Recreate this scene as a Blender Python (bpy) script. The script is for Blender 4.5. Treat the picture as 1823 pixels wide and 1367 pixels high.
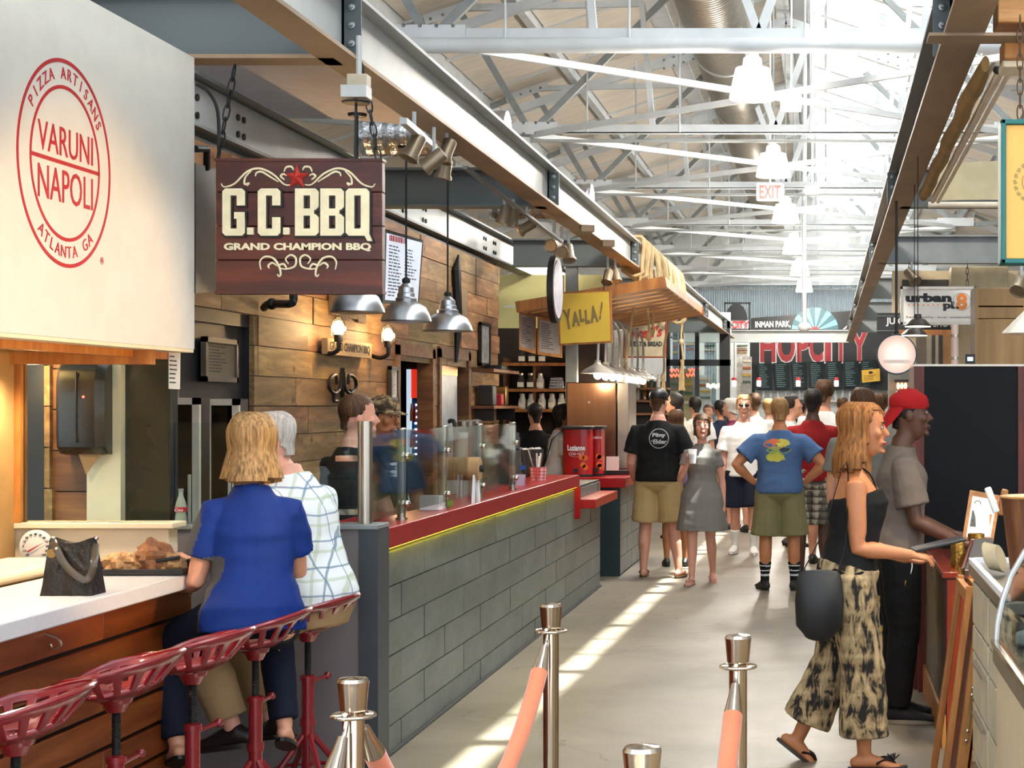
import bpy, bmesh, math, random
from mathutils import Vector, Matrix, noise, Euler
from mathutils.bvhtree import BVHTree
PI = math.pi; R = math.radians; V = Vector
random.seed(7)
S0 = bpy.context.scene; COL = S0.collection
for o in list(bpy.data.objects): bpy.data.objects.remove(o)

# ---------------------------------------------------------------- camera, sky, sun, exposure
F, CX, CY, EH = 3000.0, 1470.0, 722.0, 1.65      # focal length (px of the 1823-wide frame), vanishing point, eye height
cam = bpy.data.cameras.new('camera'); camo = bpy.data.objects.new('camera', cam); COL.objects.link(camo)
camo.location = (0, 0, EH); camo.rotation_euler = (PI/2, 0, 0)
cam.sensor_fit = 'HORIZONTAL'; cam.sensor_width = 36; cam.lens = 36*F/1823
cam.shift_x = -(CX-911.5)/1823; cam.shift_y = (CY-683.5)/1823
cam.clip_start = .05; cam.clip_end = 300
S0.camera = camo
S0.view_settings.view_transform = 'Standard'; S0.view_settings.look = 'None'
S0.view_settings.gamma = 1; S0.view_settings.use_curve_mapping = False
S0.view_settings.exposure = 0.95
wd = bpy.data.worlds.new('sky'); S0.world = wd; wd.use_nodes = True
bg = wd.node_tree.nodes['Background']; bg.inputs[0].default_value = (.86, .93, 1, 1); bg.inputs[1].default_value = 1.4
try:
    S0.cycles.max_bounces = 8; S0.cycles.transparent_max_bounces = 12; S0.cycles.transmission_bounces = 6
    S0.cycles.glossy_bounces = 4; S0.cycles.sample_clamp_indirect = 6; S0.cycles.caustics_reflective = False; S0.cycles.caustics_refractive = False
    S0.cycles.use_denoising = True
except Exception: pass
def lamp(kind, name, loc, energy, col=(1, 1, 1), d=None, **k):
    l = bpy.data.lights.new(name, kind); l.energy = energy; l.color = col
    for a, b in k.items(): setattr(l, a, b)
    o = bpy.data.objects.new(name, l); COL.objects.link(o); o.location = loc
    if d is not None: o.rotation_euler = V(d).to_track_quat('-Z', 'Y').to_euler()
    return o
lamp('SUN', 'sun', (3, 10, 20), 17, (1, .95, .86), (-2.16, 0.25, -7.8), angle=.012)
WARM = (1, .66, .33); WARMW = (1, .8, .56)

# ---------------------------------------------------------------- helpers
WL = {}
def P(px, py, y): return V(((px-CX)*y/F, y, EH-(py-CY)*y/F))
def X(px, y): return (px-CX)*y/F
def Z(py, y): return EH-(py-CY)*y/F
def srgb(h):
    h = h.lstrip('#'); c = [int(h[i:i+2], 16)/255 for i in (0, 2, 4)]
    return tuple((x/12.92 if x <= .04045 else ((x+.055)/1.055)**2.4) for x in c)
class MB:
    def __init__(s, M=None): s.v = []; s.f = []; s.mi = []; s.M = M; s.cur = 0
    def add(s, vs, fs):
        o = len(s.v); vs = [V(v) for v in vs]
        if s.M is not None: vs = [s.M @ v for v in vs]
        s.v += vs
        for f in fs: s.f.append(tuple(i+o for i in f)); s.mi.append(s.cur)
        return s
    def bx(s, x0, x1, y0, y1, z0, z1):
        return s.add([(x0,y0,z0),(x1,y0,z0),(x1,y1,z0),(x0,y1,z0),(x0,y0,z1),(x1,y0,z1),(x1,y1,z1),(x0,y1,z1)],
            [(0,3,2,1),(4,5,6,7),(0,1,5,4),(1,2,6,5),(2,3,7,6),(3,0,4,7)])
    def box(s, c, d, rot=None):
        Mx = Matrix.Translation(c) @ (Euler(rot).to_matrix().to_4x4() if rot else Matrix())
        d = V(d)/2
        vs = [Mx @ V((a*d.x, b*d.y, e*d.z)) for e in (-1,1) for a, b in ((-1,-1),(1,-1),(1,1),(-1,1))]
        return s.add(vs, [(0,3,2,1),(4,5,6,7),(0,1,5,4),(1,2,6,5),(2,3,7,6),(3,0,4,7)])
    def bar(s, a, b, w, h, up=(0,0,1)):
        a, b = V(a), V(b); t = (b-a).normalized(); u = V(up)
        if abs(t.dot(u)) > .99: u = V((0,1,0))
        sd = t.cross(u).normalized(); u = sd.cross(t)
        vs = [p+sd*(i*w/2)+u*(j*h/2) for p in (a, b) for i, j in ((-1,-1),(1,-1),(1,1),(-1,1))]
        return s.add(vs, [(0,1,2,3),(7,6,5,4),(0,4,5,1),(1,5,6,2),(2,6,7,3),(3,7,4,0)])
    def sweep(s, pts, rads, n=12, side=(1,0,0), cap=True, rnd=False):
        pts = [V(p) for p in pts]; N = len(pts)
        rads = [(r, r) if isinstance(r, (int, float)) else r for r in (rads if isinstance(rads, (list, tuple)) else [rads]*N)]
        vs = []; sd = V(side)
        T = [((pts[min(i+1,N-1)]-pts[max(i-1,0)])).normalized() for i in range(N)]
        rings = [(pts[i], T[i], rads[i]) for i in range(N)]
        if rnd:
            a, b = rings[0], rings[-1]
            pre = [(a[0]-a[1]*min(a[2])*q, a[1], (a[2][0]*k, a[2][1]*k)) for q, k in ((.92,.38),(.7,.71),(.38,.92))]
            post = [(b[0]+b[1]*min(b[2])*q, b[1], (b[2][0]*k, b[2][1]*k)) for q, k in ((.38,.92),(.7,.71),(.92,.38))]
            rings = pre+rings+post
        for p, t, (ra, rb) in rings:
            e = sd-t*sd.dot(t)
            if e.length < 1e-4: e = t.orthogonal()
            e.normalize(); sd = e; g = t.cross(e)
            for k in range(n):
                a = 2*PI*k/n; vs.append(p+e*(ra*math.cos(a))+g*(rb*math.sin(a)))
        m = len(rings); fs = []
        for i in range(m-1):
            for k in range(n):
                k2 = (k+1) % n; fs.append((i*n+k, i*n+k2, (i+1)*n+k2, (i+1)*n+k))
        if cap: fs += [tuple(range(n-1,-1,-1)), tuple((m-1)*n+k for k in range(n))]
        return s.add(vs, fs)
    def tube(s, pts, r, n=8, cap=True): return s.sweep(pts, r, n, (1,.013,.02), cap)
    def lathe(s, prof, n=24, c=(0,0,0), ax=None, sx=1, sy=1, cap=True):
        q = V(ax).to_track_quat('Z','Y') if ax else None; c = V(c); vs = []
        for r, z in prof:
            for k in range(n):
                a = 2*PI*k/n; p = V((r*math.cos(a)*sx, r*math.sin(a)*sy, z))
                vs.append(c+(q @ p if q else p))
        m = len(prof); fs = []
        for i in range(m-1):
            for k in range(n):
                k2 = (k+1) % n; fs.append((i*n+k, i*n+k2, (i+1)*n+k2, (i+1)*n+k))
        if cap: fs += [tuple(range(n-1,-1,-1)), tuple((m-1)*n+k for k in range(n))]
        return s.add(vs, fs)
    def cyl(s, a, b, r, n=12): return s.sweep([a, b], r, n, (1,.013,.02))
    def ell(s, c, r, n=14, m=8, ax=None):
        pr = [(math.sin(PI*i/m), -math.cos(PI*i/m)) for i in range(m+1)]
        c = V(c); r = V((r,r,r)) if isinstance(r,(int,float)) else V(r); o = len(s.v); vs = []
        for a, z in pr[1:-1]:
            for k in range(n): vs.append(c+V((a*math.cos(2*PI*k/n)*r.x, a*math.sin(2*PI*k/n)*r.y, z*r.z)))
        vs += [c-V((0,0,r.z)), c+V((0,0,r.z))]; q = m-1; fs = []
        for i in range(q-1):
            for k in range(n): k2=(k+1)%n; fs.append((i*n+k, i*n+k2, (i+1)*n+k2, (i+1)*n+k))
        for k in range(n):
            k2=(k+1)%n; fs.append((q*n, k2, k)); fs.append((q*n+1, (q-1)*n+k, (q-1)*n+k2))
        return s.add(vs, fs)
    def prism(s, poly, d, M):
        n = len(poly); vs = [M @ V((x,y,0)) for x,y in poly]+[M @ V((x,y,d)) for x,y in poly]
        return s.add(vs, [tuple(range(n-1,-1,-1)), tuple(range(n,2*n))]+[(i,(i+1)%n,n+(i+1)%n,n+i) for i in range(n)])
    def build(s, name, mat, parent=None, bevel=0, ang=35, mods=None):
        me = bpy.data.meshes.new(name)
        if parent is not None: org = WL[parent]
        else:
            xs=[v.x for v in s.v]; ys=[v.y for v in s.v]; zs=[v.z for v in s.v]
            org = V(((min(xs)+max(xs))/2, (min(ys)+max(ys))/2, min(zs)))
        me.from_pydata([v-org for v in s.v], [], s.f)
        mats = mat if isinstance(mat, (list, tuple)) else [mat]
        for m in mats: me.materials.append(m)
        me.polygons.foreach_set('material_index', s.mi)
        return link(name, me, parent, org, bevel, ang)
def link(name, me, parent=None, org=None, bevel=0, ang=35):
    me.polygons.foreach_set('use_smooth', [True]*len(me.polygons))
    me.set_sharp_from_angle(angle=R(ang)); me.update()
    o = bpy.data.objects.new(name, me); COL.objects.link(o)
    if parent is not None: o.parent = parent; WL[o] = WL[parent]
    else: o.location = org; WL[o] = V(org)
    if bevel:
        b = o.modifiers.new('bevel','BEVEL'); b.width = bevel; b.segments = 2; b.limit_method = 'ANGLE'; b.angle_limit = R(40)
    return o
def tag(o, label, cat, group=None, kind=None):
    o['label'] = label; o['category'] = cat
    if group: o['group'] = group
    if kind: o['kind'] = kind
    return o
def thing(name, label, cat, loc=(0,0,0), group=None):
    o = bpy.data.objects.new(name, None); COL.objects.link(o); o.location = loc; WL[o] = V(loc); o.empty_display_size = .1
    return tag(o, label, cat, group)
def struct(o, label=None, cat=None):
    o['kind'] = 'structure'
    if label: o['label'] = label
    return o
def copy_tree(o, parent=None, loc=None, rz=0, label=None):
    c = o.copy(); COL.objects.link(c)
    if parent is not None: c.parent = parent
    if loc is not None: c.location = loc; c.rotation_euler = (0,0,rz); WL[c] = V(loc)
    if label: c['label'] = label
    for ch in [x for x in KIDS(o)]: copy_tree(ch, c)
    return c
def KIDS(o): return list(o.children)
def crom(pts, k=5):
    pts = [V(p) for p in pts]; out = []
    for i in range(len(pts)-1):
        p0, p1, p2, p3 = pts[max(i-1,0)], pts[i], pts[i+1], pts[min(i+2,len(pts)-1)]
        for j in range(k):
            t = j/k; out.append(.5*((2*p1)+(p2-p0)*t+(2*p0-5*p1+4*p2-p3)*t*t+(3*p1-p0-3*p2+p3)*t**3))
    return out+[pts[-1]]
# face transforms: FACE = upright plane facing the camera (-Y); SIDE = plane facing +X whose text runs along +Y
def FACE(loc, yaw=0, pitch=0, roll=0): return Matrix.Translation(loc) @ Euler((0,0,R(yaw))).to_matrix().to_4x4() @ Euler((PI/2+R(pitch),0,0)).to_matrix().to_4x4() @ Euler((0,0,R(roll))).to_matrix().to_4x4()
def SIDE(loc): return FACE(loc, 90)
def text_mesh(s, size, ext=.001, off=0, sp=1, shear=0, align='CENTER'):
    cu = bpy.data.curves.new('t','FONT'); cu.body = s; cu.size = size; cu.extrude = ext; cu.offset = off; cu.space_character = sp; cu.shear = shear
    cu.align_x = align; cu.align_y = 'CENTER'; cu.resolution_u = 3
    o = bpy.data.objects.new('t', cu); TS.collection.objects.link(o); TV.update()
    me = bpy.data.meshes.new_from_object(o.evaluated_get(TV.depsgraph)); bpy.data.objects.remove(o); return me
TS = bpy.data.scenes.new('tmp'); TV = TS.view_layers[0]
def text(s, size, mat, parent, M, w=None, h=None, **k):
    me = text_mesh(s, size, **k)
    xs=[v.co.x for v in me.vertices]; ys=[v.co.y for v in me.vertices]
    sx = w/(max(xs)-min(xs)) if w else 1; sy = h/(max(ys)-min(ys)) if h else (sx if w and h is None and k.get('align') else 1)
    cx = (max(xs)+min(xs))/2 if w else 0; cy=(max(ys)+min(ys))/2 if h else 0
    org = WL[parent]
    for v in me.vertices: v.co = (M @ V(((v.co.x-cx)*sx, (v.co.y-cy)*sy, v.co.z))) - org
    me.materials.clear(); me.materials.append(mat)
    return link('lettering', me, parent)
def remesh(mb, vox, smooth=4, fac=.5):
    me = bpy.data.meshes.new('r'); me.from_pydata(mb.v, [], mb.f); o = bpy.data.objects.new('r', me); TS.collection.objects.link(o)
    m = o.modifiers.new('r','REMESH'); m.mode = 'VOXEL'; m.voxel_size = vox
    m = o.modifiers.new('s','SMOOTH'); m.factor = fac; m.iterations = smooth
    TV.update(); r = bpy.data.meshes.new_from_object(o.evaluated_get(TV.depsgraph)); bpy.data.objects.remove(o); bpy.data.meshes.remove(me)
    return r

# ---------------------------------------------------------------- materials
def base(name):
    m = bpy.data.materials.new(name); m.use_nodes = True; t = m.node_tree; return m, t.nodes, t.links, t.nodes['Principled BSDF']
def coords(n, l, scale=(1,1,1), rot=(0,0,0)):
    tc = n.new('ShaderNodeTexCoord'); mp = n.new('ShaderNodeMapping'); l.new(tc.outputs['Object'], mp.inputs[0])
    mp.inputs['Scale'].default_value = scale; mp.inputs['Rotation'].default_value = rot; return mp.outputs[0]
def ramp(n, l, src, stops, const=False):
    r = n.new('ShaderNodeValToRGB'); e = r.color_ramp.elements
    while len(e) < len(stops): e.new(.5)
    for i, (p, c) in enumerate(stops): e[i].position = p; e[i].color = (*c[:3], 1)
    if const: r.color_ramp.interpolation = 'CONSTANT'
    l.new(src, r.inputs[0]); return r.outputs[0]
def noisef(n, l, vec, sc=5, det=3, rough=.5, dist=0):
    t = n.new('ShaderNodeTexNoise'); l.new(vec, t.inputs['Vector'])
    t.inputs['Scale'].default_value = sc; t.inputs['Detail'].default_value = det; t.inputs['Roughness'].default_value = rough; t.inputs['Distortion'].default_value = dist
    return t.outputs[0]
def bumpf(n, l, b, src, st=.2, d=.01):
    k = n.new('ShaderNodeBump'); k.inputs['Strength'].default_value = st; k.inputs['Distance'].default_value = d
    l.new(src, k.inputs['Height']); l.new(k.outputs[0], b.inputs['Normal'])
def jitter(n, l, col, amt, hue=0):
    oi = n.new('ShaderNodeObjectInfo'); mr = n.new('ShaderNodeMapRange'); l.new(oi.outputs['Random'], mr.inputs[0]); mr.inputs[3].default_value = 1-amt; mr.inputs[4].default_value = 1+amt
    h = n.new('ShaderNodeHueSaturation'); l.new(mr.outputs[0], h.inputs['Value']); l.new(col, h.inputs['Color'])
    if hue:
        m2 = n.new('ShaderNodeMapRange'); w = n.new('ShaderNodeMath'); w.operation='FRACT'; w2=n.new('ShaderNodeMath'); w2.operation='MULTIPLY'; w2.inputs[1].default_value=7.3
        l.new(oi.outputs['Random'], w2.inputs[0]); l.new(w2.outputs[0], w.inputs[0]); l.new(w.outputs[0], m2.inputs[0]); m2.inputs[3].default_value=.5-hue; m2.inputs[4].default_value=.5+hue; l.new(m2.outputs[0], h.inputs['Hue'])
    return h.outputs[0]
def sc(c, k): return tuple(min(1, x*k) for x in c)
def mat(name, hexc, r=.5, m=0, var=.12, scale=8, bump=0, bsc=60, jit=0, hue=0, emit=0, coat=0, spec=.5, sheen=0, stretch=(1,1,1), trans=0, ior=1.45, alpha=1):
    M_, n, l, b = base(name); c = srgb(hexc)
    vec = coords(n, l, stretch); src = noisef(n, l, vec, scale, 4, .55)
    col = ramp(n, l, src, [(.3, sc(c, 1-var)), (.7, sc(c, 1+var))])
    if jit: col = jitter(n, l, col, jit, hue)
    l.new(col, b.inputs['Base Color']); b.inputs['Roughness'].default_value = r; b.inputs['Metallic'].default_value = m
    b.inputs['Specular IOR Level'].default_value = spec
    if bump: bumpf(n, l, b, noisef(n, l, vec, bsc, 3), bump)
    if emit: l.new(col, b.inputs['Emission Color']); b.inputs['Emission Strength'].default_value = emit
    if coat: b.inputs['Coat Weight'].default_value = coat; b.inputs['Coat Roughness'].default_value = .08
    if sheen: b.inputs['Sheen Weight'].default_value = sheen
    if trans: b.inputs['Transmission Weight'].default_value = trans; b.inputs['IOR'].default_value = ior
    if alpha < 1: b.inputs['Alpha'].default_value = alpha
    return M_
def wood(name, h1, h2, axis='Y', r=.5, jit=.2, hue=0, sc1=3, knots=True, coat=0, bump=.15, seed=0, streak=.9):
    M_, n, l, b = base(name); a, c = srgb(h1), srgb(h2)
    s = {'X':(.12,1,1),'Y':(1,.12,1),'Z':(1,1,.12)}[axis]
    oi = n.new('ShaderNodeObjectInfo'); tc = n.new('ShaderNodeTexCoord'); mp = n.new('ShaderNodeMapping'); mp.inputs['Scale'].default_value = s
    ad = n.new('ShaderNodeVectorMath'); ad.operation='ADD'; sc_ = n.new('ShaderNodeVectorMath'); sc_.operation='SCALE'; sc_.inputs[3].default_value=31.7
    l.new(oi.outputs['Random'], sc_.inputs[0]); l.new(tc.outputs['Object'], ad.inputs[0]); l.new(sc_.outputs[0], ad.inputs[1]); l.new(ad.outputs[0], mp.inputs[0])
    f1 = noisef(n, l, mp.outputs[0], 14*sc1/3, 6, .62, .6)
    col = ramp(n, l, f1, [(.26, sc(a,.55)), (.48, a), (.74, c)])
    if knots:
        vo = n.new('ShaderNodeTexVoronoi'); l.new(ad.outputs[0], vo.inputs['Vector']); vo.inputs['Scale'].default_value = 3.2
        kf = ramp(n, l, vo.outputs['Distance'], [(.03,(.22,.16,.12)),(.12,(1,1,1))])
        mx = n.new('ShaderNodeMix'); mx.data_type='RGBA'; mx.blend_type='MULTIPLY'; mx.inputs[0].default_value=streak; l.new(col, mx.inputs[6]); l.new(kf, mx.inputs[7]); col = mx.outputs[2]
    if jit: col = jitter(n, l, col, jit, hue)
    l.new(col, b.inputs['Base Color']); b.inputs['Roughness'].default_value = r
    if coat: b.inputs['Coat Weight'].default_value = coat; b.inputs['Coat Roughness'].default_value=.15
    if bump: bumpf(n, l, b, f1, bump)
    return M_
def glassm(name, hexc='#f4fbfa', fac=.06):
    # clear pane: mostly straight-through with a fresnel reflection
    m = bpy.data.materials.new(name); m.use_nodes = True; n = m.node_tree.nodes; l = m.node_tree.links
    n.remove(n['Principled BSDF']); out = n['Material Output']
    tr = n.new('ShaderNodeBsdfTransparent'); gl = n.new('ShaderNodeBsdfGlossy'); gl.inputs['Roughness'].default_value = .03
    tr.inputs[0].default_value = (*srgb(hexc), 1); fr = n.new('ShaderNodeFresnel'); fr.inputs[0].default_value = 1.22
    ad = n.new('ShaderNodeMath'); ad.operation='MULTIPLY_ADD'; ad.inputs[1].default_value = .6; ad.inputs[2].default_value = fac*.2; l.new(fr.outputs[0], ad.inputs[0])
    mx = n.new('ShaderNodeMixShader'); l.new(ad.outputs[0], mx.inputs[0]); l.new(tr.outputs[0], mx.inputs[1]); l.new(gl.outputs[0], mx.inputs[2]); l.new(mx.outputs[0], out.inputs[0])
    tc = noisef(n, l, coords(n, l), 6, 2); bk = n.new('ShaderNodeBump'); bk.inputs['Strength'].default_value=.02; l.new(tc, bk.inputs['Height']); l.new(bk.outputs[0], gl.inputs['Normal'])
    return m
def transl(name, hexc):
    m = bpy.data.materials.new(name); m.use_nodes = True; n = m.node_tree.nodes; l = m.node_tree.links
    n.remove(n['Principled BSDF']); out = n['Material Output']
    t = n.new('ShaderNodeBsdfTranslucent'); d = n.new('ShaderNodeBsdfDiffuse'); c = srgb(hexc)
    col = ramp(n, l, noisef(n, l, coords(n, l), 1.3, 3), [(.3, sc(c,.86)), (.7, c)])
    l.new(col, t.inputs[0]); l.new(col, d.inputs[0]); mx = n.new('ShaderNodeMixShader'); mx.inputs[0].default_value = .25
    l.new(t.outputs[0], mx.inputs[1]); l.new(d.outputs[0], mx.inputs[2]); l.new(mx.outputs[0], out.inputs[0]); return m
def glow(name, hexc, st):
    m, n, l, b = base(name); c = srgb(hexc); col = ramp(n, l, noisef(n, l, coords(n,l), 4, 1), [(.3, sc(c,.95)),(.7, c)])
    l.new(col, b.inputs['Base Color']); l.new(col, b.inputs['Emission Color']); b.inputs['Emission Strength'].default_value = st; return m
def grid_mat(name, base_c, line1, line2, kx, kz, w=.12, r=.8, warp=.02, axes=(0,2)):
    """woven check: two sets of coloured stripes"""
    M_, n, l, b = base(name); tc = n.new('ShaderNodeTexCoord'); sp = n.new('ShaderNodeSeparateXYZ')
    nz = n.new('ShaderNodeTexNoise'); nz.inputs['Scale'].default_value=7; l.new(tc.outputs['Object'], nz.inputs['Vector'])
    s_ = n.new('ShaderNodeVectorMath'); s_.operation='SCALE'; s_.inputs[3].default_value=warp; l.new(nz.outputs['Color'], s_.inputs[0])
    ad = n.new('ShaderNodeVectorMath'); l.new(tc.outputs['Object'], ad.inputs[0]); l.new(s_.outputs[0], ad.inputs[1]); l.new(ad.outputs[0], sp.inputs[0])
    col = None; prev = n.new('ShaderNodeRGB'); prev.outputs[0].default_value = (*srgb(base_c),1); prev = prev.outputs[0]
    def stripe(src, k, off, w, c, prev, fac):
        m1 = n.new('ShaderNodeMath'); m1.operation='MULTIPLY_ADD'; m1.inputs[1].default_value=k; m1.inputs[2].default_value=off; l.new(src, m1.inputs[0])
        m2 = n.new('ShaderNodeMath'); m2.operation='FRACT'; l.new(m1.outputs[0], m2.inputs[0])
        m3 = n.new('ShaderNodeMath'); m3.operation='LESS_THAN'; m3.inputs[1].default_value=w; l.new(m2.outputs[0], m3.inputs[0])
        m4 = n.new('ShaderNodeMath'); m4.operation='MULTIPLY'; m4.inputs[1].default_value=fac; l.new(m3.outputs[0], m4.inputs[0])
        mx = n.new('ShaderNodeMix'); mx.data_type='RGBA'; l.new(m4.outputs[0], mx.inputs[0]); l.new(prev, mx.inputs[6]); mx.inputs[7].default_value=(*srgb(c),1); return mx.outputs[2]
    o = [sp.outputs[i] for i in axes]
    for src, k in ((o[0],kx),(o[1],kz)):
        prev = stripe(src, k, .13, w, line1, prev, .75); prev = stripe(src, k, .55, w*1.6, line2, prev, .5)
    if 1 not in axes:
        prev = stripe(sp.outputs[1], kx, .13, w, line1, prev, .75)
    l.new(prev, b.inputs['Base Color']); b.inputs['Roughness'].default_value = r; return M_
# ---------------------------------------------------------------- palette
m_white = mat('white_paint', '#e9eaea', .6, var=.05); m_wall = mat('wall_paint', '#dcdcd8', .7, var=.05)
m_steel = mat('grey_steel_paint', '#767b7c', .45, var=.14, scale=3, stretch=(1,.25,1)); m_steeld = mat('dark_steel_paint', '#4d5557', .5, var=.1)
m_steell = mat('light_steel_paint', '#a9acab', .45, var=.1, scale=3); m_trw = mat('white_truss_paint', '#d4d8db', .5, var=.08, scale=3); m_trg = mat('grey_truss_paint', '#8f9494', .5, var=.1)
m_rust = mat('tan_weathered_steel', '#8f765c', .55, var=.3, scale=2.2, stretch=(1,.4,1)); m_bolt = mat('bolt_steel', '#8b9092', .35, .6)
m_black = mat('black_matte', '#15171a', .5, var=.2); m_iron = mat('black_iron', '#1c1c1e', .45, .4)
m_chrome = mat('polished_steel', '#cdbfae', .12, 1, var=.05); m_brass = mat('brushed_brass', '#b08d57', .3, 1); m_alu = mat('brushed_aluminium', '#b8bcc2', .3, 1, var=.08, scale=30, stretch=(1,1,.05))
m_ss = mat('stainless', '#a89f93', .28, 1, var=.08, scale=20, stretch=(1,1,.06))
m_red = mat('red_countertop', '#9c1015', .28, var=.12, spec=.35); m_rede = mat('red_counter_edge', '#8e0b10', .5, var=.08, spec=.2)
m_stool = mat('oxblood_enamel', '#7d1620', .25, var=.15, coat=.5); m_cream = mat('cream_paint', '#d6d3ca', .55, var=.04); m_creaml = mat('cream_panel', '#e3d3b2', .6, var=.06)
m_tan = mat('tan_panel', '#a4814f', .6, var=.1); m_sign_red = mat('sign_red', '#b3252b', .5, var=.05)
m_quartz = mat('white_quartz', '#cbcacd', .3, var=.05, scale=60); m_glass = glassm('clear_glass'); m_glassd = glassm('smoked_glass', '#7f8a80', .2)
m_wallwood = wood('reclaimed_plank', '#87643f', '#b98f60', 'Y', .65, jit=.30, hue=.018, streak=.85); m_wallwoodx = wood('reclaimed_plank_cross', '#6f4426', '#96663a', 'X', .6, jit=.25, streak=.8)
m_barwood = wood('stained_bar_plank', '#73350f', '#94501f', 'Y', .42, jit=.12, knots=False, bump=.05); m_mahog = wood('mahogany', '#54180c', '#7d2c13', 'Z', .5, jit=.1, knots=False, coat=0, bump=.03)
m_oak = wood('orange_oak', '#a2642a', '#c4863f', 'Z', .45, jit=.15, knots=False, bump=.05); m_pine = wood('pine_slat', '#b98043', '#d6a263', 'X', .5, jit=.15, knots=False, bump=.05)
m_grey_end = mat('mauve_grey_paint', '#6d6668', .6, var=.06); m_slate = mat('dark_trim', '#353a40', .5)
m_bulb = glow('warm_bulb', '#ffd9a0', 14); m_bulbw = glow('white_bulb', '#fff6e6', 22); m_rope = mat('manila_rope', '#c6ad82', .8, var=.2, bump=.4, bsc=120)
m_paper = mat('paper', '#e6e2d8', .8, var=.04); m_yellow = mat('pale_yellow_paint', '#e5dc98', .7, var=.04)
m_rubber = mat('black_rubber', '#101113', .6)
def tilemat():
    M_, n, l, b = base('grey_green_tile'); vec = coords(n, l, (1,.5,1)); oi = n.new('ShaderNodeObjectInfo')
    f = noisef(n, l, vec, 5, 6, .7); col = ramp(n, l, f, [(.3, srgb('#46504d')), (.7, srgb('#6d736e'))]); col = jitter(n, l, col, .16)
    l.new(col, b.inputs['Base Color']); b.inputs['Roughness'].default_value = .38; bumpf(n, l, b, noisef(n, l, vec, 60, 4, .7), .12); return M_
m_tile = tilemat()
def floormat():
    M_, n, l, b = base('polished_concrete'); vec = coords(n, l)
    f = noisef(n, l, vec, .9, 8, .62, .4); col = ramp(n, l, f, [(.32, srgb('#5f574c')), (.5, srgb('#7c7265')), (.7, srgb('#8f8577'))])
    v = n.new('ShaderNodeTexVoronoi'); v.feature = 'DISTANCE_TO_EDGE'; v.inputs['Scale'].default_value = .28; l.new(vec, v.inputs['Vector'])
    nz = n.new('ShaderNodeTexNoise'); nz.inputs['Scale'].default_value = 2.5; nz.inputs['Detail'].default_value = 6; l.new(vec, nz.inputs['Vector'])
    sc_ = n.new('ShaderNodeVectorMath'); sc_.operation='SCALE'; sc_.inputs[3].default_value=.9; l.new(nz.outputs['Color'], sc_.inputs[0])
    ad = n.new('ShaderNodeVectorMath'); l.new(vec, ad.inputs[0]); l.new(sc_.outputs[0], ad.inputs[1]); l.new(ad.outputs[0], v.inputs['Vector'])
    k = ramp(n, l, v.outputs['Distance'], [(0,(.35,.33,.3)),(.004,(1,1,1))]); mx = n.new('ShaderNodeMix'); mx.data_type='RGBA'; mx.blend_type='MULTIPLY'; mx.inputs[0].default_value=.7
    l.new(col, mx.inputs[6]); l.new(k, mx.inputs[7]); l.new(mx.outputs[2], b.inputs['Base Color'])
    rr = n.new('ShaderNodeMapRange'); l.new(f, rr.inputs[0]); rr.inputs[3].default_value=.38; rr.inputs[4].default_value=.55; l.new(rr.outputs[0], b.inputs['Roughness'])
    bumpf(n, l, b, noisef(n, l, vec, 30, 4), .04); return M_
m_floor = floormat()

# ---------------------------------------------------------------- setting
ZB, ZT = 3.17, 3.47            # stall beams: bottom and top
BY = [7.45+5.5*k for k in range(7)]
TY = [16.4+5.6*k for k in range(7)]
struct(MB().bx(-10, 9, 1, 52, -.1, 0).build('floor', m_floor))
struct(MB().bx(-10.1, -10, 5, 52, 0, 6).build('wall_left', m_wall)); struct(MB().bx(9, 9.1, 5, 52, 0, 6).build('wall_right', m_wall))
wb = struct(MB().bx(-10, 9, 50.2, 50.4, 0, 9).build('wall_back', m_wall))
m_corr = mat('corrugated_sheet', '#c9d4dc', .5, var=.05)
b = MB(); n_ = 96
for i in range(n_):
    x = -4.2+i*.07
    b.add([(x,50.15,4.0),(x+.035,50.08,4.0),(x+.07,50.15,4.0),(x,50.15,5.3),(x+.035,50.08,5.3),(x+.07,50.15,5.3)], [(0,1,4,3),(1,2,5,4)])
o = b.build('corrugated_sheet', m_corr, wb, ang=10); o['kind'] = 'stuff'
# roof: ridge at x=-.65
RX, RZ, SL = -.65, 8.2, .33
def rz(x): return RZ-SL*abs(x-RX)
m_deck = mat('roof_deck', '#e0d5c7', .75, var=.10, scale=4, jit=.07, stretch=(.3,2.5,1)); m_deckw = mat('roof_deck_white', '#dadcdc', .7, var=.05, jit=.04)
b = MB(); t = .06
for xa, xb in ((-10.2, RX), (RX, -.3), (2.42, 9.2)):
    b.add([(xa,1,rz(xa)+.1),(xb,1,rz(xb)+.1),(xb,52,rz(xb)+.1),(xa,52,rz(xa)+.1),(xa,1,rz(xa)+.2),(xb,1,rz(xb)+.2),(xb,52,rz(xb)+.2),(xa,52,rz(xa)+.2)],
        [(0,3,2,1),(4,5,6,7),(0,1,5,4),(1,2,6,5),(2,3,7,6),(3,0,4,7)])
ceil = struct(b.build('ceiling', m_deckw))
PX = [-10, -8.3, -6.9, -5.5, -4.1, -2.5, -.7]; PR = [2.5, 3.6, 4.8, 6.4, 8, 9.1]
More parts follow.
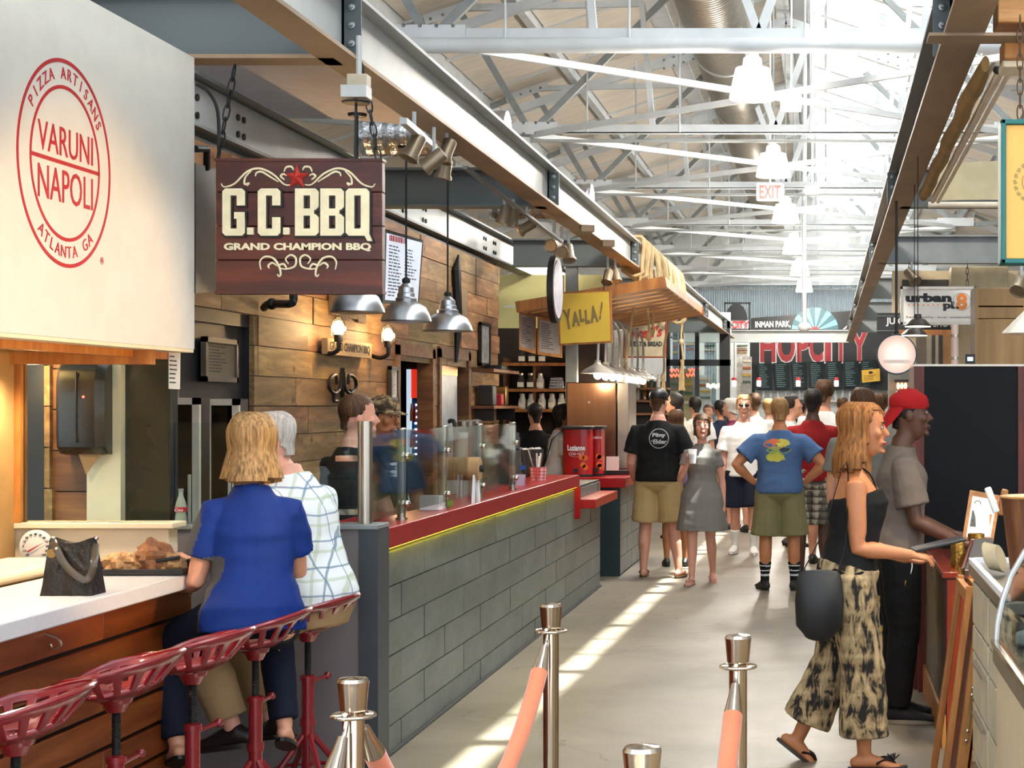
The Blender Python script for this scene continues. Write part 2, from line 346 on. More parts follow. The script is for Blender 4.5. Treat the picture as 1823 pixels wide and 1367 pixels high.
for xs, mm in ((PX, m_deck), (PR, m_deck)):
    for i in range(len(xs)-1):
        for k in range(17):
            y0 = 10+2.4*k; xa, xb = xs[i]+.04, xs[i+1]-.04; w = random.uniform(0,.015); y1 = y0+2.36
            MB().add([(xa,y0,rz(xa)+.05-w),(xb,y0,rz(xb)+.05-w),(xb,y1,rz(xb)+.05-w),(xa,y1,rz(xa)+.05-w),(xa,y0,rz(xa)+.1),(xb,y0,rz(xb)+.1),(xb,y1,rz(xb)+.1),(xa,y1,rz(xa)+.1)],
                [(0,3,2,1),(4,5,6,7),(0,1,5,4),(1,2,6,5),(2,3,7,6),(3,0,4,7)]).build('roof_panel', mm, ceil)
for x, w, h in [(-8.3,.1,.2),(-6.9,.1,.2),(-5.5,.1,.2),(-4.1,.12,.22),(-2.5,.3,.12),(-.7,.22,.2),(2.5,.2,.2),(3.6,.12,.2),(4.8,.12,.2),(6.4,.12,.2)]:
    zb = rz(x)-h/2-.02; q = MB(); q.bx(x-w/2, x+w/2, 9, 51, zb-.01, zb+.012); q.bx(x-.01, x+.01, 9, 51, zb, zb+h); q.build('purlin', m_trw, ceil)
for k in range(18):                                    # thin ribs of the deck between the purlins
    y = 9.98+2.4*k
    for xa, xb in ((-10,-.7),(2.5,9)): MB().bar((xa,y,rz(xa)+.04),(xb,y,rz(xb)+.04),.06,.05).build('deck_rib', m_trw, ceil)
# skylight on the right of the ridge: translucent sheets hold back the sun, clear strip added to cast its streak
m_sky = transl('translucent_sheet', '#f4f8fb'); sky = struct(MB().bx(-.3, -.26, 1, 52, rz(-.3)-.02, rz(-.3)+.12).build('window_1', m_white))
SLIT = (.51, .64)
for k in range(23):
    y0 = 1.4+2.2*k; y1 = y0+2.14
    sa = .0188*(y0-9); sb = .0188*(y1-9)          # the clear strip is skewed to steer the sun streak
    for (xa, xb), (xc, xd), mm in (((-.26, SLIT[0]+sa), (-.26, SLIT[0]+sb), m_sky), ((SLIT[1]+sa, 2.46), (SLIT[1]+sb, 2.46), m_sky), ((SLIT[0]+sa, SLIT[1]+sa), (SLIT[0]+sb, SLIT[1]+sb), m_glass)):
        MB().add([(xa,y0,rz(xa)+.1),(xb,y0,rz(xb)+.1),(xd,y1,rz(xd)+.1),(xc,y1,rz(xc)+.1),(xa,y0,rz(xa)+.108),(xb,y0,rz(xb)+.108),(xd,y1,rz(xd)+.108),(xc,y1,rz(xc)+.108)],
            [(0,3,2,1),(4,5,6,7),(0,1,5,4),(1,2,6,5),(2,3,7,6),(3,0,4,7)]).build('pane', mm, sky)
for k in range(66):
    y = 1.4+.733*k; w = .05 if k % 3 else .16
    MB().bar((-.3,y,rz(-.3)+.085),(2.5,y,rz(2.5)+.085), w, .025).build('glazing_bar', m_white, sky)
MB().bar((-.0,1,rz(0)+.05),(-.0,52,rz(0)+.05),.05,.05).build('glazing_bar', m_white, sky); MB().bar((1.5,1,rz(1.5)+.05),(1.5,52,rz(1.5)+.05),.05,.05).build('glazing_bar', m_white, sky)

# roof trusses
ORD = ['nearest', 'second', 'third', 'fourth', 'fifth', 'sixth', 'farthest']
XL, XR, HC = -3.85, 2.55, 5.2
for i, y in enumerate(TY):
    t_ = thing('roof_truss', f'white steel roof truss across the hall, {ORD[i]} from the front' if i not in (0,6) else f'white steel roof truss, the {ORD[i]} of those crossing the hall', 'truss', (RX, y, HC), 'roof trusses across the hall')
    q = MB(); q.bx(XL-.1, XR+.1, y-.06, y-.05, HC, HC+.11); q.bx(XL-.1, XR+.1, y-.06, y+.06, HC-.0, HC+.012); q.build('bottom_chord', m_trw if i else m_trw, t_)
    for s in (-1, 1):
        xe = RX+s*8.9; q = MB(); q.bar((xe,y,rz(xe)-.25),(RX,y,rz(RX)-.25),.09,.13); q.build('top_chord', m_trw, t_)
        fx = lambda x: RX+s*abs(x-RX) if True else 0
        B = V((RX+s*3.2, y, HC)); 
        for (xa, za), (xb, zb), mm in (((3.2,HC),(4.15,6.84),m_trg), ((3.2,HC),(1.3,7.1),m_trg), ((4.15,6.84),(1.75,6.9),m_trw), ((1.3,7.1),(0.9,rz(RX+.9)-.2),m_trw), ((1.6,HC),(1.75,6.9),m_trw), ((0.9,rz(RX+.9)-.2),(0,HC+.06),m_trw), ((4.15,6.84),(6.2,rz(RX+6.2)-.2),m_trg),((3.2,HC),(6.2,5.4),m_trg)):
            MB().bar((RX+s*xa,y,za),(RX+s*xb,y,zb),.07,.085).build('web_member', mm, t_)
        for xa, za, ang in ((4.25,6.83,SL),(3.2,HC+.06,0),(1.75,7.3,SL)):
            g = MB().box((RX+s*xa,y-.075,za),(.72 if xa>2 else .5,.012,.24 if xa>4 else .16),(0,s*math.atan(SL) if ang else 0,0)).build('gusset_plate', m_trw, t_)
            if i < 3:
                for k in (-.24,-.08,.08,.24):
                    for zz in (-.07,.07): MB().ell((RX+s*xa+k,y-.085,za+zz-s*k*(SL if ang else 0)),.02,6,4).build('bolt', m_bolt, g)
    if i < 6:                                           # braces lying in the plane of the bottom chords
        for xa, xb in ((XL,XR),(XR,XL)): MB().bar((xa,y,HC-.02),(xb,y+5.6,HC-.02),.05,.07).build('brace', m_trw, t_)
    for x in (-3.1,-1.9,-.2,1.3): MB().cyl((x,y-.1,HC),(x,y-.1,rz(x)-.1),.012,6).build('hanger_rod', m_trw, t_)
    if i: MB().cyl((XL,y-.03,HC-.1),(XR,y-.03,HC-.1),.022,8).build('conduit', m_steell, t_)
b = MB(); b.cyl((-4.2,16.28,5.13),(3,16.28,5.13),.075,16); tag(b.build('sprinkler_main', m_trw), 'thick white pipe running under the nearest truss bottom chord', 'pipe')
# spiral duct
b = MB(); pr = []
for k in range(310):
    y = 14+k*.105; pr += [(.445,y-14),(.462,y-14+.02),(.445,y-14+.04)]
b.lathe(pr, 28, (-1.46,14,6.85), (0,1,0)); dk = thing('air_duct', 'silver spiral air duct running along under the ridge', 'duct', (-1.46,30,6.4))
b.build('duct_body', mat('galvanised_sheet', '#b4b0a8', .38, .75, var=.08), dk, ang=60)
for k in range(7):
    y = 15+k*4.6; q = MB(); q.lathe([(.475,0),(.475,.08)],28,(-1.46,y,6.85),(0,1,0)); q.cyl((-1.46,y,7.3),(-1.46,y,7.9),.012,6); q.build('duct_strap', m_steell, dk)

# stall beams
def ibeam_y(b, x, w, y0, y1, z0=ZB, z1=ZT):
    return [MB().bx(x-w/2, x+w/2, y0, y1, z0, z0+.018), MB().bx(x-w/2, x+w/2, y0, y1, z1-.018, z1), MB().bx(x-.007, x+.007, y0, y1, z0+.018, z1-.018)]
def beam_y(name, label, x, w, y0, y1, mats, plates=()):
    t_ = thing(name, label, 'beam', (x, (y0+y1)/2, ZB))
    for nm, q, mm in zip(('bottom_flange','top_flange','web'), ibeam_y(None, x, w, y0, y1), mats): q.build(nm, mm, t_)
    for y, s in plates:
        q = MB(); q.bx(x+s*.01, x+s*(w/2+.012), y-.022, y-.01, ZB+.018, ZT-.03); q.bx(x+s*.007, x+s*.02, y-.022, y+.1, ZB+.02, ZT-.02); pl = q.build('splice_plate', m_steeld, t_)
        for k in range(3):
            zz = ZB+.075+k*.08
            MB().lathe([(.016,0),(.016,.012),(.009,.014),(.009,.03),(.006,.032)],8,(x+s*.055,y-.022,zz),(0,-1,0)).build('bolt', m_bolt, pl)
    return t_
LX = -2.143; RBX = .567
beam_y('steel_beam', 'long grey steel beam above the red counter on the left', LX, .166, 3, 38.2, (m_rust, m_steell, m_steell), [(y,1) for y in BY[:6]])
beam_y('steel_beam', 'long tan bottomed steel beam above the right hand counters', RBX, .166, 3.2, 40, (m_rust, m_steel, m_steeld), [(y,-1) for y in BY[:6]])
beam_y('steel_beam', 'grey steel beam with bolt holes along top of plank wall', -3.5, .166, 5, 38, (m_steel, m_steeld, m_steell), [])
q = []
for y in (8.5, 9.25, 10.0, 13.9, 14.6, 17.2, 17.7):
    for dy in (0,.1):
        for dz in (0,.1): q.append((y+dy, ZB+.09+dz))
pb = [o for o in bpy.data.objects if o.get('label','').startswith('grey steel beam with bolt')][0]
for y, z in q: MB().lathe([(.02,0),(.02,.012)],8,(-3.492,y,z),(1,0,0)).build('bolt_hole', m_black, pb)
m_beamx = mat('slate_grey_paint', '#565d5e', .5, var=.06, scale=2)
OR2 = ['nearest','second','third','fourth','fifth','sixth']
for i, y in enumerate(BY[:6]):
    t_ = thing('cross_beam', f'grey steel cross beam over left stalls, {OR2[i]} from the front' if i else 'grey steel cross beam carrying the dark red hanging sign', 'beam', (-2.8, y, ZB))
    for nm, z0, z1, d in (('bottom_flange',ZB,ZB+.018,.16),('top_flange',ZT-.018,ZT,.16),('web',ZB+.018,ZT-.018,.014)):
        MB().bx(-9.5 if i==0 else -3.42, LX-.01, y-d/2, y+d/2, z0, z1).build(nm, m_rust if nm=='bottom_flange' and i==0 else m_beamx, t_)
for i, y in enumerate(BY[1:6]):
    y += -.4 if i == 1 else 0
    t_ = thing('cross_beam', f'grey steel cross beam over right stalls, {OR2[i]} from the front', 'beam', (2.5, y, ZB))
    for nm, z0, z1, d in (('bottom_flange',ZB,ZB+.018,.16),('top_flange',ZT-.018,ZT,.16),('web',ZB+.018,ZT-.018,.014)):
        MB().bx(RBX+.01, 6, y-d/2, y+d/2, z0, z1).build(nm, m_steel, t_)
t_ = thing('cross_beam', 'pale grey steel beam crossing the hall in front of black bar sign', 'beam', (-1, 40.6, ZB))
for nm, z0, z1, d in (('bottom_flange',ZB,ZB+.02,.2),('top_flange',ZT-.02,ZT,.2),('web',ZB+.02,ZT-.02,.014)): MB().bx(-3.4, .55, 40.6-d/2, 40.6+d/2, z0, z1).build(nm, m_steell, t_)

# plank wall behind the left counter
WX = -3.45
wp = struct(MB().bx(WX-.12, WX-.03, 7.5, 9.0, 0, 3.15).bx(WX-.12,WX-.03,9,10.17,2.12,3.15).bx(WX-.12,WX-.03,10.17,13.58,0,3.15).bx(WX-.12,WX-.03,13.58,14.74,2.08,3.15).bx(WX-.12,WX-.03,14.74,15.04,0,3.15).bx(WX-.12,WX-.03,15.04,16.22,2.1,3.15).bx(WX-.12,WX-.03,16.22,17.8,0,3.15).build('wall_plank', m_black))
HOLES = [(9.0,10.17,0,2.12),(13.58,14.74,0,2.08),(15.04,16.22,0,2.1)]
zz = 0; row = 0
while zz < 3.1:
    z1 = min(zz+.183, 3.16); y = 7.5-random.uniform(0,1.3)
    while y < 17.8:
        y1 = y+random.uniform(.5,1.15); segs = [(max(y,7.5), min(y1,17.8))]
        for ha, hb, za, zb in HOLES:
            if z1-.09 < zb:
                ns = []
                for a, c in segs:
                    if c <= ha or a >= hb: ns.append((a,c))
                    else:
                        if a < ha: ns.append((a,ha))
                        if c > hb: ns.append((hb,c))
                segs = ns
        for a, c in segs:
            if c-a > .05: MB().bx(WX-.03, WX+random.uniform(-.006,.006), a+.002, c-.003, zz+.003, z1-.002).build('plank', m_wallwood, wp)
        y = y1
    zz = z1
# black doorway panel and rooms behind the two openings
struct(MB().bx(WX-.1, WX-.06, 8.99, 10.18, 0, 2.13).build('door_1', m_black))
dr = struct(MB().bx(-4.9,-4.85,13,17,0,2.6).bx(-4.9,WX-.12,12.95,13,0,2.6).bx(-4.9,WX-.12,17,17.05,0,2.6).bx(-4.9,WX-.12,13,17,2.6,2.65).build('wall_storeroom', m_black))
d2 = struct(MB().bx(WX-.12, WX+.02, 13.5, 13.6, 0, 2.14).bx(WX-.12,WX+.02,14.72,14.82,0,2.14).bx(WX-.12,WX+.02,13.5,14.82,2.06,2.16).build('door_2', m_wallwoodx), )
d3 = struct(MB().bx(WX-.12, WX+.02, 14.98, 15.06, 0, 2.16).bx(WX-.12,WX+.02,16.2,16.3,0,2.16).bx(WX-.12,WX+.02,14.98,16.3,2.08,2.18).build('door_3', m_wallwoodx))
MB().bx(WX-.10, WX-.05, 15.35, 16.0, 0, 2.08).build('door_leaf', mat('grey_steel_door','#a7b0b8',.4,.3), d3); MB().bx(WX-.05,WX-.045,15.35,16.0,1.93,2.06).build('kick_plate', m_brass, d3)
b = MB(); b.tube(crom([(WX-.05,15.62,1.1),(WX+.01,15.62,1.12),(WX+.01,15.62,1.48),(WX-.05,15.62,1.5)],4),.02,8); b.build('door_handle', m_iron, d3)

# left bar end: bulkhead, soffit, glass partition, cream ledge
VX = -2.75
bh = struct(MB().bx(VX-.12, VX, 3.4, 7.34, 1.895, 3.165).build('wall_bulkhead', m_cream))
MB().bx(VX-.9, VX-.0, 3.4, 7.33, 1.88, 1.894).build('soffit', m_creaml, bh); MB().bx(VX-.14, VX-.1, 3.4, 7.3, 1.85, 1.88).build('trim_strip', m_oak, bh); MB().bx(-3.65,-2.78,6.93,6.99,1.82,1.88).build('trim_strip', m_oak, bh)
struct(MB().bx(-3.42,-3.358,4,6.98,0,1.88).build('wall_tan', m_tan))
wt = struct(MB().bx(-3.75,-2.93,7.56,7.62,0,2.6).build('wall_cross', m_black))
zz = .9
while zz < 2.5: MB().bx(-3.75, -3.28, 7.53+random.uniform(0,.006), 7.56, zz+.003, zz+.18).build('plank', m_wallwoodx, wt); zz += .183
MB().bx(-3.28,-3.13,7.48,7.56,.8,2.6).build('cream_post', m_creaml, wt); MB().bx(-3.13,-2.93,7.53,7.56,.8,2.6).build('dark_panel', mat('green_black_gloss','#20251f',.12,var=.3,scale=3), wt)
gp = thing('glass_partition', 'clear glass partition in an oak frame on the cream ledge', 'glass', (-3.05,7.0,1.165))
MB().bx(-3.33,-2.73,6.995,7.005,1.165,1.83).build('pane', m_glass, gp); MB().bx(-3.37,-3.33,6.97,7.03,1.165,1.88).build('frame_post', m_oak, gp)
struct(MB().bx(-3.37,-2.73,7.0,7.1,.7,1.14).bx(-3.37,-2.7,6.97,7.12,1.14,1.165).build('wall_ledge', m_creaml, bevel=.004))

# floor level counters, left
bar_ = thing('bar_counter', 'white topped plank fronted bar with red stools along it', 'counter', (-2.73,5.1,0))
MB().bx(-3.0,-2.5,3.2,7.0,.93,.99).build('countertop', m_quartz, bar_, bevel=.006); MB().bx(-2.95,-2.64,3.2,6.98,0,.93).build('body', m_black, bar_)
zz = .925; k = 0
while zz > .05:
    y = 3.2
    for a, c in (((3.2,5.0),(5.0,6.95)) if k % 2 else ((3.2,4.3),(4.3,6.1),(6.1,6.95))): MB().bx(-2.64,-2.615,a+.002,c-.002,zz-.122,zz-.008 if k else zz-.002).build('plank', m_barwood, bar_, bevel=.003)
    zz -= .13; k += 1
MB().tube(crom([(-2.615,5.65,.885),(-2.575,5.65,.87),(-2.565,5.65,.845),(-2.59,5.65,.835),(-2.60,5.65,.85)],3),.005,6).build('bag_hook', m_chrome, bar_)
lc = thing('back_counter', 'cream rounded counter edge behind the white bar', 'counter', (-3.2,5.2,0)); MB().bx(-3.355,-3.03,4,6.9,.985,1.03).build('countertop', m_creaml, lc, bevel=.018); MB().bx(-3.35,-3.1,4,6.9,0,.985).build('body', m_tan, lc)

struct(MB().bx(-2.96,-2.03,7.5,7.66,0,1.10).build('wall_pony', m_grey_end)); MB_ = MB().bx(-2.98,-1.99,7.48,7.68,1.10,1.12); struct(MB_.build('trim_1', m_steel, bevel=.003))
struct(MB().bx(-2.075,-1.99,7.49,7.68,0,1.1).build('trim_2', m_slate)); 
gc = thing('service_counter', 'long grey tiled service counter with glossy red top', 'counter', (-2.3,11.5,0))
MB().bx(-2.38,-2.072,7.7,15.4,0,.975).build('body', m_black, gc); MB().bx(-2.42,-2.035,7.69,13.9,.985,1.08).build('countertop', m_red, gc, bevel=.006)
MB().bx(-2.036,-2.029,7.685,13.9,.985,1.078).build('front_edge', m_rede, gc)
MB().bx(-2.42,-2.029,7.684,7.692,.985,1.078).build('front_edge', m_rede, gc)
MB().bx(-2.10,-2.02,13.83,13.9,.72,.985).build('counter_end', m_rede, gc, bevel=.004); MB().bx(-2.4,-1.90,13.92,15.38,.80,.875).build('low_counter', m_red, gc, bevel=.006)
m_led = glow('yellow_led_strip', '#d8c23a', 16); MB().bx(-2.056,-2.04,7.75,13.8,.981,.9845).build('led_strip', m_led, gc)
zs = [0.012,.135,.30,.465,.63,.795,.96]
for r_ in range(6):
    y = 7.71 - (.0 if r_ % 2 else .47)
    while y < 15.4:
        a, c = max(y,7.71), min(y+.935,15.39)
        if c-a > .03: MB().bx(-2.072,-2.06+random.uniform(-.002,.002),a+.003,c-.003,zs[r_]+.003,zs[r_+1]-.003).build('tile', m_tile, gc)
        y += .94
MB().bx(-2.07,-2.045,7.7,15.4,0,.012).build('base_strip', m_slate, gc)
g2 = thing('tea_counter', 'second grey tiled counter with red top carrying the tea urn', 'counter', (-2.3,17.4,0))
MB().bx(-2.66,-2.0,16.3,18.6,0,.86).build('body', m_black, g2); MB().bx(-2.67,-1.93,16.2,18.6,.86,.955).build('countertop', m_red, g2, bevel=.006)
MB().bx(-2.2,-1.985,16.28,16.3,0,.86).build('end_panel', mat('dark_teal_tile','#1f2f33',.3), g2)
for r_ in range(5):
    y = 16.3-(.4 if r_%2 else 0)
    while y < 18.6:
        a,c=max(y,16.3),min(y+.93,18.6)
        if c-a>.05: MB().bx(-2.0,-1.985,a+.003,c-.003,.02+r_*.168,.02+(r_+1)*.168-.006).build('tile', m_tile, g2)
        y += .94
MB().bx(-2.0,-1.96,18.6,18.66,0,.86).build('end_trim', m_black, g2)
# cable ladder above the left beam and clutter over the stalls
cl = thing('cable_ladder', 'dark cable ladder running along above the left beam', 'cable tray', (-4.6,22,5.3))
for x in (-4.85,-4.4): MB().bx(x-.02,x+.02,10,40,5.27,5.37).build('rail', m_iron, cl)
for k in range(100): MB().bx(-4.85,-4.4,10.1+k*.3,10.15+k*.3,5.29,5.33).build('rung', m_iron, cl)
# pendant lamps of the hall
m_shade = glow('lit_white_shade', '#fffaf2', 2.6)
pl0 = None; LN = ['nearest the front','second from the front','third from the front','fourth from the front','fifth from the front']
for i in range(6):
    y = 16.55+5.6*i; x = -.72+.03*i
    if pl0 is None:
        pl0 = thing('pendant_lamp', 'large white glowing pendant lamp nearest the front', 'lamp', (x,y,4.66), 'white pendant lamps down the hall')
        MB().lathe([(.225,0),(.226,.02),(.19,.2),(.165,.30),(.16,.302),(.155,.3),(.18,.2),(.215,.02)],28,(x,y,4.66)).build('lamp_shade', m_shade, pl0)
        MB().lathe([(.10,.30),(.09,.40),(.05,.43),(.02,.45)],16,(x,y,4.66)).build('ballast_housing', m_white, pl0); MB().cyl((x,y,5.09),(x,y,8.12),.012,8).build('stem', m_steell, pl0)
        b = MB(); b.ell((x,y,4.78),(.06,.06,.09)); b.build('bulb', m_bulbw, pl0)
    else: copy_tree(pl0, None, (x,y,4.66), 0, f'large white glowing pendant lamp hanging below the {ORD[i]} truss')
    lamp('POINT', 'lamp_light', (x,y,4.55), 240, (1,.93,.82), shadow_soft_size=.2)
# ================================================================ left side objects
# --- round logo painted on the cream bulkhead
lg = thing('wall_logo', 'red round pizzeria logo painted on the cream bulkhead', 'logo', (VX, 6.09, 2.53))
def ring(b, c, r0, r1, M, n=72, a0=0, a1=2*PI, d=.0015):
    full = abs(a1-a0-2*PI) < 1e-6; N = n if full else n+1; vs = []
    for i in range(N):
        a = a0+(a1-a0)*i/n
        for r in (r0, r1):
            for z in (0, d): vs.append(M @ V((c[0]+r*math.cos(a), c[1]+r*math.sin(a), z)))
    fs = []
    for i in range(n):
        p, q = 4*i, 4*((i+1) % N); fs += [(p+1,p+3,q+3,q+1),(p,q,q+2,p+2),(p,p+1,q+1,q),(p+2,q+2,q+3,p+3)]
    b.v += vs and [] or []; return b.add([v for v in vs], fs) if b.M is None else b
LM = SIDE((VX+.0005, 6.10, 2.525))
b = MB(); ring(b, (0,0), .362, .376, LM); b.build('outer_ring', m_sign_red, lg)
b = MB(); ring(b, (0,0), .268, .281, LM); b.build('inner_ring', m_sign_red, lg)
b = MB(); b.add([LM @ V(p) for p in ((-.275,-.007,0),(.275,-.007,0),(.275,.007,0),(-.275,.007,0),(-.275,-.007,.0015),(.275,-.007,.0015),(.275,.007,.0015),(-.275,.007,.0015))],[(0,3,2,1),(4,5,6,7),(0,1,5,4),(1,2,6,5),(2,3,7,6),(3,0,4,7)]); b.build('bar', m_sign_red, lg)
text('VARUNI', .14, m_sign_red, lg, LM @ Matrix.Translation((0,.075,.0008)), w=.44, h=.105); text('NAPOLI', .14, m_sign_red, lg, LM @ Matrix.Translation((0,-.085,.0008)), w=.44, h=.12)
def arc_text(s, r, a_mid, span, size, top, parent, m, M):
    n = len(s)
    for i, ch in enumerate(s):
        if ch == ' ': continue
        u = (i/(n-1)-.5)*span; a = a_mid-u if top else a_mid+u
        text(ch, size, m, parent, M @ Matrix.Translation((r*math.cos(a), r*math.sin(a), .0008)) @ Matrix.Rotation(a-PI/2 if top else a+PI/2, 4, 'Z'))
arc_text('PIZZA ARTISANS', .322, PI/2, 1.95, .062, True, lg, m_sign_red, LM); arc_text('ATLANTA GA', .322, -PI/2, 1.3, .062, False, lg, m_sign_red, LM)
text('R', .018, m_sign_red, lg, LM @ Matrix.Translation((.30,-.325,.0008))); b = MB(); ring(b, (.30,-.325), .012, .014, LM, 20); b.build('mark_ring', m_sign_red, lg)

# --- hanging dark red BBQ sign
SY = 7.2; m_signwood = wood('stained_sign_board', '#3f150d', '#672a17', 'X', .4, jit=.12, knots=False, bump=.05); m_ltr = mat('ivory_letter', '#e3d7b2', .55, var=.1, scale=20); m_edge = mat('black_letter_edge','#0f0c0b',.5)
x0, x1, z0, z1 = X(384,SY), X(680,SY), Z(523,SY), Z(282,SY); cx_ = (x0+x1)/2; cz_ = (z0+z1)/2; W = x1-x0; Hh = z1-z0
sg = thing('hanging_sign', 'dark red wooden barbecue sign hanging on chains with ivory letters', 'sign', (cx_, SY, z0))
nb = 4
for i in range(nb): MB().bx(x0, x1, SY, SY+.055, z0+Hh*i/nb+.001, z0+Hh*(i+1)/nb-.001).build('board', m_signwood, sg, bevel=.004)
for a_, b_ in (((x0,x1),(z1-.012,z1)),((x0,x1),(z0,z0+.012))): MB().bx(a_[0]-.003,a_[1]+.003,SY-.006,SY+.06,b_[0],b_[1]).build('edge_trim', m_signwood, sg)
SM = FACE((cx_, SY-.0005, cz_))
def sgp(px, py): return (X(px,SY)-cx_, Z(py,SY)-cz_)
def rrect(w,h,r,n=5):
    p=[]
    for cx,cy,a0 in ((w/2-r,h/2-r,0),(-w/2+r,h/2-r,90),(-w/2+r,-h/2+r,180),(w/2-r,-h/2+r,270)):
        for i in range(n+1): a=R(a0+90*i/n); p.append((cx+r*math.cos(a),cy+r*math.sin(a)))
    return p
def slab(ch, px, py, w, h):
    u, v_ = sgp(px, py); k = SY/F; w*=k; h*=k; r=w*.3
    for grow,z0_,d,mm,du in ((.006,.0,.010,m_edge,0),(0,.0101,.006,m_ltr,-.002)):
        M1=SM @ Matrix.Translation((u+du,v_-du,z0_)); b=MB(); g=grow; K=[d]
        def rc(x0,x1,y0,y1,c=0):
            x0-=g;x1+=g;y0-=g;y1+=g
            b.prism([(x0+c,y0),(x1-c,y0),(x1,y0+c),(x1,y1-c),(x1-c,y1),(x0+c,y1),(x0,y1-c),(x0,y0+c)] if c else [(x0,y0),(x1,y0),(x1,y1),(x0,y1)],K.__setitem__(0,K[0]+.00015) or K[0],M1)
        def pg(pts): 
            cx=sum(p[0] for p in pts)/len(pts); cy=sum(p[1] for p in pts)/len(pts)
            b.prism([(x+(g if x>cx else -g),y+(g if y>cy else -g)) for x,y in pts],K.__setitem__(0,K[0]+.00015) or K[0],M1)
        W=w/2; H=h/2; s=w*.36; t=h*.15; c=w*.13
        if ch in 'GCQ':
            pg([(-W,-H+c),(-W+c,-H),(-W+s,-H),(-W+s,H),(-W+c,H),(-W,H-c)]); rc(-W+s*.9,W-s*.9,H-t,H); rc(-W+s*.9,W-s*.9,-H,-H+t)
            if ch=='Q': pg([(W-s,-H),(W-c,-H),(W,-H+c),(W,H-c),(W-c,H),(W-s,H)]); pg([(W-s*1.1,-H+t*1.1),(W-s*.2,-H-t*.75),(W+s*.35,-H-t*.75),(W-s*.3,-H+t*1.1)])
            else:
                pg([(W-s,H*.28),(W,H*.28),(W,H-c),(W-c,H),(W-s,H)]); pg([(W-s,-H),(W-c,-H),(W,-H+c),(W,-H*.22 if ch=='C' else 0),(W-s,-H*.22 if ch=='C' else 0)])
                if ch=='G': rc(-W+s*1.45,W,-t*.95,0)
        if ch=='B':
            rc(-W,-W+s,-H,H); rc(-W+s*.9,W-c*1.5,H-t,H); rc(-W+s*.9,W-c*1.5,-H,-H+t); rc(-W+s*.9,W-c*1.5,-t*.5,t*.5)
            pg([(W-s,t*.3),(W-c,t*.3),(W,t*.3+c),(W,H-c),(W-c,H),(W-s,H)]); pg([(W-s,-H),(W-c,-H),(W,-H+c),(W,-t*.3-c),(W-c,-t*.3),(W-s,-t*.3)])
        b.build('lettering', mm, sg, ang=20)
for ch, px, w, h in (('G',419,40,84),('C',482,40,84),('B',549,42,84),('B',594,42,84),('Q',639,42,84)): slab(ch, px, 379, w, h)
for px in (448,512): 
    u, v_ = sgp(px, 412); MB(SM).box((u,v_,.012),(.026,.030,.016)).build('lettering', m_ltr, sg)
u, v_ = sgp(530, 440); text('GRAND CHAMPION BBQ', .05, m_ltr, sg, SM @ Matrix.Translation((u,v_,.002)), w=262*SY/F, h=.036, off=.0022, ext=.002)
sp_ = []
for i in range(10):
    a = PI/2+i*PI/5; r_ = .056 if i % 2 == 0 else .024; sp_.append((r_*math.cos(a), r_*math.sin(a)))
u, v_ = sgp(529, 316); b = MB(SM @ Matrix.Translation((u,v_,.0)));
b.add([(x_,y_,.004) for x_,y_ in sp_]+[(0,0,.028)],[(i,(i+1)%10,10) for i in range(10)]+[tuple(range(9,-1,-1))]); b.build('star', mat('star_red','#a8291f',.5), sg, ang=5)
def scroll(pts, mirror, r=.0042):
    for s in ((1,-1) if mirror else (1,)):
        pp = []
        for px, py in pts:
            u, v_ = sgp(px, py); c0 = sgp(531, 0)[0]; u = c0+s*(u-c0) if s < 0 else u
            pp.append(SM @ V((u, v_, .002)))
        c = crom(pp, 5); N = len(c); MB().tube(c, [r*(.55+.6*math.sin(PI*(i+.5)/N)) for i in range(N)], 6).build('scroll', m_ltr, sg)
for pts in ([(394,327),(400,333),(418,327),(440,306),(462,300),(486,310),(506,328),(519,329)], [(440,331),(444,326),(436,328),(437,316),(448,304)], [(455,314),(457,308),(466,306),(480,314),(496,324)], [(506,306),(510,298),(519,297),(523,303)],[(507,320),(500,314),(505,310),(511,313)],
    [(465,480),(463,466),(472,457),(487,460),(497,474),(500,488),(497,492),(494,488)], [(480,478),(478,473),(485,468),(493,473)], [(500,478),(510,479),(525,474),(527,460),(518,454),(509,461),(514,470)],[(494,474),(505,470),(511,479)]): scroll(pts, True)
def chain(name, a, b_, r, label, mm):
    a, b_ = V(a), V(b_); n = max(3, int((b_-a).length/(r*3.4))); t_ = thing(name, label, 'chain', b_)
    d = (b_-a)/n; dn = d.normalized(); L = d.length*.66
    for i in range(n):
        c = a+d*(i+.5); sd = dn.cross(V((0,1,0))) if i % 2 else V((0,1,0)); pts = []
        for k in range(11):
            q = 2*PI*k/10; pts.append(c+dn*(L*math.cos(q))+sd*(r*.85*math.sin(q)))
        MB().tube(pts, r*.24, 5).build('link', mm, t_)
    return t_
chain('hanging_chain', P(418,118,7.3), P(388,284,7.22), .016, 'black chain holding left end of the dark red hanging sign', m_iron); chain('hanging_chain', P(644,114,7.3), P(674,284,7.22), .016, 'black chain holding right end of the dark red hanging sign', m_iron)
b = MB(); b.tube(crom([P(350,150,7.6),P(372,165,7.6),P(388,200,7.5),P(390,275,7.4)],5),.008,6); tag(b.build('black_cable', m_rubber), 'black cable looping down beside left chain of the hanging sign', 'cable')
